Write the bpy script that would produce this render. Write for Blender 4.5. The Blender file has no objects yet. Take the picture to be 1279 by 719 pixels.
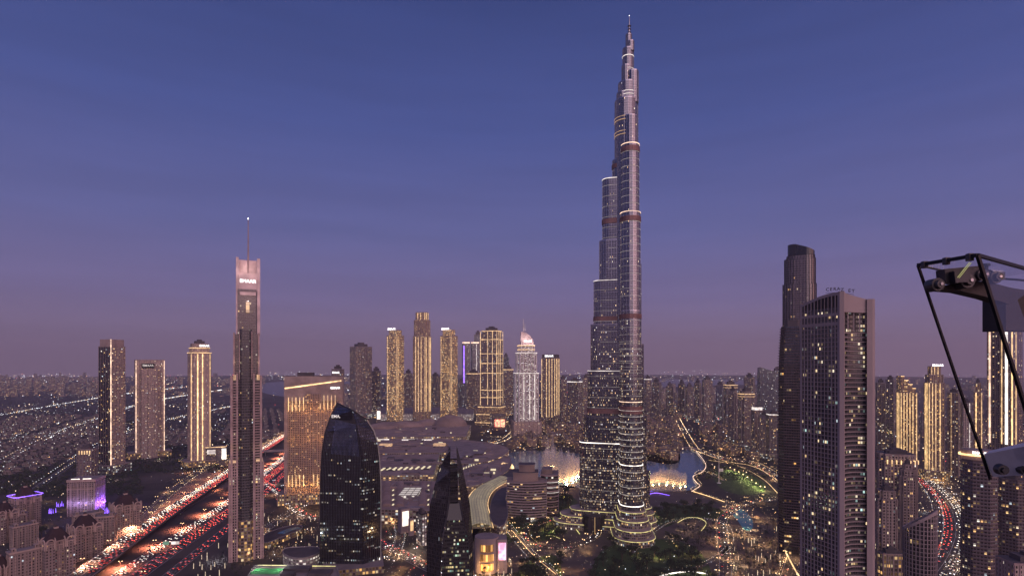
import bpy, bmesh, math, random
from mathutils import Vector, Matrix
random.seed(7)
R = math.radians
sc = bpy.context.scene
col = sc.collection

# ------------------------------------------------------------------ camera
F, CX, CY, CH = 700.0, 639.5, 455.0, 266.0        # focal length in photo pixels, horizon row, eye height in metres
cam = bpy.data.cameras.new('camera')
cam.sensor_width = 36.0
cam.lens = 36.0 * F / 1279.0
cam.shift_y = (CY - 359.5) / 1279.0
cam.clip_start = 0.1
cam.clip_end = 90000
camo = bpy.data.objects.new('camera', cam)
camo.location = (0, 0, CH)
camo.rotation_euler = (R(90), 0, 0)
col.objects.link(camo)
sc.camera = camo

# ------------------------------------------------------------------ render settings
sc.view_settings.view_transform = 'Standard'
sc.view_settings.look = 'None'
sc.view_settings.gamma = 1
sc.view_settings.exposure = 0.2
sc.render.engine = 'CYCLES'
cy = sc.cycles
cy.max_bounces = 5
cy.diffuse_bounces = 2
cy.glossy_bounces = 3
cy.transmission_bounces = 4
cy.transparent_max_bounces = 24
cy.volume_bounces = 0
cy.sample_clamp_indirect = 3
cy.use_denoising = True
cy.denoising_input_passes = 'RGB_ALBEDO_NORMAL'
cy.caustics_reflective = False
cy.caustics_refractive = False


def lin(c):
    o = []
    for v in c:
        v = v / 255.0
        o.append(v / 12.92 if v <= 0.04045 else ((v + 0.055) / 1.055) ** 2.4)
    return (o[0], o[1], o[2], 1.0)


# ------------------------------------------------------------------ dusk sky
SUN_EL, SUN_AZ = R(1.0), R(164)                    # the sun just gone, behind the camera to the right
wd = bpy.data.worlds.new('World')
sc.world = wd
wd.use_nodes = True
nt = wd.node_tree
nt.nodes.clear()
L = nt.links
wo = nt.nodes.new('ShaderNodeOutputWorld')
bg = nt.nodes.new('ShaderNodeBackground')
geo = nt.nodes.new('ShaderNodeNewGeometry')
sep = nt.nodes.new('ShaderNodeSeparateXYZ')
tc = nt.nodes.new('ShaderNodeTexCoord')
L.new(tc.outputs['Generated'], sep.inputs[0])
ramp = nt.nodes.new('ShaderNodeValToRGB')
cr = ramp.color_ramp
stops = [(0.0, (131, 110, 132)), (0.04, (127, 110, 140)), (0.11, (112, 103, 148)), (0.22, (92, 96, 150)),
         (0.38, (69, 82, 142)), (0.55, (52, 66, 122)), (1.0, (46, 58, 112))]
cr.elements[0].position = stops[0][0]
cr.elements[0].color = lin(stops[0][1])
cr.elements[1].position = stops[1][0]
cr.elements[1].color = lin(stops[1][1])
for p, c in stops[2:]:
    e = cr.elements.new(p)
    e.color = lin(c)
L.new(sep.outputs['Z'], ramp.inputs[0])
# thin, barely visible streaks of cloud low over the horizon
mp = nt.nodes.new('ShaderNodeMapping')
mp.inputs['Scale'].default_value = (1.3, 1.3, 16)
L.new(tc.outputs['Generated'], mp.inputs[0])
nz = nt.nodes.new('ShaderNodeTexNoise')
nz.inputs['Scale'].default_value = 2.2
nz.inputs['Detail'].default_value = 4
L.new(mp.outputs[0], nz.inputs[0])
mr = nt.nodes.new('ShaderNodeMapRange')
mr.inputs['From Min'].default_value = 0.35
mr.inputs['From Max'].default_value = 0.7
mr.inputs['To Min'].default_value = 0.955
mr.inputs['To Max'].default_value = 1.045
L.new(nz.outputs['Fac'], mr.inputs['Value'])
mul = nt.nodes.new('ShaderNodeVectorMath')
mul.operation = 'SCALE'
L.new(ramp.outputs[0], mul.inputs[0])
L.new(mr.outputs[0], mul.inputs['Scale'])
sky = nt.nodes.new('ShaderNodeTexSky')
sky.sky_type = 'NISHITA'
sky.sun_disc = False
sky.sun_elevation = SUN_EL
sky.sun_rotation = SUN_AZ
sk = nt.nodes.new('ShaderNodeVectorMath')
sk.operation = 'SCALE'
sk.inputs['Scale'].default_value = 0.006
L.new(sky.outputs[0], sk.inputs[0])
ad = nt.nodes.new('ShaderNodeVectorMath')
ad.operation = 'ADD'
L.new(mul.outputs[0], ad.inputs[0])
L.new(sk.outputs[0], ad.inputs[1])
# the sunset glow itself, low in the sky behind the camera to the right
dot = nt.nodes.new('ShaderNodeVectorMath'); dot.operation = 'DOT_PRODUCT'
L.new(tc.outputs['Generated'], dot.inputs[0])
dot.inputs[1].default_value = (math.sin(R(128)) * math.cos(R(6)), math.cos(R(128)) * math.cos(R(6)), math.sin(R(6)))
pw_ = nt.nodes.new('ShaderNodeMath'); pw_.operation = 'MAXIMUM'; pw_.inputs[1].default_value = 0.0
L.new(dot.outputs['Value'], pw_.inputs[0])
pw2 = nt.nodes.new('ShaderNodeMath'); pw2.operation = 'POWER'; pw2.inputs[1].default_value = 8.0
L.new(pw_.outputs[0], pw2.inputs[0])
gl_ = nt.nodes.new('ShaderNodeVectorMath'); gl_.operation = 'SCALE'
gl_.inputs[0].default_value = (1.9, 0.92, 0.74)
L.new(pw2.outputs[0], gl_.inputs['Scale'])
ad2 = nt.nodes.new('ShaderNodeVectorMath'); ad2.operation = 'ADD'
L.new(ad.outputs[0], ad2.inputs[0]); L.new(gl_.outputs[0], ad2.inputs[1])
L.new(ad2.outputs[0], bg.inputs['Color'])
bg.inputs['Strength'].default_value = 0.94
L.new(bg.outputs[0], wo.inputs[0])

# afterglow: one very soft, pinkish sun low behind the camera to the right
sun = bpy.data.lights.new('sun', 'SUN')
sun.energy = 1.2
sun.angle = R(70)
sun.color = (1.0, 0.70, 0.72)
suno = bpy.data.objects.new('sun', sun)
d = Vector((-math.sin(R(16)) * math.cos(R(24)), math.cos(R(16)) * math.cos(R(24)), -math.sin(R(24))))
suno.rotation_euler = d.to_track_quat('-Z', 'Y').to_euler()
col.objects.link(suno)


# ------------------------------------------------------------------ pixel <-> ground helpers (used once, at build time, to survey the place)
def PZ(px, py, z=0.0):
    D = (CH - z) * F / (py - CY)
    return Vector(((px - CX) / F * D, D, z))


def X(px, D):
    return (px - CX) / F * D


def Z(py, D):
    return CH - (py - CY) / F * D


def ray(px):
    return math.atan2(px - CX, F)


# ------------------------------------------------------------------ naming
def tag(o, label=None, cat=None, group=None, kind=None):
    if label: o['label'] = label
    if cat: o['category'] = cat
    if group: o['group'] = group
    if kind: o['kind'] = kind
    return o


def empty(name, loc, rz=0.0):
    o = bpy.data.objects.new(name, None)
    o.empty_display_size = 2
    o.location = loc
    o.rotation_euler = (0, 0, rz)
    col.objects.link(o)
    return o


def thing(name, label, cat, loc, rz=0.0, group=None):
    return tag(empty(name, loc, rz), label, cat, group)


class MB:
    """collects faces with uv in metres and a material slot each; build() links ONE mesh object"""
    def __init__(s):
        s.v, s.f, s.uv, s.m, s.sm = [], [], [], [], []

    def face(s, pts, uv=None, m=0, smooth=False):
        b = len(s.v)
        s.v.extend([tuple(p) for p in pts])
        s.f.append(list(range(b, b + len(pts))))
        s.uv.append(uv or [(0.0, 0.0)] * len(pts))
        s.m.append(m)
        s.sm.append(smooth)

    def prism(s, poly, z0, z1, m=0, mr=None, bottom=False, u0=0.0, v0=0.0, ztops=None):
        """poly counter-clockwise seen from above"""
        n = len(poly)
        u = u0
        tops = ztops or [z1] * n
        for i in range(n):
            a, b = poly[i], poly[(i + 1) % n]
            w = math.hypot(b[0] - a[0], b[1] - a[1])
            ta, tb = tops[i], tops[(i + 1) % n]
            s.face([(a[0], a[1], z0), (b[0], b[1], z0), (b[0], b[1], tb), (a[0], a[1], ta)],
                   [(u, z0 - v0), (u + w, z0 - v0), (u + w, tb - v0), (u, ta - v0)], m)
            u += w
        mm = m if mr is None else mr
        s.face([(p[0], p[1], t) for p, t in zip(poly, tops)], [(p[0], p[1]) for p in poly], mm)
        if bottom:
            s.face([(p[0], p[1], z0) for p in reversed(poly)], [(p[0], p[1]) for p in reversed(poly)], mm)

    def box(s, x0, x1, y0, y1, z0, z1, m=0, mr=None, bottom=True):
        s.prism([(x0, y0), (x1, y0), (x1, y1), (x0, y1)], z0, z1, m, mr, bottom)

    def bar(s, a, b, w, h=None, m=0):
        """square bar from a to b"""
        a, b = Vector(a), Vector(b)
        h = h or w
        d = (b - a)
        if d.length < 1e-6: return
        d.normalize()
        up = Vector((0, 0, 1)) if abs(d.z) < 0.95 else Vector((1, 0, 0))
        sx = d.cross(up).normalized() * (w / 2)
        sy = sx.cross(d).normalized() * (h / 2)
        q = [-sx - sy, sx - sy, sx + sy, -sx + sy]
        A = [a + k for k in q]
        B = [b + k for k in q]
        for i in range(4):
            j = (i + 1) % 4
            s.face([A[j], A[i], B[i], B[j]], None, m)
        s.face(A, None, m)
        s.face(list(reversed(B)), None, m)

    def tube(s, a, b, r0, r1, n=8, m=0, cap=True):
        a, b = Vector(a), Vector(b)
        d = (b - a).normalized()
        up = Vector((0, 0, 1)) if abs(d.z) < 0.95 else Vector((1, 0, 0))
        x = d.cross(up).normalized()
        y = x.cross(d).normalized()
        A = [a + (x * math.cos(2 * math.pi * i / n) + y * math.sin(2 * math.pi * i / n)) * r0 for i in range(n)]
        B = [b + (x * math.cos(2 * math.pi * i / n) + y * math.sin(2 * math.pi * i / n)) * r1 for i in range(n)]
        for i in range(n):
            j = (i + 1) % n
            s.face([A[j], A[i], B[i], B[j]], None, m, True)
        if cap:
            s.face(A, None, m)
            s.face(list(reversed(B)), None, m)

    def ribbon(s, pts, w, m=0, z=None, off=0.0, thick=0.0):
        """flat ribbon along a polyline of 3d points, offset sideways by off (to the right of travel)"""
        n = len(pts)
        nor = []
        for i in range(n):
            a = pts[max(0, i - 1)]
            b = pts[min(n - 1, i + 1)]
            t = Vector((b[0] - a[0], b[1] - a[1], 0)).normalized()
            nor.append(Vector((t.y, -t.x, 0)))
        acc = 0.0
        for i in range(n - 1):
            a, b = Vector(pts[i]), Vector(pts[i + 1])
            l = (b - a).length
            za = a.z if z is None else z
            zb = b.z if z is None else z
            a0 = a + nor[i] * (off - w / 2); a1 = a + nor[i] * (off + w / 2)
            b0 = b + nor[i + 1] * (off - w / 2); b1 = b + nor[i + 1] * (off + w / 2)
            for p in (a0, a1): p.z = za
            for p in (b0, b1): p.z = zb
            s.face([a0, a1, b1, b0], [(0, acc), (w, acc), (w, acc + l), (0, acc + l)], m)
            if thick:
                dn = Vector((0, 0, -thick))
                s.face([a1, a1 + dn, b1 + dn, b1], None, m)
                s.face([a0 + dn, a0, b0, b0 + dn], None, m)
                s.face([a1 + dn, a0 + dn, b0 + dn, b1 + dn], None, m)
            acc += l

    def mesh(s, name, mats):
        me = bpy.data.meshes.new(name)
        me.from_pydata(s.v, [], s.f)
        uvl = me.uv_layers.new(name='UVMap')
        flat = []
        for u in s.uv:
            for a in u: flat.extend((float(a[0]), float(a[1])))
        uvl.data.foreach_set('uv', flat)
        me.polygons.foreach_set('material_index', s.m)
        me.polygons.foreach_set('use_smooth', s.sm)
        for mt in (mats if isinstance(mats, (list, tuple)) else [mats]):
            me.materials.append(mt)
        me.update()
        return me

    def build(s, name, mats, parent=None, loc=None, rz=0.0):
        o = bpy.data.objects.new(name, s.mesh(name, mats))
        col.objects.link(o)
        if parent is not None: o.parent = parent
        if loc is not None: o.location = loc
        o.rotation_euler = (0, 0, rz)
        return o


def copy_tree(o, parent=None):
    c = o.copy()
    col.objects.link(c)
    if parent is not None: c.parent = parent
    for ch in list(o.children):
        copy_tree(ch, c)
    return c


# ------------------------------------------------------------------ materials
def _m(nt, op, a, b=None, c=None):
    n = nt.nodes.new('ShaderNodeMath')
    n.operation = op
    for i, v in enumerate((a, b, c)):
        if v is None: continue
        if isinstance(v, (int, float)): n.inputs[i].default_value = v
        else: nt.links.new(v, n.inputs[i])
    return n.outputs[0]


def new_mat(name):
    m = bpy.data.materials.new(name)
    m.use_nodes = True
    return m, m.node_tree, m.node_tree.nodes['Principled BSDF']


def plain(name, c, rough=0.7, metal=0.0, var=0.25, scale=0.08, spec=0.4):
    m, nt, p = new_mat(name)
    t = nt.nodes.new('ShaderNodeTexCoord')
    n = nt.nodes.new('ShaderNodeTexNoise')
    n.inputs['Scale'].default_value = scale
    n.inputs['Detail'].default_value = 5
    nt.links.new(t.outputs['Object'], n.inputs['Vector'])
    mx = nt.nodes.new('ShaderNodeMix')
    mx.data_type = 'RGBA'
    mx.inputs['A'].default_value = tuple(v * (1 - var) for v in c[:3]) + (1,)
    mx.inputs['B'].default_value = tuple(min(1, v * (1 + var)) for v in c[:3]) + (1,)
    mrg = nt.nodes.new('ShaderNodeMapRange')
    mrg.inputs['From Min'].default_value = 0.3
    mrg.inputs['From Max'].default_value = 0.7
    nt.links.new(n.outputs['Fac'], mrg.inputs['Value'])
    nt.links.new(mrg.outputs[0], mx.inputs['Factor'])
    nt.links.new(mx.outputs['Result'], p.inputs['Base Color'])
    p.inputs['Roughness'].default_value = rough
    p.inputs['Metallic'].default_value = metal
    p.inputs['Specular IOR Level'].default_value = spec
    return m


def emit(name, c, s, sample=False):
    m, nt, p = new_mat(name)
    p.inputs['Base Color'].default_value = (0.3, 0.3, 0.3, 1)
    p.inputs['Emission Color'].default_value = tuple(c[:3]) + (1,)
    p.inputs['Emission Strength'].default_value = s
    m.cycles.emission_sampling = 'AUTO' if sample else 'NONE'
    if name.endswith('_led'):
        # the fittings along a run of light are never equally bright, and a few are dead
        t = nt.nodes.new('ShaderNodeTexCoord')
        n = nt.nodes.new('ShaderNodeTexNoise'); n.inputs['Scale'].default_value = 0.035; n.inputs['Detail'].default_value = 3
        nt.links.new(t.outputs['Object'], n.inputs['Vector'])
        sx = nt.nodes.new('ShaderNodeSeparateXYZ'); nt.links.new(t.outputs['Object'], sx.inputs[0])
        w = nt.nodes.new('ShaderNodeTexWhiteNoise'); w.noise_dimensions = '3D'
        cb = nt.nodes.new('ShaderNodeCombineXYZ')
        for k in range(3): nt.links.new(_m(nt, 'FLOOR', _m(nt, 'DIVIDE', sx.outputs[k], 5.5)), cb.inputs[k])
        nt.links.new(cb.outputs[0], w.inputs['Vector'])
        v = _m(nt, 'MULTIPLY', _m(nt, 'MULTIPLY_ADD', w.outputs['Value'], 0.7, 0.55), _m(nt, 'MULTIPLY_ADD', n.outputs['Fac'], 1.8, 0.05))
        nt.links.new(_m(nt, 'MULTIPLY', v, s * 1.1), p.inputs['Emission Strength'])
    return m


WARM = [(1.0, 0.62, 0.26), (1.0, 0.78, 0.5), (1.0, 0.9, 0.74), (1.0, 0.54, 0.2), (0.8, 0.92, 1.0)]
GOLD = [(1.0, 0.55, 0.18), (1.0, 0.66, 0.3), (1.0, 0.5, 0.14), (1.0, 0.75, 0.42), (1.0, 0.6, 0.24)]
MIXED = [(1.0, 0.74, 0.42), (1.0, 0.84, 0.6), (0.75, 0.9, 0.95), (1.0, 0.66, 0.32), (0.6, 0.9, 0.85)]
COOL = [(1.0, 0.9, 0.75), (0.8, 0.9, 1.0), (1.0, 0.72, 0.4), (1.0, 0.95, 0.85), (0.6, 0.9, 0.9)]


def facade(name, wall, glass=(0.02, 0.022, 0.03), bay=3.2, floor=3.6, fu=0.62, fv=(0.18, 0.86), lit=0.18, cols=WARM,
           strength=1.6, wall_rough=0.75, metal=0.0, glass_rough=0.12, clump=0.5, vfade=None, group=3.0, gmetal=0.0):
    """wall with a grid of windows laid out in metres; each window cell is dark glass or a lit room"""
    m, nt, p = new_mat(name)
    lk = nt.links
    uv = nt.nodes.new('ShaderNodeUVMap')
    s = nt.nodes.new('ShaderNodeSeparateXYZ')
    lk.new(uv.outputs[0], s.inputs[0])
    U = _m(nt, 'DIVIDE', s.outputs[0], bay)
    V = _m(nt, 'DIVIDE', s.outputs[1], floor)
    fu_ = _m(nt, 'FRACT', U)
    fv_ = _m(nt, 'FRACT', V)
    iu = _m(nt, 'FLOOR', U)
    iv = _m(nt, 'FLOOR', V)
    oi = nt.nodes.new('ShaderNodeObjectInfo')
    rz = _m(nt, 'MULTIPLY', oi.outputs['Random'], 91.7)

    def cell(a, b):
        c = nt.nodes.new('ShaderNodeCombineXYZ')
        lk.new(a, c.inputs[0]); lk.new(b, c.inputs[1]); lk.new(rz, c.inputs[2])
        w = nt.nodes.new('ShaderNodeTexWhiteNoise')
        w.noise_dimensions = '3D'
        lk.new(c.outputs[0], w.inputs['Vector'])
        return w
    w1 = cell(iu, iv)
    w2 = cell(_m(nt, 'FLOOR', _m(nt, 'DIVIDE', iu, group)), _m(nt, 'ADD', iv, 517.0))
    mu = _m(nt, 'MULTIPLY', _m(nt, 'GREATER_THAN', fu_, 0.5 - fu / 2), _m(nt, 'LESS_THAN', fu_, 0.5 + fu / 2))
    mv = _m(nt, 'MULTIPLY', _m(nt, 'GREATER_THAN', fv_, fv[0]), _m(nt, 'LESS_THAN', fv_, fv[1]))
    win = _m(nt, 'MULTIPLY', mu, mv)
    # probability that a room is lit: clustered flat by flat
    pr = _m(nt, 'MULTIPLY_ADD', _m(nt, 'LESS_THAN', w2.outputs['Value'], lit), 0.78 * clump, lit * (1 - clump))
    if vfade:
        r_ = nt.nodes.new('ShaderNodeMapRange')
        r_.inputs['From Min'].default_value = vfade[0]
        r_.inputs['From Max'].default_value = vfade[1]
        r_.inputs['To Min'].default_value = 1.0
        r_.inputs['To Max'].default_value = vfade[2]
        lk.new(s.outputs[1], r_.inputs['Value'])
        pr = _m(nt, 'MULTIPLY', pr, r_.outputs[0])
    on = _m(nt, 'LESS_THAN', w1.outputs['Value'], pr)
    sc_ = nt.nodes.new('ShaderNodeSeparateColor')
    lk.new(w1.outputs['Color'], sc_.inputs[0])
    br = _m(nt, 'MULTIPLY_ADD', _m(nt, 'POWER', sc_.outputs[1], 3.0), 1.3, 0.06)
    rp = nt.nodes.new('ShaderNodeValToRGB')
    rp.color_ramp.interpolation = 'CONSTANT'
    e = rp.color_ramp.elements
    ps = [0.0, 0.4, 0.62, 0.78, 0.93]
    e[0].position = 0.0; e[0].color = tuple(cols[0]) + (1,)
    e[1].position = ps[1]; e[1].color = tuple(cols[1]) + (1,)
    for k in range(2, 5):
        q = e.new(ps[k]); q.color = tuple(cols[k]) + (1,)
    lk.new(sc_.outputs[2], rp.inputs[0])
    mx = nt.nodes.new('ShaderNodeMix'); mx.data_type = 'RGBA'
    # weathering of the wall
    n = nt.nodes.new('ShaderNodeTexNoise')
    n.inputs['Scale'].default_value = 0.06
    n.inputs['Detail'].default_value = 4
    lk.new(uv.outputs[0], n.inputs['Vector'])
    wl = nt.nodes.new('ShaderNodeMix'); wl.data_type = 'RGBA'
    wl.inputs['A'].default_value = tuple(v * 0.8 for v in wall) + (1,)
    wl.inputs['B'].default_value = tuple(min(1, v * 1.18) for v in wall) + (1,)
    lk.new(n.outputs['Fac'], wl.inputs['Factor'])
    wallout = wl.outputs['Result']
    gl = nt.nodes.new('ShaderNodeMix'); gl.data_type = 'RGBA'
    gl.inputs['A'].default_value = tuple(glass) + (1,)
    gl.inputs['B'].default_value = tuple(min(1, v * 2.6 + 0.015) for v in glass) + (1,)
    lk.new(_m(nt, 'POWER', sc_.outputs[0], 4.0), gl.inputs['Factor'])
    lk.new(win, mx.inputs['Factor'])
    lk.new(wallout, mx.inputs['A'])
    lk.new(gl.outputs['Result'], mx.inputs['B'])
    lk.new(mx.outputs['Result'], p.inputs['Base Color'])
    lk.new(_m(nt, 'MULTIPLY_ADD', win, glass_rough - wall_rough, wall_rough), p.inputs['Roughness'])
    p.inputs['IOR'].default_value = 1.85
    p.inputs['Specular IOR Level'].default_value = 0.5
    if metal or gmetal:
        lk.new(_m(nt, 'MULTIPLY_ADD', win, gmetal - metal, metal), p.inputs['Metallic'])
    lk.new(rp.outputs[0], p.inputs['Emission Color'])
    lk.new(_m(nt, 'MULTIPLY', _m(nt, 'MULTIPLY', win, on), _m(nt, 'MULTIPLY', br, strength)), p.inputs['Emission Strength'])
    m.cycles.emission_sampling = 'NONE'
    return m


M = {}
M['stone'] = plain('pale_stone', (0.34, 0.27, 0.25), 0.8)
M['pinkstone'] = plain('pink_stone', (0.42, 0.31, 0.30), 0.75)
M['crownstone_lit'] = plain('crown_stone_lit_tone', (0.62, 0.49, 0.49), 0.6)  # pink stone copied lighter for crowns, floodlight put into its colour
M['concrete'] = plain('concrete', (0.27, 0.24, 0.25), 0.85)
M['roofgrey'] = plain('grey_roof', (0.23, 0.195, 0.195), 0.8, var=0.3, scale=0.05)
M['roofdark'] = plain('dark_roof', (0.085, 0.075, 0.085), 0.8, var=0.3, scale=0.05)
M['rooftile'] = plain('red_brown_tile', (0.036, 0.019, 0.023), 0.8, var=0.3)
M['steel'] = plain('brushed_steel', (0.42, 0.40, 0.42), 0.32, 0.85)
M['darksteel'] = plain('dark_steel', (0.06, 0.058, 0.065), 0.4, 0.6)
M['black'] = plain('black_metal', (0.015, 0.015, 0.018), 0.45, 0.3)
M['white'] = plain('white_paint', (0.72, 0.7, 0.7), 0.5)
M['asphalt'] = plain('asphalt', (0.055, 0.05, 0.052), 0.75, scale=0.03)
M['paving'] = plain('paving', (0.09, 0.075, 0.072), 0.8, scale=0.04)
M['sand'] = plain('bare_earth', (0.16, 0.115, 0.105), 0.95, scale=0.02)
M['paint'] = plain('road_paint', (0.7, 0.7, 0.68), 0.6)
M['leaf'] = plain('leaves', (0.04, 0.058, 0.032), 0.8, var=0.5, scale=0.5)
M['leafdark'] = plain('dark_leaves', (0.028, 0.04, 0.026), 0.8, var=0.5, scale=0.5)
M['trunk'] = plain('bark', (0.10, 0.07, 0.05), 0.9)
M['grass'] = plain('grass', (0.05, 0.085, 0.03), 0.9, var=0.3, scale=0.05)
M['blackglass'] = plain('black_glass', (0.012, 0.013, 0.018), 0.08, 0.0, spec=0.6)
# lights (only things that give off light)
M['gold'] = emit('gold_led', (1.0, 0.62, 0.26), 1.9, True)
M['goldsoft'] = emit('soft_gold_led', (1.0, 0.62, 0.27), 1.0, True)
M['golddim'] = emit('dim_gold_led', (1.0, 0.58, 0.25), 0.5)
M['pinkled'] = emit('peach_led', (1.0, 0.66, 0.45), 1.3, True)
M['whiteled'] = emit('white_led', (1.0, 0.9, 0.78), 2.2, True)
M['whitesoft'] = emit('soft_white_led', (1.0, 0.88, 0.8), 0.85)
M['lime'] = emit('yellow_green_led', (0.95, 0.85, 0.28), 0.8, True)
M['violet'] = emit('violet_led', (0.24, 0.10, 1.0), 2.6, True)
M['sign'] = emit('white_sign', (1.0, 0.95, 0.95), 2.6)
M['signred'] = emit('red_sign', (1.0, 0.12, 0.08), 2.2)
M['palmlight'] = emit('string_lights', (1.0, 0.78, 0.5), 0.8)
M['faintled'] = emit('faint_white_led', (1.0, 0.86, 0.74), 0.27)
M['lampwarm'] = emit('warm_lamp', (1.0, 0.62, 0.28), 5.0)
M['lampwhite'] = emit('white_lamp', (0.95, 0.95, 1.0), 4.0)
M['head'] = emit('headlight', (1.0, 0.92, 0.8), 5.0)
M['tail'] = emit('tail_light', (1.0, 0.07, 0.04), 4.5)
M['redbeacon'] = emit('red_beacon', (1.0, 0.06, 0.06), 5.0)


# ------------------------------------------------------------------ footprints (unit size, counter-clockwise)
def sh_rect(w=1.0, d=1.0):
    return [(-w / 2, -d / 2), (w / 2, -d / 2), (w / 2, d / 2), (-w / 2, d / 2)]


def sh_cham(w=1.0, d=1.0, c=0.15):
    x, y = w / 2, d / 2
    return [(-x + c, -y), (x - c, -y), (x, -y + c), (x, y - c), (x - c, y), (-x + c, y), (-x, y - c), (-x, -y + c)]


def sh_cross(w=1.0, d=1.0, c=0.14):
    x, y = w / 2, d / 2
    return [(-x + c, -y), (x - c, -y), (x - c, -y + c), (x, -y + c), (x, y - c), (x - c, y - c), (x - c, y), (-x + c, y),
            (-x + c, y - c), (-x, y - c), (-x, -y + c), (-x + c, -y + c)]


def sh_ell(w=1.0, d=1.0, n=20):
    return [(w / 2 * math.cos(2 * math.pi * i / n), d / 2 * math.sin(2 * math.pi * i / n)) for i in range(n)]


def sh_round(w=1.0, d=1.0, r=0.2, n=4):
    o = []
    for cx_, cy_, a0 in ((w / 2 - r, -d / 2 + r, -90), (w / 2 - r, d / 2 - r, 0), (-w / 2 + r, d / 2 - r, 90), (-w / 2 + r, -d / 2 + r, 180)):
        for i in range(n + 1):
            a = R(a0 + 90 * i / n)
            o.append((cx_ + r * math.cos(a), cy_ + r * math.sin(a)))
    return o


def scaled(poly, s, sy=None):
    sy = s if sy is None else sy
    return [(p[0] * s, p[1] * sy) for p in poly]


def grown(poly, d):
    """push a convex-ish footprint outwards by d metres"""
    n = len(poly)
    o = []
    for i in range(n):
        a, b, c = poly[i - 1], poly[i], poly[(i + 1) % n]
        e1 = Vector((b[0] - a[0], b[1] - a[1])).normalized()
        e2 = Vector((c[0] - b[0], c[1] - b[1])).normalized()
        n1 = Vector((e1.y, -e1.x)); n2 = Vector((e2.y, -e2.x))
        k = 1 + n1.dot(n2)
        q = (n1 + n2) / max(0.4, k)
        o.append((b[0] + q.x * d, b[1] + q.y * d))
    return o


def fit(shape, yaw, D, x0, x1):
    """place a unit footprint at depth D so that it spans photo columns x0..x1; returns (local poly, location, rz)"""
    s = (x1 - x0) * D / F
    cx_ = X((x0 + x1) / 2, D)
    rz = yaw - ray((x0 + x1) / 2)
    for _ in range(12):
        ca, sa = math.cos(rz), math.sin(rz)
        pxs = []
        for p in shape:
            wx = cx_ + s * (p[0] * ca - p[1] * sa)
            wy = D + s * (p[0] * sa + p[1] * ca)
            pxs.append(CX + F * wx / wy)
        lo, hi = min(pxs), max(pxs)
        s *= (x1 - x0) / (hi - lo)
        cx_ += ((x0 + x1) / 2 - (lo + hi) / 2) * D / F
    return scaled(shape, s), Vector((cx_, D, 0)), rz


def piers(mb, poly, z0, z1, step, w, dep, m):
    """vertical piers standing proud of every wall of a footprint"""
    n = len(poly)
    for i in range(n):
        a, b = Vector(poly[i]), Vector(poly[(i + 1) % n])
        l = (b - a).length
        k = max(1, round(l / step))
        t = (b - a).normalized()
        nr = Vector((t.y, -t.x))
        if l < w * 1.5: continue
        for j in range(k + 1):
            c = a + t * min(max(l * j / k, w / 2), l - w / 2)
            p = [c - t * w / 2 - nr * 0.2, c - t * w / 2 + nr * dep, c + t * w / 2 + nr * dep, c + t * w / 2 - nr * 0.2]
            mb.prism([(q.x, q.y) for q in p], z0, z1 - 0.05 * (j % 2), m, m)


def slabs(mb, poly, z0, z1, step, out, th, m):
    z = z0
    g = grown(poly, out)
    while z < z1 - th:
        mb.prism(g, z, z + th, m, m, True)
        z += step


def strip_at(poly, u, dep=0.6):
    """point on the outline at fraction u of the perimeter, with outward normal"""
    n = len(poly)
    ls = [math.hypot(poly[(i + 1) % n][0] - poly[i][0], poly[(i + 1) % n][1] - poly[i][1]) for i in range(n)]
    t = (u % 1.0) * sum(ls)
    for i in range(n):
        if t <= ls[i]:
            a, b = Vector(poly[i]), Vector(poly[(i + 1) % n])
            e = (b - a).normalized()
            return a + e * t, e, Vector((e.y, -e.x))
        t -= ls[i]
    return strip_at(poly, 0.0)


def vstrip(parent, poly, u, z0, z1, w, mat, dep=0.7):
    c, e, nr = strip_at(poly, u)
    q = [c - e * w / 2 + nr * 0.05, c - e * w / 2 + nr * dep, c + e * w / 2 + nr * dep, c + e * w / 2 + nr * 0.05]
    mb = MB()
    mb.prism([(k.x, k.y) for k in q], z0, z1, 0, 0, True)
    return mb.build('light_strip', M[mat], parent)


def ring(parent, poly, z, h, out, mat, name='light_strip'):
    g0, g1 = grown(poly, 0.06), grown(poly, out)
    mb = MB()
    n = len(poly)
    for i in range(n):
        j = (i + 1) % n
        mb.face([(g1[i][0], g1[i][1], z), (g1[j][0], g1[j][1], z), (g1[j][0], g1[j][1], z + h), (g1[i][0], g1[i][1], z + h)], None, 0)
        mb.face([(g1[i][0], g1[i][1], z + h), (g1[j][0], g1[j][1], z + h), (g0[j][0], g0[j][1], z + h), (g0[i][0], g0[i][1], z + h)], None, 0)
        mb.face([(g0[i][0], g0[i][1], z), (g0[j][0], g0[j][1], z), (g1[j][0], g1[j][1], z), (g1[i][0], g1[i][1], z)], None, 0)
    return mb.build(name, M[mat], parent)


_txt = {}


def text_obj(name, s, size, mat, parent, loc, rz, ext=0.15, bold=0.0):
    cu = bpy.data.curves.new(name, 'FONT')
    cu.body = s
    cu.size = size
    cu.extrude = ext
    cu.offset = bold
    cu.align_x = 'CENTER'
    cu.align_y = 'CENTER'
    cu.resolution_u = 2
    t = bpy.data.objects.new(name, cu)
    col.objects.link(t)
    dg = bpy.context.evaluated_depsgraph_get()
    me = bpy.data.meshes.new_from_object(t.evaluated_get(dg))
    bpy.data.objects.remove(t)
    bpy.data.curves.remove(cu)
    me.materials.clear()
    me.materials.append(M[mat])
    o = bpy.data.objects.new(name, me)
    col.objects.link(o)
    o.parent = parent
    o.location = loc
    o.rotation_euler = (R(90), 0, rz)
    return o


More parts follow.
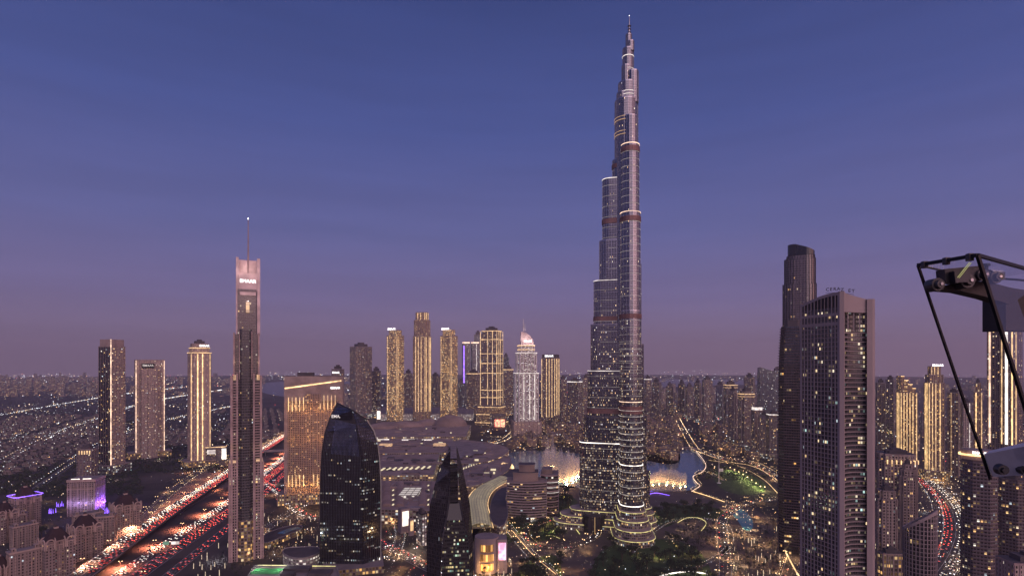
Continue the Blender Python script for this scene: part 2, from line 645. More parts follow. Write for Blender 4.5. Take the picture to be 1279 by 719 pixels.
def lamp(name, loc, power, c=(1.0, 0.6, 0.28), r=1.5, down=False):
    l = bpy.data.lights.new(name, 'SPOT' if down else 'POINT')
    if down:                                     # street lanterns throw their light downwards
        l.spot_size = R(158); l.spot_blend = 0.4
    l.energy = power
    l.color = c
    l.shadow_soft_size = r
    o = bpy.data.objects.new(name, l)
    o.location = loc
    col.objects.link(o)
    return o


# ------------------------------------------------------------------ setting: ground, roads, water
def ground_mat():
    m, nt, p = new_mat('city_ground')
    t = nt.nodes.new('ShaderNodeTexCoord')
    n1 = nt.nodes.new('ShaderNodeTexNoise'); n1.inputs['Scale'].default_value = 0.004; n1.inputs['Detail'].default_value = 8
    n2 = nt.nodes.new('ShaderNodeTexVoronoi'); n2.inputs['Scale'].default_value = 0.013; n2.feature = 'F1'
    nt.links.new(t.outputs['Object'], n1.inputs['Vector']); nt.links.new(t.outputs['Object'], n2.inputs['Vector'])
    r = nt.nodes.new('ShaderNodeValToRGB')
    e = r.color_ramp.elements
    e[0].position = 0.36; e[0].color = (0.02, 0.019, 0.018, 1)
    e[1].position = 0.66; e[1].color = (0.075, 0.06, 0.056, 1)
    nt.links.new(n1.outputs['Fac'], r.inputs[0])
    mx = nt.nodes.new('ShaderNodeMix'); mx.data_type = 'RGBA'; mx.blend_type = 'MULTIPLY'; mx.inputs['Factor'].default_value = 0.6
    sc_ = nt.nodes.new('ShaderNodeSeparateColor')
    nt.links.new(n2.outputs['Color'], sc_.inputs[0])
    cb = nt.nodes.new('ShaderNodeCombineColor')
    for k in range(3): nt.links.new(_m(nt, 'MULTIPLY_ADD', sc_.outputs[0], 1.1, 0.35), cb.inputs[k])
    nt.links.new(r.outputs[0], mx.inputs['A']); nt.links.new(cb.outputs[0], mx.inputs['B'])
    nt.links.new(mx.outputs['Result'], p.inputs['Base Color'])
    p.inputs['Roughness'].default_value = 0.9
    return m


def water_mat(name, c, rough=0.08, sc_=0.05, bump=0.25):
    m, nt, p = new_mat(name)
    p.inputs['Base Color'].default_value = c + (1,)
    p.inputs['Roughness'].default_value = rough
    p.inputs['Specular IOR Level'].default_value = 0.35
    t = nt.nodes.new('ShaderNodeTexCoord')
    n = nt.nodes.new('ShaderNodeTexNoise'); n.inputs['Scale'].default_value = sc_; n.inputs['Detail'].default_value = 5
    nt.links.new(t.outputs['Object'], n.inputs['Vector'])
    b = nt.nodes.new('ShaderNodeBump'); b.inputs['Strength'].default_value = bump; b.inputs['Distance'].default_value = 2.0
    nt.links.new(n.outputs['Fac'], b.inputs['Height'])
    nt.links.new(b.outputs[0], p.inputs['Normal'])
    return m


M['ground'] = ground_mat()
M['water'] = water_mat('lake_water', (0.035, 0.13, 0.21))
M['teal'] = water_mat('teal_pool', (0.05, 0.22, 0.26), 0.1)
M['creek'] = water_mat('creek_water', (0.06, 0.06, 0.075), 0.25)


def sheet(name, pxs, mat, z, smooth=True):
    """flat polygon on the ground from surveyed corners"""
    pts = [PZ(a, b, z) for a, b in pxs]
    if smooth:
        for _ in range(2):
            q = []
            for i in range(len(pts)):
                a, b = pts[i], pts[(i + 1) % len(pts)]
                q += [a.lerp(b, 0.25), a.lerp(b, 0.75)]
            pts = q
    ar = sum(pts[i].x * pts[(i + 1) % len(pts)].y - pts[(i + 1) % len(pts)].x * pts[i].y for i in range(len(pts)))
    if ar < 0: pts.reverse()
    bm = bmesh.new()
    bm.faces.new([bm.verts.new(p) for p in pts])
    bmesh.ops.triangulate(bm, faces=bm.faces[:])
    me = bpy.data.meshes.new(name)
    bm.to_mesh(me); bm.free()
    me.materials.append(M[mat])
    o = bpy.data.objects.new(name, me)
    col.objects.link(o)
    o['kind'] = 'structure'
    return o


def spline(pts, n=6):
    """Catmull-Rom through points"""
    o = []
    for i in range(len(pts) - 1):
        p0, p1, p2, p3 = pts[max(0, i - 1)], pts[i], pts[i + 1], pts[min(len(pts) - 1, i + 2)]
        for k in range(n):
            t = k / n
            o.append(0.5 * ((2 * p1) + (p2 - p0) * t + (2 * p0 - 5 * p1 + 4 * p2 - p3) * t * t + (3 * p1 - p0 - 3 * p2 + p3) * t ** 3))
    o.append(Vector(pts[-1]))
    return o


def path(pxs, z=0.0, n=6):
    return spline([PZ(a, b, z) for a, b in pxs], n)


def seg_at(pts, s):
    """point and unit tangent at arc length s"""
    for i in range(len(pts) - 1):
        l = (pts[i + 1] - pts[i]).length
        if s <= l:
            return pts[i].lerp(pts[i + 1], s / l), (pts[i + 1] - pts[i]).normalized()
        s -= l
    return pts[-1].copy(), (pts[-1] - pts[-2]).normalized()


def plen(pts):
    return sum((pts[i + 1] - pts[i]).length for i in range(len(pts) - 1))


g = MB()
N = 48
ringp = [(15000 * math.cos(2 * math.pi * i / N), 15000 * math.sin(2 * math.pi * i / N), 0) for i in range(N)]
g.face(ringp)
g.build('ground', M['ground'])['kind'] = 'structure'

# far open land and creek beyond the districts
sheet('creek', [(330, 476), (440, 474), (445, 484), (430, 492), (390, 497), (340, 494), (318, 486)], 'creek', 0.05)
sheet('creek', [(690, 474), (820, 473), (990, 475), (990, 481), (900, 480), (820, 484), (700, 483)], 'creek', 0.05)

sheet('open_lot', [(178, 648), (205, 612), (250, 590), (300, 572), (300, 600), (255, 622), (205, 652)], 'sand', 0.06, False)
sheet('plaza', [(560, 735), (610, 640), (650, 610), (720, 600), (810, 600), (860, 616), (900, 622), (960, 640), (985, 700), (1000, 760), (640, 760)], 'paving', 0.05)
lake_px = [(618, 574), (632, 566), (655, 562), (690, 563), (722, 566), (800, 573), (838, 581), (851, 575), (848, 561), (868, 559), (881, 574), (880, 586),
           (866, 594), (873, 604), (863, 613), (830, 613), (790, 611), (735, 612), (704, 604), (682, 610), (664, 600), (640, 590)]
sheet('lake', lake_px, 'water', 0.12)
sheet('pool', [(912, 633), (925, 633), (939, 645), (942, 660), (930, 663), (922, 650), (914, 642)], 'teal', 0.16)
sheet('lawn', [(893, 587), (908, 585), (930, 589), (952, 599), (959, 610), (948, 617), (925, 618), (903, 612), (891, 600)], 'grass', 0.14)
sheet('lawn', [(644, 662), (672, 640), (705, 640), (706, 655), (690, 672), (664, 678)], 'grass', 0.14)

sheet('park', [(735, 740), (742, 694), (770, 676), (812, 672), (850, 674), (880, 690), (898, 740)], 'grass', 0.1)
sheet('park', [(812, 640), (850, 628), (905, 634), (915, 655), (890, 645), (850, 648), (826, 662)], 'grass', 0.11)
sheet('park', [(640, 740), (650, 702), (690, 690), (700, 700), (705, 740)], 'grass', 0.1)
sheet('park', [(612, 665), (640, 640), (690, 614), (730, 625), (700, 638), (660, 648), (640, 680), (616, 680)], 'grass', 0.09)

# roads ------------------------------------------------------------------
ROADS = {}


def road(name, key, pxs, w, z=0.1, lanes=4, thick=0.0, mat='asphalt', rail=False, n=6, mark=True):
    pts = path(pxs, z, n)
    ROADS[key] = pts
    mb = MB()
    mb.ribbon(pts, w, 0, None, 0.0, thick)
    if mark:
        up = [p + Vector((0, 0, 0.03)) for p in pts]
        for k in range(lanes + 1):
            off = -w / 2 + 0.8 + (w - 1.6) * k / lanes
            if k in (0, lanes) or (lanes >= 6 and k == lanes // 2):
                mb.ribbon(up, 0.35, 1, None, off)
            else:
                tot = plen(up); s = 0
                while s < tot - 8 and s < 2500:
                    a, t = seg_at(up, s); b, t2 = seg_at(up, s + 5)
                    mb.ribbon([a, b], 0.3, 1, None, off)
                    s += 14
    if rail:
        for sgn in (-1, 1):
            q = [p for p in pts]
            for i in range(len(q) - 1):
                t = (q[i + 1] - q[i]).normalized(); nr = Vector((t.y, -t.x, 0)) * (w / 2 - 0.2) * sgn
                mb.bar(q[i] + nr + Vector((0, 0, 0.5)), q[i + 1] + nr + Vector((0, 0, 0.5)), 0.4, 1.0, 2)
    o = mb.build(name, [M[mat], M['paint'], M['concrete']])
    o['kind'] = 'structure'
    return pts


H1 = road('elevated_highway', 'H1', [(52, 755), (100, 719), (195, 650), (270, 600), (345, 551), (415, 508), (470, 486), (560, 468)], 30, 9.0, 6, 1.8, rail=True)
H2 = road('highway', 'H2', [(95, 768), (167, 714), (230, 671), (288, 631), (345, 584), (400, 543), (470, 500), (560, 474)], 46, 0.12, 8)
H3 = road('highway', 'H3', [(196, 730), (245, 690), (292, 652), (332, 614), (362, 584), (385, 565)], 16, 0.16, 3)
road('street', 'S1', [(178, 648), (220, 610), (262, 583), (330, 556), (400, 520)], 16, 0.16, 3)
road('street', 'S2', [(310, 590), (345, 612), (375, 640), (420, 652), (480, 680), (530, 705), (590, 735)], 22, 0.16, 4)
road('street', 'S3', [(322, 668), (370, 636), (410, 620), (470, 640)], 14, 0.2, 2)
road('street', 'S4', [(490, 700), (500, 670), (492, 645), (470, 620), (440, 600)], 14, 0.2, 2)
road('street', 'S5', [(632, 655), (660, 690), (690, 716), (705, 760)], 14, 0.2, 2)
road('boulevard', 'B1', [(868, 561), (900, 572), (935, 577), (962, 590), (985, 612), (1000, 640), (995, 690), (985, 730)], 24, 0.2, 4)
road('boulevard', 'B2', [(905, 735), (906, 700), (902, 670), (905, 645), (935, 628), (985, 622)], 16, 0.2, 3)
road('boulevard', 'B3', [(868, 561), (858, 545), (845, 520), (838, 500)], 20, 0.2, 3)
road('street', 'S6', [(560, 600), (600, 560), (636, 545), (650, 520), (640, 500)], 20, 0.2, 4)
road('avenue', 'A1', [(1080, 588), (1140, 594), (1163, 606), (1185, 630), (1194, 660), (1186, 690), (1165, 722), (1150, 750)], 36, 0.2, 6)
road('street', 'A2', [(1150, 600), (1166, 622), (1172, 650), (1165, 690), (1150, 720)], 14, 0.24, 2)
road('avenue', 'A3', [(1080, 588), (1060, 560), (1080, 520), (1090, 500)], 26, 0.2, 4)
road('street', 'L1', [(0, 580), (60, 548), (120, 524), (200, 500), (300, 484)], 16, 0.16, 3, n=5)
road('street', 'L2', [(0, 545), (70, 543), (130, 545)], 14, 0.2, 2, n=5)
road('street', 'L3', [(45, 610), (90, 578), (125, 556), (200, 528), (290, 508)], 16, 0.2, 3, n=5)
road('street', 'L4', [(0, 520), (80, 505), (160, 492), (230, 484)], 14, 0.16, 2, n=5)
road('street', 'P1', [(655, 663), (680, 652), (712, 646), (742, 652), (745, 668), (725, 680), (690, 684), (662, 676), (655, 663)], 12, 0.24, 2, mark=False)
road('path', 'P2', [(790, 690), (830, 655), (870, 648), (905, 655), (912, 680), (880, 705), (830, 712)], 6, 0.2, 2, mat='paving', mark=False)
road('path', 'P3', [(905, 600), (878, 588), (868, 596), (874, 606), (866, 613), (905, 626), (930, 634)], 7, 0.2, 2, mat='paving', mark=False)

# piers that carry the elevated highway
s = 30.0
tot = plen(H1)
k = 0
while s < min(tot, 1500):
    p, t = seg_at(H1, s)
    mb = MB()
    nr = Vector((t.y, -t.x, 0))
    mb.tube((0, 0, 0), (0, 0, 5.4), 1.1, 1.1, 10, 0)
    mb.bar(nr * -11 + Vector((0, 0, 6.3)), nr * 11 + Vector((0, 0, 6.3)), 2.0, 1.75, 0)
    o = mb.build('road_pier', M['concrete'], None, (p.x, p.y, 0))
    tag(o, 'concrete hammerhead pier carrying the elevated highway at lower left', 'pier', 'piers under the elevated highway')
    s += 42
    k += 1


# ------------------------------------------------------------------ the supertall tower
M['burj'] = facade('steel_and_glass_curtain_wall', (0.19, 0.185, 0.215), (0.04, 0.043, 0.06), 1.7, 3.9, 0.46, (0.25, 0.8), 0.5,
                   [(1.0, 0.68, 0.38), (1.0, 0.78, 0.5), (1.0, 0.88, 0.7), (1.0, 0.58, 0.3), (0.95, 0.85, 0.9)], 1.25,
                   0.2, 0.85, 0.1, 0.5, (90, 400, 0.07), 5.0)
M['burjfin'] = plain('stainless_fin', (0.40, 0.395, 0.44), 0.22, 0.88, 0.1)
M['mech'] = plain('mechanical_louvre', (0.26, 0.15, 0.14), 0.5, 0.3)
DB = 905.0
bt = thing('supertall_tower', 'immensely tall stepped silver tower with a needle spire, tallest building in the picture', 'skyscraper', (X(786, DB), DB, 0), -ray(786))
kb = DB / F


def stadium(ang, Ln, hw, n=9, sx=0.0):
    """footprint of one wing: from the core out along ang, rounded nose"""
    dx, dy = math.cos(ang), math.sin(ang)
    px_, py_ = -dy, dx
    pts = [(-2.0, -hw), (Ln - hw, -hw)]
    for i in range(1, n):
        a = -math.pi / 2 + math.pi * i / n
        pts.append((Ln - hw + hw * math.cos(a), hw * math.sin(a)))
    pts += [(Ln - hw, hw), (-2.0, hw)]
    return [(sx + p[0] * dx + p[1] * px_, p[0] * dy + p[1] * py_) for p in pts]


def zb(y): return CH + (CY - y) * kb


def tier(poly, z0, z1, name='wing_tier', fin=4.4, base=0.0):
    mb = MB()
    mb.prism(poly, z0, z1, 0, 2)
    piers(mb, poly, z0, z1 + 0.6, fin, 0.35, 0.45, 1)
    # setback floor edges and parapet
    gz = z0 + 3.9 * 2
    while gz < z1:
        g_ = grown(poly, 0.28)
        mb.prism(g_, gz, gz + 0.45, 1, 1, True)
        gz += 3.9 * 2
    mb.prism(grown(poly, 0.35), z1 - 0.9, z1 + 0.9, 1, 2)
    return mb.build(name, [M['burj'], M['burjfin'], M['roofdark']], bt)


WA, WB, WC = R(176), R(-84), R(44)
wings = {
    'A': (WA, [(27, zb(200), 11), (43, zb(223), 11.6), (48, zb(300), 12.0), (57, zb(350), 12.4), (62, zb(405), 12.9), (67, zb(463), 13.4), (73, zb(520), 13.9), (80, zb(553), 14.4)]),
    'B': (WB, [(21, zb(150), 12.5), (27, zb(186), 14), (32, zb(270), 15.4), (36, zb(390), 16), (41, zb(500), 16.6), (47, zb(575), 17.2), (54, zb(622), 17.8)]),
    'C': (WC, [(18, zb(215), 10), (22, zb(330), 11), (27, zb(430), 12), (33, zb(520), 13), (40, zb(590), 14)]),
}
for key, (ang, ts) in wings.items():
    for (Ln, zt, hw) in ts:
        tier(stadium(ang, Ln, hw), 0, zt)
# core, drawn in upwards
core = [(18.0, zb(127)), (14.5, zb(105)), (8.6, zb(62)), (4.6, zb(44))]
z0 = 300.0
offs = [(-5, 0), (-3, 0), (-2, 0), (-1, 0)]
for (r, zt), (ox, oy) in zip(core, offs):
    poly = [(ox + r * math.cos(2 * math.pi * i / 18) * (1.0 if i % 6 else 1.05), oy + r * math.sin(2 * math.pi * i / 18)) for i in range(18)]
    tier(poly, z0, zt, 'core_tier', 2.8)
    z0 = zt - 4
# half steps of the upper core
for (r, ox, z_0, z_1) in ((9, 5.5, zb(127), zb(92)), (7, -5.0, zb(105), zb(84)), (5.0, 2.5, zb(62), zb(54)), (11, -9, zb(185), zb(118))):
    poly = [(ox + r * math.cos(2 * math.pi * i / 14), -3 + r * math.sin(2 * math.pi * i / 14)) for i in range(14)]
    tier(poly, z_0 - 5, z_1, 'core_tier', 2.8)
mb = MB()
mb.tube((-0.5, 0, zb(45)), (0, 0, zb(34)), 2.6, 1.2, 10, 0)
mb.tube((0, 0, zb(34)), (0, 0, 828.5), 1.1, 0.35, 8, 0)
for zz in (zb(41), zb(37), zb(33)):
    mb.tube((0, 0, zz), (0, 0, zz + 0.8), 3.0, 2.6, 10, 0)
sp = mb.build('spire', M['steel'], bt)
mb = MB(); mb.tube((0, 0, 828.2), (0, 0, 829.2), 0.5, 0.4, 8, 0)
mb.build('beacon', M['lampwhite'], sp)
# louvred plant-room bands
for ang, Ln, hw, y, h in ((WB, 27, 14, 189, 8), (WB, 32, 15.4, 275, 8), (WA, 43, 11.6, 273, 8), (WA, 27, 11, 205, 7), (WB, 36, 16, 394, 7), (WA, 57, 12.4, 395, 7), (WB, 41, 16.6, 505, 12), (WA, 67, 13.4, 510, 8)):
    p = grown(stadium(ang, Ln, hw), 0.9)
    mb = MB()
    z = zb(y) - h
    mb.prism(p, z, z + h, 0, 0, True)
    piers(mb, p, z, z + h, 2.2, 0.3, 0.3, 0)
    mb.build('plant_band', M['mech'], bt)
# lit rings of light at the setbacks
for ang, Ln, hw, zt, mt in ((WB, 41, 16.6, zb(500), 'pinkled'), (WB, 47, 17.2, zb(575), 'whiteled'), (WA, 80, 14.4, zb(553), 'whiteled'), (WA, 67, 13.4, zb(463), 'whitesoft'),
                            (WA, 57, 12.4, zb(350), 'whitesoft'), (WB, 27, 14, zb(186), 'pinkled'), (WB, 32, 15.4, zb(270), 'pinkled'), (WA, 43, 11.6, zb(223), 'whitesoft'),
                            (WB, 54, 17.8, zb(622), 'whiteled')):
    ring(bt, grown(stadium(ang, Ln, hw), 0.4), zt - 0.4, 1.0, 0.5, mt)
for i in range(9):
    ring(bt, grown(stadium(WB, 47, 17.2), 0.4), zb(510 + i * 7.0), 0.3, 0.4, 'whitesoft')
for i in range(4):
    ring(bt, grown(stadium(WB, 54, 17.8), 0.4), zb(582 + i * 9.0), 0.35, 0.4, 'whitesoft')
for Ln, hw, ya, yb_, st in ((27, 14, 196, 262, 9), (32, 15.4, 282, 380, 9), (36, 16, 402, 470, 8.5), (41, 16.6, 430, 496, 7)):
    y = ya
    while y < yb_:
        ring(bt, grown(stadium(WB, Ln, hw), 0.4), zb(y), 0.35, 0.3, 'faintled'); y += st
for Ln, hw, ya, yb_ in ((43, 11.6, 232, 340), (57, 12.4, 362, 455), (67, 13.4, 470, 548), (80, 14.4, 560, 640)):
    y = ya
    while y < yb_:
        ring(bt, grown(stadium(WA, Ln, hw), 0.4), zb(y), 0.3, 0.3, 'faintled'); y += 13
for y, n_ in ((150, 2), (168, 2)):
    for i in range(n_):
        ring(bt, [(-5 + 18.9 * math.cos(2 * math.pi * q / 18), 18.9 * math.sin(2 * math.pi * q / 18)) for q in range(18)], zb(y + i * 4), 0.6, 0.4, 'golddim')
for z_, r_, ox in ((zb(88), 9.2, -2), (zb(72), 9.2, -2), (zb(118), 15, -3), (zb(122), 15, -3)):
    ring(bt, [(ox + r_ * math.cos(2 * math.pi * q / 18), r_ * math.sin(2 * math.pi * q / 18)) for q in range(18)], z_, 0.6, 0.4, 'whitesoft')
# terraced podium of each wing, edged with yellow-green light
M['podium'] = facade('podium_glazing', (0.25, 0.21, 0.2), (0.03, 0.03, 0.03), 3, 4.2, 0.7, (0.2, 0.85), 0.4, WARM, 0.9)
for ang, lst in ((WA, [(96, 19, 30), (112, 24, 20), (124, 29, 10)]), (WB, [(62, 20, 42), (72, 23, 31), (84, 27, 20), (94, 31, 9)]), (WC, [(42, 18, 34), (47, 20, 24), (52, 23, 12)])):
    for (Ln, hw, h) in lst:
        p = stadium(ang, Ln, hw, 14)
        mb = MB()
        mb.prism(p, 0, h, 0, 1)
        mb.prism(grown(p, 0.5), h - 0.5, h + 1.0, 1, 1, True)
        mb.build('podium_terrace', [M['podium'], M['stone']], bt)
        ring(bt, grown(p, 0.55), h - 0.2, 0.6, 0.5, 'lime')
# pavilion drum beside the front wing
c = PZ(742, 662)
dr = thing('entrance_drum', 'dark cylindrical glass entrance pavilion at the foot of the tallest tower', 'pavilion', c, -ray(742))
M['drum'] = facade('drum_glazing', (0.1, 0.085, 0.085), (0.03, 0.028, 0.03), 2.0, 26, 0.7, (0.02, 0.97), 0.05, WARM, 0.5)
mb = MB(); p = sh_ell(36, 30, 28)
mb.prism(p, 0, 26, 0, 1); piers(mb, p, 0, 26.6, 2.0, 0.3, 0.5, 1)
mb.build('facade', [M['drum'], M['darksteel']], dr)
mb = MB(); mb.prism(sh_ell(30, 24, 24), 26, 27.4, 0, 0)
mb.build('roof', M['roofdark'], dr)


# ------------------------------------------------------------------ landmark towers near the camera
class Site:
    """local frame at (photo column, depth): x to the right, y away, z up; lx/lz convert surveyed columns/rows"""
    def __init__(s, px, D, yaw=0.0):
        s.D, s.px, s.rz = D, px, yaw - ray(px)
        s.loc = Vector((X(px, D), D, 0))

    def lx(s, px, y=0.0):
        t = (px - CX) / F
        ca, sa = math.cos(s.rz), math.sin(s.rz)
        wx0, wy0 = s.loc.x - y * sa, s.loc.y + y * ca
        return (t * wy0 - wx0) / (ca - t * sa)

    def lz(s, py, px=None, y=0.0):
        x = s.lx(px if px is not None else s.px, y)
        d_ = s.D + x * math.sin(s.rz) + y * math.cos(s.rz)
        return CH - (py - CY) / F * d_


# --- slender slab tower with an open crown frame and needle
M['resi_dark'] = facade('dark_residential_glazing', (0.16, 0.13, 0.13), (0.02, 0.02, 0.026), 2.4, 3.7, 0.7, (0.25, 0.8), 0.05, WARM, 0.8)
M['resi_pale'] = facade('balcony_bays', (0.30, 0.24, 0.24), (0.025, 0.022, 0.026), 3.6, 3.7, 0.6, (0.18, 0.8), 0.10, WARM, 1.0)
M['podium_lit'] = facade('lit_podium_glazing', (0.22, 0.17, 0.15), (0.05, 0.04, 0.03), 4, 4.5, 0.72, (0.15, 0.85), 0.75, GOLD, 0.9)
S = Site(306, 776)
em = thing('residential_tower', 'slender pinkish slab tower with an open crown frame and a needle, beside the highway', 'tower', S.loc, S.rz)
def hb(name, mats, boxes, parent, site, pier=None, roof=None):
    """boxes: (px0, px1, ytop, ybottom, y0, y1) -> one mesh part"""
    mb = MB()
    for b in boxes:
        x0, x1 = site.lx(b[0]), site.lx(b[1])
        z0 = 0 if b[3] is None else site.lz(b[3])
        mb.box(x0, x1, b[4], b[5], z0, site.lz(b[2]), 0, 0 if roof is None else roof)
        if pier:
            piers(mb, [(x0, b[4]), (x1, b[4]), (x1, b[5]), (x0, b[5])], z0, site.lz(b[2]), pier[0], pier[1], pier[2], pier[3])
    return mb.build(name, mats, parent)
hb('facade', [M['resi_dark'], M['pinkstone'], M['roofgrey']], [(289.5, 325.5, 471, None, -14, 16), (292.5, 323, 418, 471, -12.5, 15), (297, 320, 362, 418, -10, 13)], em, S, None, 2)
hb('lower_wing', [M['resi_pale'], M['pinkstone'], M['roofgrey']], [(286, 296.5, 576, None, -15, 18), (318.5, 328.5, 576, None, -15, 18)], em, S, (3.4, 0.5, 0.5, 1), 2)
# vertical stone blades that make the stepped silhouette
for a, b, yt in ((288, 291, 469), (295.3, 297.4, 466), (316, 318, 466), (324.2, 327, 469), (286, 287.6, 574), (327.4, 329, 574)):
    hb('stone_blade', M['pinkstone'], [(a, b, yt, None, -17, 17)], em, S)
for a, b, yt in ((291.5, 293.4, 416), (322, 324, 416), (298.6, 300, 414), (313.5, 315, 414)):
    hb('stone_blade', M['pinkstone'], [(a, b, yt, 473, -15, 16)], em, S)
# balconies in the recessed bays
mb = MB()
zz = 40.0
while zz < S.lz(476):
    for a, b in ((291.2, 295.2), (318.2, 324)):
        mb.box(S.lx(a), S.lx(b), -16.2, -13.9, zz, zz + 1.1, 0)
    zz += 3.7
mb.build('balcony', M['pinkstone'], em)
# central glazed bow
mb = MB()
xa, xb = S.lx(299), S.lx(314.5)
bow = [(xa, -14.2), (xa + 3, -18), (xb - 3, -18), (xb, -14.2)]
mb.prism(bow, S.lz(646), S.lz(412), 0, 1)
M['bow'] = facade('bow_window_glazing', (0.07, 0.06, 0.065), (0.015, 0.015, 0.02), 2.0, 3.7, 0.7, (0.25, 0.8), 0.10, WARM, 0.7)
mb.build('bow_window', [M['bow'], M['roofdark']], em)
mb = MB(); mb.prism(grown(bow, 1.5), 0, S.lz(646), 0, 1); mb.build('entrance_base', [M['podium_lit'], M['pinkstone']], em)
# crown: two side fins, back plate, head beam
for a, b in ((294.8, 298.2), (321.0, 324.8)):
    hb('crown_fin', M['crownstone_lit'], [(a, b, 323, 418, -9, 12)], em, S)
hb('crown_plate', M['crownstone_lit'], [(298.4, 320.8, 323.5, 420, 8, 11.5)], em, S)
hb('crown_head', M['crownstone_lit'], [(298.4, 320.8, 342, 364, -8.6, -6.5)], em, S)
hb('crown_cornice', M['crownstone_lit'], [(299.5, 319.5, 365.5, 369.5, -11.4, 7.6)], em, S)
hb('crown_window', M['golddim'], [(307.2, 311.5, 378, 391, -11.2, -10.1)], em, S)
for a, b in ((291.5, 295), (320.5, 324)):
    hb('shoulder_light', M['golddim'], [(a, b, 467.5, 474, -15.0, -14.2)], em, S)
for a, b in ((287, 295), (319.5, 327.5)):
    hb('shoulder_light', M['golddim'], [(a, b, 571, 575.6, -15.8, -15.1)], em, S)
text_obj('crown_sign', 'EMAAR', 6.3, 'sign', em, (S.lx(309.6), -8.9, S.lz(352)), 0, 0.2, 0.0)
mb = MB()
xs = S.lx(310)
mb.tube((xs, -2, S.lz(365)), (xs, -2, S.lz(322)), 1.5, 1.2, 10)
mb.tube((xs, -2, S.lz(322)), (xs, -2, S.lz(274)), 1.0, 0.45, 8)
q = mb.build('spire', M['pinkstone'], em)
for lx_, ly_, ry_, pw_c in ((303, -20, 340, 2300), (316, -20, 340, 2300), (309.5, -22, 376, 2600), (293, -22, 452, 500), (322, -22, 452, 500), (291, -24, 556, 500), (323.5, -24, 556, 500), (309.5, 1, 335, 2600)):
    ob = lamp('crown_lamp', (S.lx(lx_), ly_, S.lz(ry_)), pw_c, (1.0, 0.72, 0.66) if ry_ < 400 else (1.0, 0.68, 0.36), 1.0); ob.parent = em
mb = MB(); mb.tube((xs, -2, S.lz(274)), (xs, -2, S.lz(272)), 0.5, 0.4, 8); mb.build('beacon', M['lampwhite'], q)

# --- hotel block with gold uplights and a slanting line of light
S = Site(393, 1090, R(-8))
ht = thing('hotel_tower', 'wide stone hotel slab with gold uplit bays and a slanting gold line across its top', 'hotel', S.loc, S.rz)
M['hotelwin'] = facade('hotel_windows', (0.36, 0.25, 0.19), (0.03, 0.024, 0.02), 3.3, 3.5, 0.52, (0.2, 0.78), 0.26, GOLD, 0.8)
xl, xr = S.lx(358), S.lx(428)
zt = S.lz(470)
mb = MB(); mb.box(xl, xr, -16, 16, 0, zt, 0, 1)
piers(mb, [(xl, -16), (xr, -16), (xr, 16), (xl, 16)], 30, zt - 48, 6.6, 0.8, 0.7, 2)
mb.build('facade', [M['hotelwin'], M['roofdark'], M['stone']], ht)
mb = MB(); mb.box(xl - 1.4, xr + 1.4, -17.4, 17, zt - 46, zt + 1.2, 0, 1); mb.build('head_panel', [M['stone'], M['roofdark']], ht)
mb = MB()
for a, b in ((xl + 13, xl + 27), (xr - 31, xr - 8)):
    pass
mb.box(S.lx(383), S.lx(402), -18.0, -17.5, zt - 52, zt - 33, 0); mb.build('recess_window', M['hotelwin'], ht)
mb = MB(); mb.box(xl - 1.5, xl + 5, -17.2, 17, 0, zt - 46.2, 0); mb.build('end_pier', M['stone'], ht)
mb = MB(); mb.box(xr - 5, xr + 1.5, -17.2, 17, 0, zt - 46.2, 0); mb.build('end_pier', M['stone'], ht)
mb = MB(); mb.bar((xl, -17.9, S.lz(484)), (xr - 1, -17.9, S.lz(475)), 0.9, 2.4); mb.build('light_line', M['gold'], ht)
for i in range(5):
    x = S.lx(362.5 + 4.6 * i)
    mb = MB(); mb.box(x - 0.65, x + 0.65, -17.9, -17.2, S.lz(512), S.lz(495), 0); mb.build('uplight', M['goldsoft'], ht)
    mb = MB(); mb.box(x - 0.65, x + 0.65, -17.5, -16.8, S.lz(604), S.lz(590), 0); mb.build('uplight', M['goldsoft'], ht)
for i in range(5):
    x = S.lx(401.5 + 4.6 * i)
    mb = MB(); mb.box(x - 0.65, x + 0.65, -17.9, -17.2, S.lz(510), S.lz(493), 0); mb.build('uplight', M['goldsoft'], ht)
    if i < 3:
        mb = MB(); mb.box(x - 0.65 - 12, x + 0.65 - 12, -17.5, -16.8, S.lz(604), S.lz(590), 0); mb.build('uplight', M['goldsoft'], ht)
mb = MB(); mb.box(xl - 12, xr + 14, -24, 22, 0, 20, 0, 1); piers(mb, [(xl - 12, -24), (xr + 14, -24), (xr + 14, 22), (xl - 12, 22)], 0, 21, 7, 1.2, 0.8, 2)
mb.build('podium', [M['podium_lit'], M['roofgrey'], M['stone']], ht)
mb = MB(); mb.box(xl + 20, xl + 50, -4, 8, zt + 1.2, zt + 8, 0); mb.build('roof_plant', M['roofdark'], ht)
for i in range(8):
    ob = lamp('uplight_lamp', (xl + 8 + i * (xr - xl - 16) / 7, -27, 34), 3200, (1.0, 0.46, 0.11), 1.0); ob.parent = ht
    ob = lamp('uplight_lamp', (xl + 8 + i * (xr - xl - 16) / 7, -27, zt - 62), 2200, (1.0, 0.46, 0.11), 1.0); ob.parent = ht
for i in range(4):
    ob = lamp('uplight_lamp', (xl + 14 + i * (xr - xl - 28) / 3, -30, (zt + 34) / 2 - 12), 3000, (1.0, 0.46, 0.11), 1.0); ob.parent = ht
text_obj('head_sign', 'EMAAR', 5.4, 'sign', ht, (S.lx(420), -18.0, S.lz(484)), 0, 0.2, 0.08)


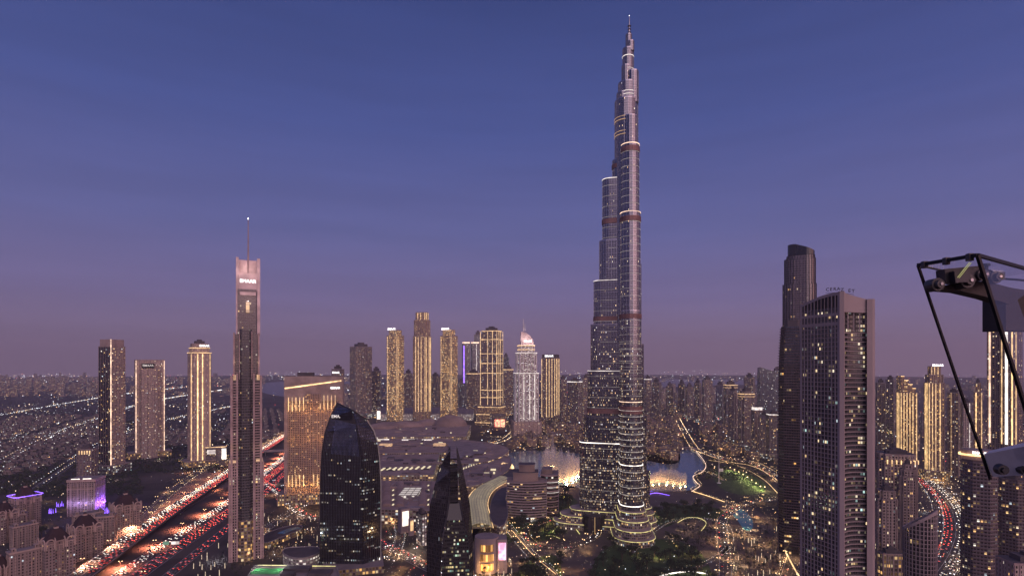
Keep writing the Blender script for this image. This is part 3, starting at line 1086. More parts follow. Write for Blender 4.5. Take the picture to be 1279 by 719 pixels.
# --- loft builder for curved towers: a closed ring of vertical edges
def loft(edges, mats, name, parent, roof=1, mats_by_side=None, fins=None):
    mb = MB()
    n = len(edges)
    base = [Vector(e[0]) for e in edges]
    us = [0.0]
    for i in range(n): us.append(us[-1] + (base[(i + 1) % n] - base[i]).length)
    for i in range(n):
        A, B = edges[i], edges[(i + 1) % n]
        side = 0 if not mats_by_side else mats_by_side[i]
        for k in range(len(A) - 1):
            q = [A[k], B[k], B[k + 1], A[k + 1]]
            mb.face(q, [(us[i], q[0][2]), (us[i + 1], q[1][2]), (us[i + 1], q[2][2]), (us[i], q[3][2])], side)
        if fins and i in fins:
            cnt, w, dep, fm = fins[i]
            nr = (Vector(B[0]) - Vector(A[0])).normalized(); nr = Vector((nr.y, -nr.x, 0)) * dep
            for j in range(1, cnt):
                t = j / cnt
                pts = [Vector(A[k]).lerp(Vector(B[k]), t) + nr * 0.5 for k in range(len(A))]
                for k in range(len(pts) - 1):
                    mb.bar(pts[k], pts[k + 1], w, dep, fm)
    mb.face([e[-1] for e in edges], None, roof)
    return mb.build(name, mats, parent)


# --- dark curved sail-shaped glass tower
S = Site(440, 735)
M['sailglass'] = facade('dark_curtain_wall', (0.012, 0.012, 0.015), (0.10, 0.11, 0.15), 1.5, 3.9, 0.8, (0.3, 0.8), 0.2, COOL, 0.7, 0.2, 0.2, 0.06, 1.0, (70, 170, 0.12), 7.0, 0.85)
sl = thing('office_tower', 'black glass office tower with a curved sail-shaped top, standing before the gold-lit hotel', 'office tower', S.loc, S.rz)
def edge(S, y, pts):
    return [Vector((S.lx(a, y), y, 0 if b is None else S.lz(b, a, y))) for a, b in pts]
eL = edge(S, 2, [(400, None), (400, 660), (400.3, 600), (402, 565), (406, 540), (412, 522), (421, 503)])
eF = edge(S, -17, [(453, None), (453, 660), (453, 600), (452, 570), (449, 545), (446, 530), (440, 512)])
eR = edge(S, -3, [(475, None), (475.5, 660), (475.5, 605), (474, 575), (471.5, 553), (467, 538), (458, 524)])
eB = edge(S, 24, [(440, None), (440, 660), (440, 600), (440, 570), (438, 550), (436, 535), (430, 518)])
loft([eL, eF, eR, eB], [M['sailglass'], M['black'], M['darksteel']], 'facade', sl, 1, None, {0: (26, 0.22, 0.5, 2), 1: (9, 0.22, 0.5, 2)})
M['sailedge'] = plain('pale_edge_fin', (0.36, 0.36, 0.33), 0.4, 0.4)
mb = MB()
for k in range(len(eR) - 1): mb.bar(eR[k] + Vector((0.3, -0.6, 0)), eR[k + 1] + Vector((0.3, -0.6, 0)), 0.8, 1.4)
mb.build('edge_fin', M['sailedge'], sl)
mb = MB()
for k in range(len(eL) - 1): mb.bar(eL[k] + Vector((-0.3, -0.4, 0)), eL[k + 1] + Vector((-0.3, -0.4, 0)), 0.6, 1.0)
for a, b in ((eL[-1], eF[-1]), (eF[-1], eR[-1])): mb.bar(a, b, 1.2, 1.6)
mb.build('roof_edge', M['darksteel'], sl)
mb = MB(); mb.tube((S.lx(474, -5), -6, 0.5), (S.lx(474, -5), -6, 12), 0.8, 0.3, 8); mb.build('corner_uplight', M['whiteled'], sl)
# plant louvres below the slanting top, the blue sheen put into their colour
mb = MB()
nrm = (eF[0] - eL[0]).normalized()
for j in range(22):
    t = 0.24 + j * 0.033
    a = eL[3].lerp(eF[3], t); b = eL[5].lerp(eF[5], t)
    off = Vector((nrm.y, -nrm.x, 0)) * 0.75
    mb.bar(a + off, b + off, 1.1, 0.3)
M['bluefin'] = plain('blue_sheen_louvre', (0.15, 0.19, 0.36), 0.3, 0.4)
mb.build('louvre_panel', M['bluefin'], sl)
pb = (eL[5].lerp(eF[5], 0.32)) + Vector((nrm.y, -nrm.x, 0)) * 1.1
text_obj('roof_sign', 'EMAAR', 5.6, 'whitesoft', sl, pb + Vector((0, 0, 5)), math.atan2(nrm.y, nrm.x), 0.12, 0.06)
mb = MB(); mb.box(S.lx(404), S.lx(478), -30, 26, 0, 9, 0, 1); mb.build('podium', [M['podium_lit'], M['roofgrey']], sl)

# --- twin-shell pointed dark tower
S = Site(561, 600)
M['shell'] = facade('dark_shell_panels', (0.035, 0.028, 0.028), (0.016, 0.014, 0.016), 1.7, 3.9, 0.9, (0.06, 0.95), 0.035, WARM, 0.5, 0.4, 0.3, 0.12, 1.0)
M['slotglass'] = facade('slot_glazing', (0.02, 0.02, 0.022), (0.012, 0.012, 0.014), 2.0, 4.0, 0.86, (0.3, 0.8), 0.6, [(1, 0.8, 0.4), (0.75, 1, 0.7), (1, 0.9, 0.7), (0.6, 1, 0.85), (1, 0.75, 0.35)], 0.75, 0.4, 0.2, 0.1, 0.9, (60, 120, 0.0))
tw = thing('office_tower', 'dark pointed tower of two curved shells with a glazed slot between them', 'office tower', S.loc, S.rz)
def shell(outer, inner):
    """profile from outer edge and inner edge rows, extruded in depth with a sharper back"""
    n = len(outer)
    fo = [Vector((S.lx(a), -2, 0 if b is None else S.lz(b, a))) for a, b in outer]
    fi = [Vector((S.lx(a), -15, 0 if b is None else S.lz(b, a))) for a, b in inner]
    bi = [Vector((S.lx(a), 13, (0 if b is None else S.lz(b, a)))) for a, b in inner]
    return fo, fi, bi
oL = [(533, None), (533, 700), (534, 660), (537, 630), (543, 604), (551, 580), (561, 558.5)]
iL = [(551, None), (551, 700), (552, 668), (557, 640), (561, 612), (562.2, 585), (562.6, 558)]
oR = [(591, None), (591, 700), (590, 660), (587, 630), (582, 604), (577, 580), (571, 558.5)]
iR = [(586, None), (586, 700), (584.5, 668), (578, 640), (574, 612), (571, 585), (570, 558)]
fo, fi, bi = shell(oL, iL)
loft([fo, fi, bi], [M['shell'], M['black'], M['darksteel']], 'shell', tw, 1, None, {0: (9, 0.2, 0.35, 2)})
fo, fi, bi = shell(oR, iR)
loft([fi, fo, bi], [M['shell'], M['black'], M['darksteel']], 'shell', tw, 1, None, {0: (5, 0.2, 0.35, 2)})
mb = MB()
gl = [(552, None), (552, 700), (553.5, 668), (558.2, 645)]
gr = [(585.5, None), (585.5, 700), (584, 668), (577, 645)]
A = [Vector((S.lx(a), -13.5, 0 if b is None else S.lz(b, a))) for a, b in gl]
B = [Vector((S.lx(a), -13.5, 0 if b is None else S.lz(b, a))) for a, b in gr]
for k in range(3):
    mb.face([A[k], B[k], B[k + 1], A[k + 1]], [(0, A[k].z), (28, B[k].z), (28, B[k + 1].z), (0, A[k + 1].z)], 0)
mb.face([A[3], B[3], B[3] + Vector((-3, 9, 16)), A[3] + Vector((3, 9, 16))], [(0, 0), (16, 0), (14, 10), (2, 10)], 1)
mb.build('slot_glazing', [M['slotglass'], M['blackglass']], tw)
for y in (622, 603, 585):
    mb = MB(); mb.box(S.lx(562), S.lx(571.5), -7, 8, S.lz(y) - 2.2, S.lz(y), 0); mb.build('bridge_floor', M['darksteel'], tw)
mb = MB(); mb.box(S.lx(562), S.lx(572), 5, 8, 60, S.lz(580), 0); mb.build('slot_back', M['slotglass'], tw)

# --- great concrete tower at right with a flat grid face and a concave glazed face
S = Site(1046, 450, 0.0)
M['gridglass'] = facade('deep_window_grid', (0.05, 0.042, 0.045), (0.016, 0.016, 0.022), 1.75, 3.55, 0.8, (0.2, 0.8), 0.17, MIXED, 0.9, 0.85, 0.0, 0.1, 0.8)
M['curveglass'] = facade('concave_glazing', (0.06, 0.05, 0.05), (0.016, 0.018, 0.024), 1.9, 3.55, 0.8, (0.25, 0.8), 0.28, MIXED, 0.9, 0.85, 0.0, 0.1, 0.8)
M['wallmauve'] = plain('mauve_concrete', (0.36, 0.295, 0.295), 0.8, var=0.12, scale=0.03)
gt = thing('residential_tower', 'huge mauve concrete tower with flat window grid and concave glazed face', 'tower', S.loc, S.rz)
p0 = Vector((S.lx(1000.5, 9), 9)); p1 = Vector((S.lx(1047.5, -14), -14)); p2 = Vector((S.lx(1054, -14), -14)); p3 = Vector((S.lx(1083, 3), 3))
p4 = Vector((S.lx(1092, 6), 6)); p5 = Vector((p4.x - 3, 34)); p6 = Vector((p0.x + 6, 36))
zt = S.lz(376)
def lv(a, b, t): return a + (b - a) * t
# flat face core and back
mb = MB()
cv = []
for i in range(9):
    t = i / 8
    c_ = lv(p2, p3, t)
    n_ = Vector(((p3 - p2).y, -(p3 - p2).x)).normalized()
    cv.append(c_ - n_ * (2.0 + 3.2 * math.sin(math.pi * t)))
fn = Vector(((p1 - p0).y, -(p1 - p0).x)).normalized()
core_poly = [p0 - fn * 0.4, p1 - fn * 0.4, p1 - fn * 2.0] + cv + [p4 + Vector((-1, 2)), p5, p6]
core_poly = [(v.x, v.y) for v in core_poly]
n = len(core_poly); u = 0
for i in range(n):
    a, b = core_poly[i], core_poly[(i + 1) % n]
    w = math.hypot(b[0] - a[0], b[1] - a[1])
    mm = 1 if 3 <= i < 11 else 0
    mb.face([(a[0], a[1], 0), (b[0], b[1], 0), (b[0], b[1], zt - 6), (a[0], a[1], zt - 6)], [(u, 0), (u + w, 0), (u + w, zt - 6), (u, zt - 6)], mm)
    u += w
mb.face([(a[0], a[1], zt - 6) for a in core_poly], None, 2)
mb.build('glazing', [M['gridglass'], M['curveglass'], M['roofgrey']], gt)
# flat face: precast grid in front of the glass
mb = MB()
ln = (p1 - p0).length
tdir = (p1 - p0).normalized()
ztop = lambda t: S.lz(377) + (S.lz(367) - S.lz(377)) * math.sin(math.pi * 0.5 * min(1, t * 1.05))
nb = 11
for i in range(nb + 1):
    t = i / nb
    w = (0.3 if 5 <= i <= 8 else 0.75) if 0 < i < nb else 2.0
    c_ = lv(p0, p1, t)
    q = [c_ - tdir * w / 2 - fn * 0.45, c_ - tdir * w / 2 + fn * 0.1, c_ + tdir * w / 2 + fn * 0.1, c_ + tdir * w / 2 - fn * 0.45]
    q = [q[1], q[2], q[3], q[0]]
    mb.prism([(v.x, v.y) for v in q], 0, ztop(t), 0, 0)
z = 3.0
while z < zt - 22:
    a, b = p0 + tdir * 0.8, p1 - tdir * 0.8
    q = [a - fn * 0.42, a - fn * 0.08, b - fn * 0.08, b - fn * 0.42]
    q = [q[1], q[2], q[3], q[0]]
    mb.prism([(v.x, v.y) for v in q], z, z + 0.5, 0, 0, True)
    z += 3.55
for zz, h in ((zt - 20, 2.6), (zt - 12.5, 2.2)):
    a, b = p0 + tdir * 0.8, p1 - tdir * 0.8
    q = [a - fn * 0.08, b - fn * 0.08, b - fn * 0.8, a - fn * 0.8]
    mb.prism([(v.x, v.y) for v in q], zz, zz + h, 0, 0, True)
# dark blank wall behind the open slots of the head
for i in range(10):
    a, b = lv(p0, p1, i / 10) - fn * 0.6, lv(p0, p1, (i + 1) / 10) - fn * 0.6
    mb.face([(a.x, a.y, zt - 6.5), (b.x, b.y, zt - 6.5), (b.x, b.y, ztop((i + 1) / 10) - 0.6), (a.x, a.y, ztop(i / 10) - 0.6)], None, 1)
# curved head over the grid
K = 10
for i in range(K):
    a, b = lv(p0, p1, i / K), lv(p0, p1, (i + 1) / K)
    q = [a + fn * 0.14, b + fn * 0.14, b - fn * 0.95, a - fn * 0.95]
    mb.prism([(v.x, v.y) for v in q], 0, 0, 0, 0, True, ztops=[ztop(i / K), ztop((i + 1) / K), ztop((i + 1) / K), ztop(i / K)]) if False else None
    zl = [ztop(i / K), ztop((i + 1) / K)]
    for (A_, B_) in (((a + fn * 0.14), (b + fn * 0.14)),):
        mb.face([(A_.x, A_.y, zl[0] - 2.4), (B_.x, B_.y, zl[1] - 2.4), (B_.x, B_.y, zl[1]), (A_.x, A_.y, zl[0])], None, 0)
    aa, bb = a - fn * 2.5, b - fn * 2.5
    af, bf = a + fn * 0.14, b + fn * 0.14
    mb.face([(af.x, af.y, zl[0]), (bf.x, bf.y, zl[1]), (bb.x, bb.y, zl[1]), (aa.x, aa.y, zl[0])], None, 0)
mb.build('precast_grid', [M['wallmauve'], M['black']], gt)
# wider projecting bay of windows in the flat face
# corner pier and end pier
mb = MB()
q = [p1 - tdir * 0.6, p1 + Vector((0.6, -1.2)), p2 + Vector((0.2, -1.0)), p2 + Vector((0.6, 3.6)), p1 + Vector((0, 4))]
mb.prism([(v.x, v.y) for v in q], 0, S.lz(366.5), 0, 0)
mb.build('corner_pier', M['wallmauve'], gt)
mb = MB()
q = [p3 + Vector((-0.2, -2.2))]
for i in range(7):
    a = -math.pi / 2 + math.pi * 0.55 * i / 6
    q.append(Vector((p4.x - 2.2 + 2.6 * math.cos(a), p4.y - 0.5 + 4.0 * math.sin(a))))
q += [p4 + Vector((0, 9)), p3 + Vector((0.2, 6))]
mb.prism([(v.x, v.y) for v in q], 0, S.lz(375), 0, 0)
mb.build('end_pier', M['wallmauve'], gt)
# concave face: floor slabs bowed outwards, mullions
mb = MB()
z = 3.0
n_ = Vector(((p3 - p2).y, -(p3 - p2).x)).normalized()
cvo = [c + n_ * 1.25 for c in cv]
while z < zt - 26:
    for i in range(8):
        a, b, c_, d_ = cvo[i], cvo[i + 1], cv[i + 1], cv[i]
        mb.face([(a.x, a.y, z), (b.x, b.y, z), (b.x, b.y, z + 0.55), (a.x, a.y, z + 0.55)], None, 0)
        mb.face([(a.x, a.y, z + 0.55), (b.x, b.y, z + 0.55), (c_.x, c_.y, z + 0.55), (d_.x, d_.y, z + 0.55)], None, 0)
        mb.face([(d_.x, d_.y, z), (c_.x, c_.y, z), (b.x, b.y, z), (a.x, a.y, z)], None, 0)
    z += 3.55
mb.build('balcony_slabs', M['wallmauve'], gt)
mb = MB()
for i in range(5):
    a = lv(p2, p3, i / 4) - n_ * 1.6
    mb.box(a.x - 0.4, a.x + 0.4, a.y - 0.4, a.y + 0.4, zt - 24, zt - 8, 0)
mb.build('loggia_column', M['wallmauve'], gt)
mb = MB()
for i in range(8):
    za, zb_ = S.lz(367.5 + 7.5 * (i / 8) ** 0.8), S.lz(367.5 + 7.5 * ((i + 1) / 8) ** 0.8)
    a, b = lv(p2, p3, i / 8) - n_ * 0.4 * math.sin(math.pi * i / 8), lv(p2, p3, (i + 1) / 8) - n_ * 0.4 * math.sin(math.pi * (i + 1) / 8)
    a2, b2 = a - n_ * 9, b - n_ * 9
    mb.face([(a.x, a.y, zt - 10), (b.x, b.y, zt - 10), (b.x, b.y, zb_), (a.x, a.y, za)], None, 0)
    mb.face([(a.x, a.y, za), (b.x, b.y, zb_), (b2.x, b2.y, zb_), (a2.x, a2.y, za)], None, 0)
    mb.face([(a2.x, a2.y, zt - 10), (b2.x, b2.y, zt - 10), (b.x, b.y, zt - 10), (a.x, a.y, zt - 10)], None, 0)
mb.build('parapet', M['wallmauve'], gt)
for i, ch in enumerate('CERAZ ET'):
    if ch == ' ': continue
    px_ = 1033.5 + i * 4.6
    yy = -10 if px_ < 1050 else -9
    zr = S.lz(366.0 if px_ < 1050 else 367.0 + (px_ - 1050) * 0.16)
    o = text_obj('roof_letter', ch, 3.6, 'darksteel', gt, (S.lx(px_, yy), yy + 2, zr + 2.4), 0, 0.18, 0.05)
mb = MB()
mb.bar((S.lx(1031, -8), -7.6, S.lz(366.4)), (S.lx(1050, -8), -7.6, S.lz(366.4)), 0.25)
mb.bar((S.lx(1050, -8), -6.6, S.lz(366.6)), (S.lx(1067, -8), -6.6, S.lz(370.0)), 0.25)
mb.build('sign_rail', M['darksteel'], gt)
# balconies on the far flank, seen edge-on
mb = MB(); z = 20
while z < zt - 28:
    mb.box(p5.x - 1, p5.x + 4.0, 16, 30, z, z + 1.0, 0); z += 7.1
mb.build('flank_balcony', M['wallmauve'], gt)

# --- dark balconied tower and the tall rounded tower behind it
S = Site(990, 800)
dk = thing('residential_tower', 'dark tapering tower ringed by thin balcony slabs, left of the huge mauve tower', 'tower', S.loc, S.rz)
M['darkflat'] = facade('dark_flats', (0.03, 0.026, 0.028), (0.014, 0.014, 0.018), 3.0, 3.8, 0.85, (0.08, 0.9), 0.06, GOLD, 1.1, 0.4, 0, 0.12, 0.8)
mb = MB()
pl, loc, rz = fit(sh_cham(1, 0.9, 0.2), 0, 800, 973, 1008)
NL = 12
ztp = S.lz(408)
def tap(t): return 0.97 + 0.05 * math.sin(math.pi * (0.15 + 0.75 * t)) - (0.16 * max(0, t - 0.86) / 0.14)
for k in range(NL):
    a, b = scaled(pl, tap(k / NL)), scaled(pl, tap((k + 1) / NL))
    za, zb_ = ztp * k / NL, ztp * (k + 1) / NL
    u = 0
    for i in range(len(pl)):
        j = (i + 1) % len(pl)
        w = math.hypot(pl[j][0] - pl[i][0], pl[j][1] - pl[i][1])
        mb.face([(a[i][0], a[i][1], za), (a[j][0], a[j][1], za), (b[j][0], b[j][1], zb_), (b[i][0], b[i][1], zb_)], [(u, za), (u + w, za), (u + w, zb_), (u, zb_)], 0)
        u += w
mb.face([(q[0], q[1], ztp) for q in scaled(pl, tap(1.0))], None, 1)
mb.build('facade', [M['darkflat'], M['roofdark']], dk)
M['mauvedark'] = plain('dark_mauve_slab', (0.14, 0.10, 0.105), 0.7)
mb = MB(); z = 12
while z < ztp - 2:
    g_ = grown(scaled(pl, tap(z / ztp)), 1.5)
    mb.prism(g_, z, z + 0.7, 0, 0, True); z += 3.8
mb.build('balcony_slabs', M['mauvedark'], dk)
mb = MB(); mb.prism(scaled(pl, 0.6), ztp, ztp + 9, 0, 0); mb.build('roof_plant', M['roofdark'], dk)
S = Site(998, 1000)
M['sunsetglass'] = facade('bronze_curtain_wall', (0.20, 0.155, 0.15), (0.05, 0.045, 0.055), 2.4, 4.0, 0.72, (0.14, 0.88), 0.03, WARM, 0.7, 0.35, 0.5, 0.12)
tl = thing('tower', 'tall rounded glass tower with a stepped black-capped top, rising behind the dark balconied tower', 'tower', S.loc, S.rz)
for (a, b, yt, yb) in ((977.5, 1019.5, 356, None), (979.5, 1018.5, 325, 356), (982.5, 1017.5, 321, 325)):
    pl, _, _ = fit(sh_round(1, 0.85, 0.3, 5), 0, 1000, a, b)
    cx_ = S.lx((a + b) / 2)
    pl = [(q[0] + cx_, q[1]) for q in pl]
    mb = MB(); z0_ = 0 if yb is None else S.lz(yb) - 1
    mb.prism(pl, z0_, S.lz(yt), 0, 1); piers(mb, pl, z0_, S.lz(yt) + 1, 5, 0.6, 0.6, 2)
    mb.build('facade', [M['sunsetglass'], M['roofdark'], M['darksteel']], tl)
pl, _, _ = fit(sh_round(1, 0.85, 0.3, 5), 0, 1000, 983.5, 1017.5)
cx_ = S.lx(1000.5)
mb = MB()
pl = [(q[0] + cx_, q[1]) for q in pl]
mx_, mn_ = max(q[0] for q in pl), min(q[0] for q in pl)
tops = [S.lz(306.5 + 13.0 * max(0, (q[0] - mn_) / (mx_ - mn_) - 0.25) ** 1.3) for q in pl]
mb.prism(pl, S.lz(322), 0, 0, 1, False, ztops=tops)
piers(mb, pl, S.lz(322), S.lz(322) + 3, 4, 0.5, 0.4, 1)
mb.build('cap', [M['blackglass'], M['black']], tl)

# --- tower with an elliptical sloping roof
S = Site(1149, 520)
el = thing('office_tower', 'oval pale-gridded tower with a dark sloping elliptical roof by the curving avenue', 'office tower', S.loc, S.rz)
M['ovalgrid'] = facade('oval_grid', (0.05, 0.042, 0.044), (0.018, 0.017, 0.02), 2.2, 3.9, 0.88, (0.06, 0.95), 0.04, GOLD, 0.8, 0.3, 0, 0.1, 0.8)
pl, _, _ = fit(sh_ell(1, 0.8, 28), R(20), 520, 1128.5, 1171)
mx_, mn_ = max(q[0] for q in pl), min(q[0] for q in pl)
def zel(q): return S.lz(661 - 26 * (q[0] - mn_) / (mx_ - mn_)) - 0.10 * q[1]
tops = [zel(q) for q in pl]
mb = MB(); mb.prism(scaled(pl, 0.97), 0, 0, 0, 1, False, ztops=[t - 1 for t in tops]); mb.build('glazing', [M['ovalgrid'], M['roofdark']], el)
mb = MB(); n = len(pl)
for i in range(n):
    a, b = Vector(pl[i]), Vector(pl[(i + 1) % n])
    c_ = a; t_ = (b - a).normalized(); nr = Vector((t_.y, -t_.x))
    q = [c_ - t_ * 0.35 - nr * 0.8, c_ - t_ * 0.35 + nr * 0.1, c_ + t_ * 0.35 + nr * 0.1, c_ + t_ * 0.35 - nr * 0.8]
    mb.prism([(v.x, v.y) for v in [q[0], q[1], q[2], q[3]]][::-1], 0, tops[i], 0, 0)
z = 40.0
while z < min(tops) + 20:
    for i in range(n):
        j = (i + 1) % n
        if z + 1 > min(tops[i], tops[j]): continue
        a, b = pl[i], pl[j]; ai, bi_ = scaled([a], 0.975)[0], scaled([b], 0.975)[0]
        mb.face([(a[0], a[1], z), (b[0], b[1], z), (b[0], b[1], z + 0.6), (a[0], a[1], z + 0.6)], None, 0)
        mb.face([(a[0], a[1], z + 0.6), (b[0], b[1], z + 0.6), (bi_[0], bi_[1], z + 0.6), (ai[0], ai[1], z + 0.6)], None, 0)
    z += 3.9
# thick parapet ring
for i in range(n):
    j = (i + 1) % n
    a, b = grown(pl, 0.3)[i], grown(pl, 0.3)[j]
    ai, bi_ = scaled([pl[i]], 0.93)[0], scaled([pl[j]], 0.93)[0]
    mb.face([(a[0], a[1], tops[i] - 2.2), (b[0], b[1], tops[j] - 2.2), (b[0], b[1], tops[j] + 0.8), (a[0], a[1], tops[i] + 0.8)], None, 0)
    mb.face([(a[0], a[1], tops[i] + 0.8), (b[0], b[1], tops[j] + 0.8), (bi_[0], bi_[1], tops[j] + 0.8), (ai[0], ai[1], tops[i] + 0.8)], None, 0)
    mb.face([(bi_[0], bi_[1], tops[j] - 0.8), (ai[0], ai[1], tops[i] - 0.8), (ai[0], ai[1], tops[i] + 0.8), (bi_[0], bi_[1], tops[j] + 0.8)], None, 0)
mb.build('concrete_grid', M['wallmauve'], el)
mb = MB()
for s_, o_ in ((0.62, 0.0), (0.32, 0.12)):
    r_ = [(q[0] * s_ + o_ * (mx_ - mn_), q[1] * s_) for q in pl]
    for i in range(n):
        j = (i + 1) % n
        mb.bar((r_[i][0], r_[i][1], zel(r_[i]) - 0.4), (r_[j][0], r_[j][1], zel(r_[j]) - 0.4), 0.4, 0.7)
mb.build('roof_rail', M['steel'], el)


# ------------------------------------------------------------------ the other towers
M['f_stone'] = facade('stone_flats', (0.5, 0.39, 0.34), (0.03, 0.026, 0.028), 3.2, 3.6, 0.5, (0.25, 0.8), 0.22, WARM, 1.1)  # wall tone lightened in place of floodlighting on the slim left towers
M['f_beige'] = facade('beige_flats', (0.42, 0.33, 0.29), (0.03, 0.026, 0.028), 3.6, 3.6, 0.58, (0.2, 0.82), 0.26, WARM, 1.2)  # beige raised likewise, floodlight carried by the wall colour
M['f_dark'] = facade('dark_flats_wall', (0.15, 0.12, 0.13), (0.018, 0.018, 0.024), 3.0, 3.7, 0.66, (0.18, 0.85), 0.20, WARM, 1.2)
M['f_mauve'] = facade('mauve_flats', (0.19, 0.145, 0.15), (0.022, 0.02, 0.026), 3.4, 3.6, 0.55, (0.22, 0.8), 0.24, WARM, 1.2)
M['f_glass'] = facade('blue_grey_glass', (0.12, 0.12, 0.14), (0.04, 0.048, 0.065), 2.6, 4.0, 0.86, (0.12, 0.9), 0.10, COOL, 0.9, 0.4, 0.3)
M['f_black'] = facade('black_glass_wall', (0.03, 0.027, 0.03), (0.014, 0.014, 0.02), 3.0, 3.8, 0.85, (0.15, 0.88), 0.14, WARM, 1.1, 0.4, 0.2)
M['f_gold'] = facade('gold_lit_flats', (0.34, 0.235, 0.17), (0.03, 0.024, 0.02), 3.8, 3.6, 0.56, (0.2, 0.8), 0.42, GOLD, 1.1)
M['f_balc'] = facade('balcony_lit_flats', (0.32, 0.22, 0.17), (0.03, 0.022, 0.02), 5.2, 3.8, 0.5, (0.3, 0.75), 0.8, GOLD, 2.8, clump=0.2)
M['f_white'] = facade('white_lit_flats', (0.40, 0.34, 0.33), (0.05, 0.04, 0.045), 4.6, 4.2, 0.72, (0.3, 0.85), 0.9, [(1, 0.86, 0.74), (1, 0.9, 0.82), (1, 0.82, 0.7), (1, 0.93, 0.9), (0.95, 0.9, 1)], 0.85, clump=0.1)
M['f_office'] = facade('lit_office', (0.16, 0.14, 0.15), (0.03, 0.03, 0.035), 4.0, 4.2, 0.8, (0.2, 0.85), 0.5, COOL, 0.9)


def tower(name, label, x0, x1, yt, D, shape=None, yaw=0.0, fac='f_dark', tiers=(), pier=None, strips=(), rings=(), plant=True, sign=None,
          side=None, slab=None, cat='tower', group=None, crown=None, pod=None, roof='roofdark', z0=0.0, coarse=False):
    shape = shape or sh_rect(1, 0.8)
    poly, loc, rz = fit(shape, yaw, D, x0, x1)
    t = thing(name, label, cat, loc, rz, group)
    k = D / F
    lv_ = [(1.0, yt)] + list(tiers)        # (scale, top row), widest first
    zprev = z0
    mb = MB()
    n = len(poly)
    zt = zprev
    for i, (s, y) in enumerate(lv_):
        zt = CH - (y - CY) * k
        pl = scaled(poly, s)
        if side:
            u = 0
            for q in range(n):
                a, b = pl[q], pl[(q + 1) % n]
                w = math.hypot(b[0] - a[0], b[1] - a[1])
                mb.face([(a[0], a[1], zprev), (b[0], b[1], zprev), (b[0], b[1], zt), (a[0], a[1], zt)], [(u, zprev), (u + w, zprev), (u + w, zt), (u, zt)], 3 if q in side[1] else 0)
                u += w
            mb.face([(q[0], q[1], zt) for q in pl], None, 2)
        else:
            mb.prism(pl, zprev, zt, 0, 2)
        if pier:
            piers(mb, pl, zprev, zt + 0.8, pier[0], pier[1], pier[2], 1)
        if slab:
            slabs(mb, pl, zprev + 6, zt, slab[0], slab[1], slab[2], 1)
        mb.prism(grown(pl, 0.4), zt - 0.6, zt + 1.1, 1, 2, True)
        zprev = zt
    pm = M[pier[3]] if pier and len(pier) > 3 else (M[slab[3]] if slab and len(slab) > 3 else M['concrete'])
    mats = [M[fac], pm, M[roof]] + ([M[side[0]]] if side else [])
    mb.build('facade', mats, t)
    last = scaled(poly, lv_[-1][0])
    if plant:
        mb = MB()
        h = max(4, 3.2 * k)
        mb.prism(scaled(last, 0.6), zt + 1.1, zt + 1.1 + h, 0, 0)
        mb.prism(scaled(last, 0.3), zt + 1.1 + h, zt + 1.1 + h * 1.6, 0, 0)
        mb.build('roof_plant', M['roofdark'], t)
    for s in strips:                        # (u, row top, row bottom, width px, material, tier scale)
        sc_ = s[5] if len(s) > 5 else 1.0
        za = CH - (s[1] - CY) * k
        zb_ = z0 + 2 if s[2] is None else CH - (s[2] - CY) * k
        vstrip(t, scaled(poly, sc_), s[0], zb_, za, s[3] * k, s[4], 0.9 + (pier[2] if pier else 0))
    for r_ in rings:                        # (row, height px, material, tier scale)
        ring(t, grown(scaled(poly, r_[3] if len(r_) > 3 else 1.0), 0.5), CH - (r_[0] - CY) * k, r_[1] * k, 0.6 + (pier[2] if pier else 0), r_[2])
    if crown:                               # (row top, mat, scale)
        mb = MB(); mb.prism(scaled(last, crown[2]), zt + 1.1, CH - (crown[0] - CY) * k, 0, 1)
        mb.build('crown', [M[crown[1]], M[roof]], t)
    if sign:                                # (text, size px, row, mat, offset x)
        y_ = min(p[1] for p in last) - 1.2 - (sign[5] if len(sign) > 5 else 0)
        text_obj('roof_sign', sign[0], sign[1] * k, sign[3], t, ((sign[4] if len(sign) > 4 else 0) * k, y_, CH - (sign[2] - CY) * k), 0, 0.15, 0.05 * sign[1] * k * 0.2)
    if pod:                                 # (scale, height m, facade)
        mb = MB(); pp = scaled(poly, pod[0]); mb.prism(pp, 0, pod[1], 0, 1); mb.prism(grown(pp, 0.5), pod[1] - 0.5, pod[1] + 1, 2, 1, True)
        mb.build('podium', [M[pod[2]], M['roofgrey'], M['stone']], t)
    return t


rect = sh_rect
# three slim towers at left
tower('residential_tower', 'leftmost slim tower, dark glazed face and stone face split by a bright line', 123, 156.5, 433, 1379, rect(1, 0.9), R(42), 'f_beige',
      side=('f_black', [3]), pier=(7, 0.5, 0.4, 'stone'), strips=[(0.001, 424, 592, 0.9, 'pinkled')], crown=(424, 'stone', 0.9), pod=(1.5, 22, 'f_office'))
t = tower('residential_tower', 'pale slab in a stone frame edged with bright lines, middle of three slim towers', 168, 205.5, 449.5, 1619, rect(1, 0.45), R(6), 'f_stone',
          pier=(9, 1.2, 0.6, 'stone'), strips=[(0.004, 450, 568, 0.8, 'pinkled'), (0.342, 450, 568, 0.8, 'pinkled')], plant=False, pod=(1.5, 16, 'podium_lit'))
k = 1619 / F
mb = MB(); mb.box(-10 * k, 7 * k, -0.33 * 38 * k, -0.2 * 38 * k, 0, CH - (460 - CY) * k, 0, 1); piers(mb, [(-10 * k, -0.33 * 38 * k), (7 * k, -0.33 * 38 * k), (7 * k, -0.2 * 38 * k), (-10 * k, -0.2 * 38 * k)], 0, CH - (459 - CY) * k, 8, 1.2, 0.7, 2)
mb.build('front_bay', [M['f_stone'], M['roofgrey'], M['stone']], t)
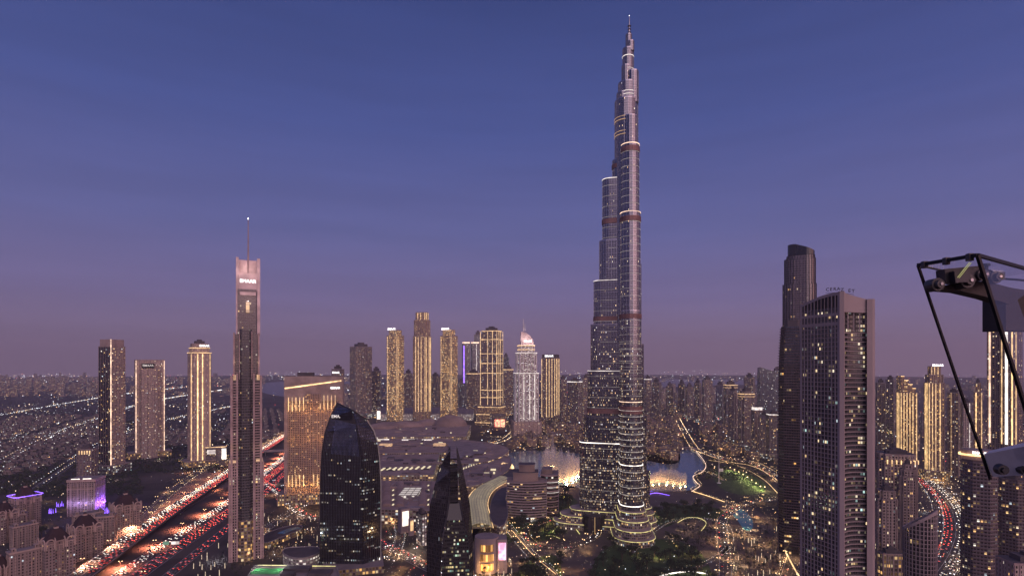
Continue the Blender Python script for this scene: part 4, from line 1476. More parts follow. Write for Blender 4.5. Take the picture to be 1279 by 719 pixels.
mb = MB(); mb.box(-9 * k, 4 * k, -0.26 * 38 * k, -0.2 * 38 * k, CH - (459 - CY) * k, CH - (453.5 - CY) * k, 0); mb.build('sign_panel', M['black'], t)
text_obj('roof_sign', 'EMAAR', 3.6 * k, 'whitesoft', t, (-2.6 * k, -0.27 * 38 * k, CH - (456.3 - CY) * k), 0, 0.1, 0.05)
tower('residential_tower', 'gold-lit tower with rounded crown and long gold lines, third of the slim towers at left', 234.5, 263.5, 441, 1490, sh_cham(1, 0.85, 0.12), R(12), 'f_stone',
      tiers=[(0.86, 434), (0.76, 429.5)], pier=(8, 1.0, 0.6, 'stone'), strips=[(0.06, 442, 578, 1.1, 'gold'), (0.13, 442, 578, 0.8, 'gold'), (0.24, 442, 578, 0.6, 'goldsoft'), (0.36, 442, 578, 1.0, 'gold'), (0.97, 442, 578, 0.6, 'goldsoft')],
      rings=[(441, 1.0, 'goldsoft'), (435, 0.8, 'goldsoft', 0.86)], sign=('EMAAR', 3.4, 431.8, 'sign', 4), pod=(1.6, 14, 'podium_lit'))
# row behind the shopping mall
tower('residential_tower', 'plain grey-brown flat-topped tower without gold lights, left of the gold-lit row', 437, 464.5, 433, 2800, rect(1, 0.7), R(28), 'f_mauve', pier=(9, 1.2, 0.7, 'concrete'), pod=(1.4, 24, 'f_office'))
bal = dict(slab=(11.5, 1.6, 1.2, 'stone'))
tower('residential_tower', 'tower with rows of lit balconies, left of the tallest gold tower', 483, 504.5, 419, 2660, rect(1, 0.85), R(-38), 'f_balc', tiers=[(0.74, 412.5)],
      strips=[(0.02, 420, 512, 0.5, 'goldsoft'), (0.26, 420, 512, 0.9, 'golddim'), (0.30, 420, 512, 0.5, 'goldsoft')], sign=('EMAAR', 3.8, 411.2, 'sign', 0, 8), plant=False, **bal)
tower('residential_tower', 'tallest gold tower of the row, brown with close vertical gold lines', 516, 538.5, 420, 2660, sh_cross(1, 0.8, 0.15), R(-20), 'f_gold', tiers=[(0.9, 400), (0.72, 390.5)], pier=(10, 1.6, 0.9, 'stone'),
      strips=[(u, y, 513, 0.55, 'goldsoft', s) for u, y, s in ((0.02, 421, 1), (0.07, 421, 1), (0.12, 421, 1), (0.19, 421, 1), (0.24, 421, 1), (0.29, 421, 1), (0.34, 421, 1), (0.38, 421, 1), (0.43, 421, 1), (0.95, 421, 1))] +
      [(u, 391, 420, 0.5, 'goldsoft', 0.73) for u in (0.03, 0.1, 0.2, 0.27, 0.36)], plant=False)
tower('residential_tower', 'tower with rows of lit balconies, right of the tallest gold tower', 550, 571.5, 419.5, 2660, rect(1, 0.85), R(-38), 'f_balc', tiers=[(0.72, 412)],
      strips=[(0.02, 420, 512, 0.5, 'goldsoft'), (0.26, 420, 512, 0.9, 'golddim'), (0.30, 420, 512, 0.5, 'goldsoft')], sign=('EMAAR', 3.8, 411, 'sign', 0, 8), plant=False, **bal)
tower('tower', 'distant grey tower with a violet edge and pink-lit top', 577, 587.5, 429, 3600, rect(1, 0.8), R(15), 'f_glass', strips=[(0.02, 432, 478, 1.6, 'violet')], crown=(427, 'pinkled', 0.9), plant=False)
tower('tower', 'distant pink-topped grey tower with a white line down its front, right of the violet-edged one', 588, 599, 429, 3600, rect(1, 0.8), R(15), 'f_glass', strips=[(0.16, 430, 470, 0.7, 'whitesoft')], crown=(427, 'pinkled', 0.9), plant=False)
t = tower('residential_tower', 'brown tower framed by gold horizontal and vertical lines, stepping out at its base', 600, 628, 424, 2480, rect(1, 0.75), R(-22), 'f_mauve', tiers=[(0.9, 413)],
          strips=[(u, 414, 505, 0.6, 'goldsoft') for u in (0.002, 0.12, 0.2, 0.27, 0.33, 0.4, 0.5)], rings=[(y, 0.7, 'goldsoft') for y in (424.5, 442, 454, 466, 487, 496)] + [(414, 0.8, 'goldsoft', 0.9)])
poly, loc, rz = fit(rect(1, 0.7), R(-22), 2440, 592, 634)
for i, (s, y) in enumerate(((1.0, 526), (0.92, 516), (0.82, 507))):
    mb = MB(); k = 2480 / F; pl = scaled(poly, s); mb.prism(pl, 0, CH - (y - CY) * k, 0, 1); mb.build('podium', [M['f_gold'], M['roofgrey']], t)
    ring(t, grown(pl, 0.5), CH - (y - CY) * k - 3, 2.6, 0.7, 'goldsoft')
# white-lit hotel with a quarter-round crown
t = tower('hotel_tower', 'white-lit stepped hotel with a quarter-round crown and mast', 642, 672.5, 466, 2050, sh_cross(1, 0.8, 0.13), R(8), 'f_white', tiers=[(0.86, 440), (0.68, 431)], pier=(13, 2.2, 1.2, 'white'), cat='hotel', plant=False,
          strips=[(0.06, 467, 523, 0.7, 'whitesoft'), (0.13, 467, 523, 0.7, 'whitesoft'), (0.19, 467, 523, 0.7, 'whitesoft')], rings=[(432, 1.0, 'goldsoft', 0.68), (437, 0.8, 'goldsoft', 0.68), (466, 0.7, 'whitesoft'), (441, 0.6, 'whitesoft', 0.86)])
k = 2050 / F
mb = MB()
pr = [(-7, 431), (-7, 414.5)] + [(-7 + 16.5 * math.sin(R(a)), 431 - 16.5 * math.cos(R(a))) for a in range(10, 91, 10)]
fr = [(a * k, -8, CH - (b - CY) * k) for a, b in pr]; bk = [(a * k, 8, CH - (b - CY) * k) for a, b in pr]
mb.face(list(reversed(fr))); mb.face(bk)
for i in range(len(fr)):
    j = (i + 1) % len(fr); mb.face([fr[i], fr[j], bk[j], bk[i]])
mb.build('crown', M['crownstone_lit'], t)
mb = MB(); mb.tube((-3.5 * k, 0, CH - (417 - CY) * k), (-3.5 * k, 0, CH - (398 - CY) * k), 2.4, 1.1, 8); mb.tube((-1.5 * k, 0, CH - (416 - CY) * k), (-1.5 * k, 0, CH - (404 - CY) * k), 1.5, 0.8, 8); mb.build('mast', M['white'], t)
for x_, y_ in ((-3, 424), (5, 427)):
    ob = lamp('crown_lamp', (x_ * k, -30, CH - (y_ - CY) * k), 16000, (1.0, 0.8, 0.74), 1.5); ob.parent = t
text_obj('roof_sign', 'EMAAR', 3.0 * k, 'sign', t, (2 * k, -8.6, CH - (426 - CY) * k), 0, 0.1, 0.1)
mb = MB(); poly, _, _ = fit(rect(1, 0.8), R(8), 2040, 638, 676); mb.prism(poly, 0, CH - (525 - CY) * k, 0, 1); piers(mb, poly, 0, CH - (524 - CY) * k, 14, 2, 1, 2); mb.build('podium', [M['f_stone'], M['roofgrey'], M['stone']], t)
tower('residential_tower', 'brown tower with white lettered cap and thin gold lines, right of the white-lit hotel', 676.5, 699, 447, 2700, rect(1, 0.8), R(-14), 'f_mauve', pier=(11, 1.5, 0.8, 'stone'),
      strips=[(u, 448, 520, 0.6, 'goldsoft') for u in (0.003, 0.09, 0.14, 0.19, 0.24, 0.276, 0.36, 0.45)], crown=(442.5, 'roofdark', 0.96), sign=('EMAAR', 3.4, 444.6, 'sign'), plant=False)
# smaller dark blocks between them
for x0, x1, yt, D, fc, lb in ((464, 476, 463, 3000, 'f_dark', 'small dark block right of the plain grey-brown tower'), (505, 515, 466, 3100, 'f_mauve', 'low brown tower between the first two gold-lit towers'),
                              (572, 580, 478, 3300, 'f_glass', 'small glass block under the violet-edged tower'), (583, 600, 466, 3000, 'f_mauve', 'squat gold-topped block left of the gold-framed brown tower'),
                              (629, 641, 461, 3000, 'f_mauve', 'grey block with a gold-lit top edge left of the white-lit hotel'), (628, 636, 446, 4200, 'f_glass', 'distant dark tower peeping up left of the white-lit hotel'),
                              (538, 550, 470, 3200, 'f_dark', 'low dark block between the tallest gold tower and its right neighbour'),
                              (592, 602, 418, 3900, 'f_glass', 'thin distant glass tower close behind the gold-framed brown tower'),
                              (414, 430, 461, 1500, 'f_mauve', 'block with a small white sign rising behind the gold-uplit hotel slab')):
    tower('tower', lb, x0, x1, yt, D, rect(1, 0.8), R(random.uniform(-30, 30)), fc, rings=[(yt + 0.8, 0.9, 'goldsoft')] if 'gold-' in lb and 'top' in lb else (), sign=('EMAAR', 3, 465, 'sign') if 'white sign' in lb else None)

# towers left of and behind the tallest tower
tower('tower', 'slim dark tower just right of the brown tower with gold lines', 699, 708, 474, 2450, rect(1, 0.8), R(20), 'f_mauve', pier=(9, 1, 0.6))
tower('tower', 'dark tower with a white-lit parapet, left of the foot of the tallest tower', 709, 727, 477, 2350, rect(1, 0.8), R(-25), 'f_dark', pier=(9, 1, 0.6), rings=[(477, 1.0, 'whitesoft')])
tower('tower', 'narrow dark tower half hidden behind the left wing of the tallest tower', 727, 738, 472, 2600, rect(1, 0.8), R(10), 'f_mauve')
# right of it: lake-side district
RT = [
    (805, 813.5, 473, 2900, 'f_mauve', 24, None, 'white-topped slim tower immediately right of the tallest tower', 'white'),
    (814, 826, 477, 2800, 'f_dark', -20, None, 'pair-like dark tower right of the white-topped slim one', None),
    (832, 841, 482, 2700, 'f_black', 15, None, 'free-standing thin black tower with dark water behind', None),
    (847, 856, 479, 2900, 'f_black', -10, None, 'left one of two joined black towers above the lake', None),
    (856.5, 866, 483, 2750, 'f_dark', 22, None, 'right one of two joined black towers above the lake, a bit shorter', None),
    (867, 876, 478, 2600, 'f_dark', -24, None, 'dark tower with a blue light on its roof', 'violet'),
    (877, 890, 474.5, 2500, 'f_mauve', 18, None, 'taller mauve tower right of the blue-topped one', None),
    (894, 904, 481, 2700, 'f_glass', -12, None, 'glass tower between the mauve tower and the gold-topped block', None),
    (904, 921, 480, 2300, 'f_dark', 20, None, 'broad dark block with a spotted gold top', 'gold'),
    (909, 922, 491, 1900, 'f_mauve', -25, 'cr', 'mid-height mauve tower in front of the gold-spotted block', None),
    (922, 942, 491, 1750, 'f_mauve', 25, 'cr', 'broad twin-shouldered tower with a gold-lit crown', 'gold'),
    (929, 943, 471, 2800, 'f_mauve', -14, None, 'tall pale tower behind the gold-crowned one', None),
    (964, 977, 463, 2900, 'f_glass', 18, None, 'grey glass tower close to the right of the slant-topped one', None),
    (938, 953, 512, 1640, 'f_mauve', 28, None, 'lower tower with a bright white screen on its crown', 'screen'),
    (948, 961, 521, 1580, 'f_mauve', -22, 'cr', 'stone tower right of the screen-topped one', None),
    (958, 974, 517, 1560, 'f_dark', 20, None, 'dark tower with a greenish-white lit roof edge', 'lime'),
]
for x0, x1, yt, D, fc, yw, sh, lb, top in RT:
    shp = sh_cross(1, 0.85, 0.16) if sh else rect(1, 0.8)
    rg, cr_ = (), None
    if top == 'white': rg = [(yt + 0.8, 0.9, 'whitesoft')]
    if top == 'gold': rg = [(yt + 0.8, 0.7, 'goldsoft'), (yt + 4, 0.6, 'golddim')]
    if top == 'lime': rg = [(yt + 0.8, 1.2, 'whitesoft')]
    if top == 'screen': cr_ = (yt - 4, 'whitesoft', 0.9)
    if top == 'violet': cr_ = (yt - 2, 'violet', 0.4)
    tower('tower', lb, x0, x1, yt, D, shp, R(yw), fc, pier=(8, 1.0, 0.6), rings=rg, crown=cr_, tiers=[(0.82, yt - 2.5)] if sh else (), pod=(1.3, 18, 'f_office'))
# slant-topped dark glass tower
poly, loc, rz = fit(rect(1, 0.7), R(14), 2600, 946, 967.5)
t = thing('tower', 'dark blue-grey glass tower with a slanting top', 'tower', loc, rz)
k = 2600 / F
tops = [CH - (y - CY) * k for y in (458, 463.5, 464.5, 459)]
mb = MB(); mb.prism(poly, 0, 0, 0, 1, ztops=tops); piers(mb, poly, 0, min(tops), 10, 0.8, 0.6, 1); mb.build('facade', [M['f_glass'], M['roofdark']], t)

# right-hand group seen past the great tower and through the glass box
tower('tower', 'dark flat-topped tower just right of the huge mauve tower', 1094, 1106, 478, 1500, rect(1, 0.8), R(12), 'f_dark', pier=(8, 0.9, 0.6))
tower('tower', 'second dark tower right of the huge mauve tower, slightly taller', 1106, 1118, 474, 1600, rect(1, 0.8), R(-12), 'f_dark', pier=(8, 0.9, 0.6), slab=(12, 1, 1, 'concrete'))
for i, (a, b, y) in enumerate(((1119.5, 1131, 469), (1128, 1138, 476), (1135, 1146, 484))):
    pass
tower('residential_tower', 'tower with gold lines and a top stepping down to the right', 1119.5, 1146, 490, 1420, rect(1, 0.8), R(20), 'f_gold', pier=(8, 1.0, 0.7, 'stone'), plant=False, strips=[(u, 490, 572, 0.6, 'goldsoft') for u in (0.002, 0.05, 0.1, 0.15, 0.2, 0.26, 0.92, 0.84)])
t = col.objects[-1]
par = [o for o in col.objects if o.get('label', '').startswith('tower with gold lines and a top stepping')][0]
k = 1420 / F
poly, loc, rz = fit(rect(1, 0.8), R(20), 1420, 1119.5, 1146)
w_ = max(p[0] for p in poly)
for i, (fx, y) in enumerate(((0.2, 469), (0.45, 474), (0.7, 479), (0.9, 484))):
    mb = MB(); x1 = -w_ + 2 * w_ * fx; zt = CH - (y - CY) * k
    mb.prism([(-w_, min(p[1] for p in poly)), (x1, min(p[1] for p in poly)), (x1, max(p[1] for p in poly)), (-w_, max(p[1] for p in poly))] if i == 0 else
             [(x0_, min(p[1] for p in poly) + 0.2 * i), (x1, min(p[1] for p in poly) + 0.2 * i), (x1, max(p[1] for p in poly) - 0.2 * i), (x0_, max(p[1] for p in poly) - 0.2 * i)], CH - (491 - CY) * k, zt, 0, 1)
    xa_ = -w_ if i == 0 else x0_
    yf = min(p[1] for p in poly)
    mb.build('crown_step', [M['f_gold'], M['roofgrey']], par)
    mb = MB(); mb.box(xa_, x1, yf - 1.2, yf - 0.1, zt - 1.6, zt - 0.2, 0); mb.build('light_strip', M['gold'], par)
    x0_ = x1
t = tower('residential_tower', 'stepped tower with gold lines and a white lettered cap, beyond the curving avenue', 1154, 1180, 478, 1300, rect(1, 0.75), R(24), 'f_gold', pier=(7, 1.0, 0.7, 'stone'),
          tiers=[(0.86, 468), (0.62, 457.5)], strips=[(u, y, None, 0.6, 'goldsoft') for u, y in ((0.002, 478), (0.06, 478), (0.12, 478), (0.2, 478), (0.93, 478), (0.86, 478))] + [(u, 458, 478, 0.5, 'goldsoft', 0.62) for u in (0.01, 0.1, 0.2)],
          sign=('EMAAR', 3.8, 456, 'sign', 2), plant=False, pod=(1.5, 22, 'podium_lit'))
tower('tower', 'mauve tower right of the gold stepped tower, beside the avenue', 1183, 1200, 490, 1330, rect(1, 0.8), R(-14), 'f_mauve', pier=(7, 0.8, 0.6), strips=[(0.1, 490, None, 0.4, 'golddim')])
tower('tower', 'white-lit slender tower behind the edge of the glass box', 1200, 1214, 503, 1250, rect(1, 0.8), R(18), 'f_stone', pier=(5, 0.8, 0.6), strips=[(0.2, 503, None, 0.5, 'whitesoft')])
tower('tower', 'slim tower of gold lines seen through the glass box', 1216, 1227, 490, 1350, rect(1, 0.8), R(10), 'f_gold', tiers=[(0.7, 478)], strips=[(0.05, 490, None, 0.8, 'gold'), (0.25, 490, None, 0.7, 'goldsoft')])
tower('residential_tower', 'tall tower with very bright white-gold edge lines seen through the glass box', 1233, 1277, 412, 900, rect(1, 0.8), R(-24), 'f_mauve', tiers=[(0.82, 401)], pier=(6, 0.6, 0.5, 'stone'), plant=False,
      strips=[(0.03, 412, 553, 1.6, 'pinkled'), (0.16, 412, 553, 0.8, 'goldsoft'), (0.21, 412, 553, 2.2, 'whiteled'), (0.27, 412, 553, 1.2, 'gold'), (0.33, 412, 553, 0.8, 'goldsoft')])
t = tower('residential_tower', 'near dark round-shouldered tower with a glowing drum on its roof, below the glass box', 1200, 1246, 574, 600, sh_cham(1, 0.9, 0.25), R(10), 'f_dark', slab=(3.7, 1.0, 0.6, 'mauvedark'), plant=False)
k = 600 / F
mb = MB(); mb.prism(sh_ell(36 * k, 26 * k, 24), CH - (574 - CY) * k, CH - (561 - CY) * k, 0, 1); mb.build('roof_drum', [M['pinkstone'], M['roofgrey']], t)
ring(t, sh_ell(38 * k, 28 * k, 24), CH - (568 - CY) * k, 2.2 * k, 1.2, 'gold')
text_obj('roof_sign', 'EMAAR', 4.4 * k, 'sign', t, (-2 * k, -15.5 * k, CH - (563.5 - CY) * k), 0, 0.1, 0.05)
tower('residential_tower', 'dark balconied tower at the right edge below the glass floor', 1247, 1282, 598, 640, sh_cham(1, 0.8, 0.2), R(-14), 'f_dark', slab=(3.7, 0.9, 0.6, 'mauvedark'))
tower('block', 'pinkish low block with a slanted brick flank in the bottom right corner', 1244, 1330, 700, 440, rect(1, 0.5), R(38), 'f_stone', pier=(4, 0.8, 0.5, 'pinkstone'), cat='building')
# mid-rise blocks right of the great tower
t = tower('apartment_block', 'stone mid-rise with a colonnade of warm lights along its top', 1092, 1146, 574, 760, sh_cross(1, 0.7, 0.12), R(16), 'f_beige', tiers=[(0.92, 566)], pier=(5, 0.8, 0.6, 'stone'), cat='building')
k = 760 / F
poly, _, _ = fit(sh_cross(1, 0.7, 0.12), R(16), 760, 1092, 1146)
for i in range(12):
    c, e, nr = strip_at(poly, 0.02 + i * 0.035)
    mb = MB(); mb.tube((c.x + nr.x * 1.2, c.y + nr.y * 1.2, CH - (577 - CY) * k), (c.x + nr.x * 1.2, c.y + nr.y * 1.2, CH - (572 - CY) * k), 0.7, 0.7, 6); mb.build('wall_lamp', M['goldsoft'], t)
tower('apartment_block', 'stepped stone mid-rise with recessed terraces, in front of the colonnade-topped one', 1093, 1121, 622, 660, sh_cross(1, 0.8, 0.15), R(20), 'f_beige', tiers=[(0.8, 612)], pier=(4.5, 0.8, 0.6, 'stone'), cat='building')
tower('apartment_block', 'stone mid-rise between the terraces and the avenue', 1121, 1146, 594, 720, sh_cross(1, 0.8, 0.15), R(16), 'f_beige', tiers=[(0.8, 586), (0.5, 580)], pier=(4.5, 0.8, 0.6, 'stone'), cat='building')
tower('shop_block', 'long low arcade with bright warm shopfronts at street level', 1096, 1128, 690, 640, rect(1, 0.5), R(30), 'podium_lit', cat='building', pier=(5, 0.8, 0.5, 'stone'))


# ------------------------------------------------------------------ old-style residences with hipped roofs at lower left
M['mansion'] = facade('residence_wall', (0.25, 0.195, 0.185), (0.03, 0.024, 0.024), 3.4, 3.6, 0.42, (0.22, 0.74), 0.10, WARM, 1.2)
M['mansiontrim'] = plain('cream_trim', (0.44, 0.34, 0.30), 0.8)


def arch_panel(mb, cx_, y, z, w, h, dep, m, rz=0.0, n=8):
    """round-headed frame standing on a wall"""
    ca, sa = math.cos(rz), math.sin(rz)
    def P(u, v, d): return (cx_[0] + u * ca + d * sa, cx_[1] + u * sa - d * ca, z + v)
    out = [(-w / 2, 0), (-w / 2, h - w / 2)] + [(-w / 2 * math.cos(math.pi * i / n), h - w / 2 + w / 2 * math.sin(math.pi * i / n)) for i in range(1, n)] + [(w / 2, h - w / 2), (w / 2, 0)]
    k_ = 0.68
    inn = [(u * k_, v if v == 0 else (h - w / 2) + (v - (h - w / 2)) * k_) for u, v in out]
    for i in range(len(out) - 1):
        a, b, c, d_ = out[i], out[i + 1], inn[i + 1], inn[i]
        mb.face([P(*d_, dep), P(*c, dep), P(*b, dep), P(*a, dep)], None, m)
        mb.face([P(*a, dep), P(*b, dep), P(*b, 0), P(*a, 0)], None, m)
        mb.face([P(*c, dep), P(*d_, dep), P(*d_, 0), P(*c, 0)], None, m)


def mansion(label, x0, x1, yt, D, yaw, wings=True, roofc='rooftile'):
    poly, loc, rz = fit(rect(1, 0.9), yaw, D, x0, x1)
    t = thing('residence', label, 'apartment building', loc, rz, 'old-style residences at lower left')
    k = D / F
    w = max(p[0] for p in poly); d_ = max(p[1] for p in poly)
    zr = CH - (yt - CY) * k
    ze = zr - 14.0 * max(1.0, D / 800)
    body = sh_cham(2 * w * 0.9, 2 * d_ * 0.9, 3)
    mb = MB()
    mb.prism(body, 0, ze, 0, 1)
    piers(mb, body, 0, ze - 4, 6.8, 0.7, 0.35, 1)
    for zz in (ze - 5.2, ze - 14, 9):
        mb.prism(grown(body, 0.55), zz, zz + 0.7, 1, 1, True)
    mb.build('wall', [M['mansion'], M['mansiontrim']], t)
    # corner turrets with arched heads
    for sx in (-1, 1):
        for sy in (-1, 1):
            c = (sx * w * 0.82, sy * d_ * 0.82)
            q = [(c[0] + a * 5.0, c[1] + b * 5.0) for a, b in ((-1, -1), (1, -1), (1, 1), (-1, 1))]
            mb = MB(); mb.prism(q, 0, ze - 1.5, 0, 1); mb.prism(grown(q, 0.4), ze - 2.2, ze - 1.0, 1, 1, True)
            arch_panel(mb, (c[0], c[1] - 5.0), 0, ze - 8, 9.6, 13.0, 1.0, 1)
            arch_panel(mb, (c[0] + 5.0, c[1]), 0, ze - 8, 9.6, 13.0, 1.0, 1, R(90))
            arch_panel(mb, (c[0] - 5.0, c[1]), 0, ze - 8, 9.6, 13.0, 1.0, 1, R(-90))
            mb.build('turret', [M['mansion'], M['mansiontrim']], t)
    # hipped roof with eaves and a flat lantern
    e_ = grown(body, 1.6)
    i_ = scaled(body, 0.42)
    mb = MB(); n = len(e_)
    for i in range(n):
        j = (i + 1) % n
        mb.face([(e_[i][0], e_[i][1], ze + 1.0), (e_[j][0], e_[j][1], ze + 1.0), (i_[j][0], i_[j][1], zr), (i_[i][0], i_[i][1], zr)], None, 0)
        mb.face([(e_[i][0], e_[i][1], ze), (e_[j][0], e_[j][1], ze), (e_[j][0], e_[j][1], ze + 1.0), (e_[i][0], e_[i][1], ze + 1.0)], None, 1)
    mb.face([(p[0], p[1], zr) for p in i_], None, 0)
    mb.face([(p[0], p[1], ze) for p in reversed(e_)], None, 1)
    rf = mb.build('roof', [M[roofc], M['mansiontrim']], t)
    mb = MB(); mb.prism(scaled(body, 0.2), zr - 0.5, zr + 2.2, 0, 1); mb.prism(scaled(body, 0.12), zr + 2.2, zr + 3.6, 1, 1); mb.build('lantern', [M['mansiontrim'], M[roofc]], rf)
    mb = MB()
    arch_panel(mb, (0, -d_ * 0.9), 0, ze - 10, 9, 12, 1.0, 0)
    mb.build('pediment_arch', M['mansiontrim'], t)
    return t


mansion('residence with dark hipped roof, nearest to the elevated highway at the bottom of the picture', 50, 90, 659, 702, R(18))
mansion('hipped-roof residence just behind and right of the one nearest the highway', 87, 125, 643, 775, R(18))
mansion('hipped-roof residence closest to the bare open lot, right of the purple-lit hotel', 139, 174, 617, 875, R(14))
mansion('hipped-roof residence cut by the left edge, in front of the violet-lit one', -8, 19, 627, 840, R(22))
t = mansion('residence with violet light under its roof, left of the purple-lit hotel', 15, 48, 608, 915, R(20))
ring(t, sh_cham(38, 33, 4), t.children[0].bound_box[1][2] * 0.0 + CH - (617.5 - CY) * 915 / F, 0.9, 0.6, 'violet')
mansion('residence with dark hipped roof in the bottom left corner', -16, 14, 694, 668, R(16))


def wing(label, x0, x1, yt, D, yaw, dp=0.45):
    poly, loc, rz = fit(rect(1, dp), yaw, D, x0, x1)
    t = thing('residence_wing', label, 'apartment building', loc, rz, 'lower wings between the residences')
    k = D / F; z = CH - (yt - CY) * k
    mb = MB(); mb.prism(poly, 0, z, 0, 1); piers(mb, poly, 0, z - 3, 5, 0.6, 0.4, 1); mb.prism(grown(poly, 0.7), z - 0.8, z + 1.2, 1, 2, True)
    mb.build('wall', [M['mansion'], M['mansiontrim'], M['roofgrey']], t)
    w = max(p[0] for p in poly); d_ = max(p[1] for p in poly)
    q = int(w / 7)
    for i in range(q):
        xx = -w + 4 + (2 * w - 8) * i / max(1, q - 1)
        mb = MB(); mb.box(xx - 2.4, xx + 2.4, -d_ * 0.9, d_ * 0.3, z + 1.2, z + 4.4, 0, 1); arch_panel(mb, (xx, -d_ * 0.9), 0, z + 0.8, 4.2, 4.6, 0.4, 1)
        mb.build('dormer', [M['mansion'], M['mansiontrim']], t)
    return t


wing('low wing with dormers in front of the bottom-left residences', 8, 52, 686, 680, R(14))
wing('low wing between the two nearest hipped residences', 62, 100, 668, 770, R(24))
wing('low wing running from the second residence up to the one by the open lot', 112, 146, 644, 835, R(-14))
wing('low wing behind the bottom-left trees', 12, 48, 655, 820, R(18))
wing('low wing below the violet-lit residence', 0, 34, 642, 880, R(-6))
wing('low arcade wing in front of the purple-lit hotel', 90, 130, 640, 905, R(10))
# purple-lit hotel
poly, loc, rz = fit(rect(1, 0.8), R(-26), 1000, 84, 131)
hp = thing('hotel', 'cream stone hotel washed with purple light on its right face', 'hotel', loc, rz)
k = 1000 / F; z = CH - (597 - CY) * k
mb = MB(); mb.prism(poly, 0, z, 0, 1); piers(mb, poly, 0, z - 6, 5.5, 1.0, 0.6, 1); mb.prism(grown(poly, 1), z - 3, z + 1.5, 1, 2, True); mb.prism(grown(poly, 0.8), z - 16, z - 14.5, 1, 1, True)
mb.build('wall', [M['mansion'], M['mansiontrim'], M['roofgrey']], hp)
w = max(p[0] for p in poly); d_ = max(p[1] for p in poly)
for a, b in ((-w * 0.75, -w * 0.15), (w * 0.1, w * 0.7)):
    mb = MB(); mb.box(a, b, -d_ + 1, -d_ + 1.8, z + 1.6, z + 2.8, 0); mb.build('roof_light', M['whiteled'], hp)
for i in range(5):
    x = w + 3.0; y = -d_ + 2 * d_ * (i + 0.5) / 5
    mb = MB(); mb.box(w + 2.4, w + 3.2, y - 1.0, y + 1.0, z * 0.28, z * 0.28 + 0.8, 0); mb.build('wash_light', M['violet'], hp)
    ob = lamp('wash_lamp', (w + 6, y, z * 0.3), 15000, (0.25, 0.10, 1.0), 0.6); ob.parent = hp
for x in (-w * 0.8, -w * 0.3, w * 0.25, w * 0.8):
    ob = lamp('wash_lamp', (x, -d_ - 6, z * 0.36), 3000, (0.5, 0.36, 1.0), 0.6); ob.parent = hp
tower('office_block', 'plain mauve block with a row of gold lights along its top, behind the purple-lit hotel', 96, 122, 560, 1290, rect(1, 0.8), R(-30), 'f_mauve', pier=(6, 0.8, 0.5, 'concrete'), cat='building',
      strips=[(u, 561.5, 566, 1.0, 'goldsoft') for u in (0.05, 0.1, 0.15, 0.2, 0.25)])
for cxp, cyp in ((74, 632), (66, 640), (123, 638), (134, 640)):
    p = PZ(cxp, cyp)
    mb = MB()
    for i in range(9):
        a = random.uniform(0, 6.28); r_ = random.uniform(2, 7)
        b = Vector((r_ * math.cos(a), r_ * math.sin(a), 0))
        mb.tube(b, b + Vector((0, 0, random.uniform(4, 9))), 0.5, 0.25, 5)
    o = mb.build('light_cluster', M['violet'], None, p)
    tag(o, 'cluster of violet garden light columns beside the purple-lit hotel', 'garden light', 'violet garden lights')

# ------------------------------------------------------------------ shopping mall roofs
M['mallroof'] = plain('mall_roof_membrane', (0.29, 0.22, 0.195), 0.8, var=0.25, scale=0.03)
M['skylight'] = emit('lit_skylight', (1.0, 0.85, 0.5), 0.75)
M['wallwarm'] = facade('lit_mall_wall', (0.28, 0.22, 0.19), (0.05, 0.04, 0.035), 6, 5, 0.7, (0.2, 0.85), 0.6, WARM, 1.0)


def inpoly(x, y, pts):
    c = False; j = len(pts) - 1
    for i in range(len(pts)):
        if (pts[i][1] > y) != (pts[j][1] > y) and x < (pts[j][0] - pts[i][0]) * (y - pts[i][1]) / (pts[j][1] - pts[i][1]) + pts[i][0]: c = not c
        j = i
    return c


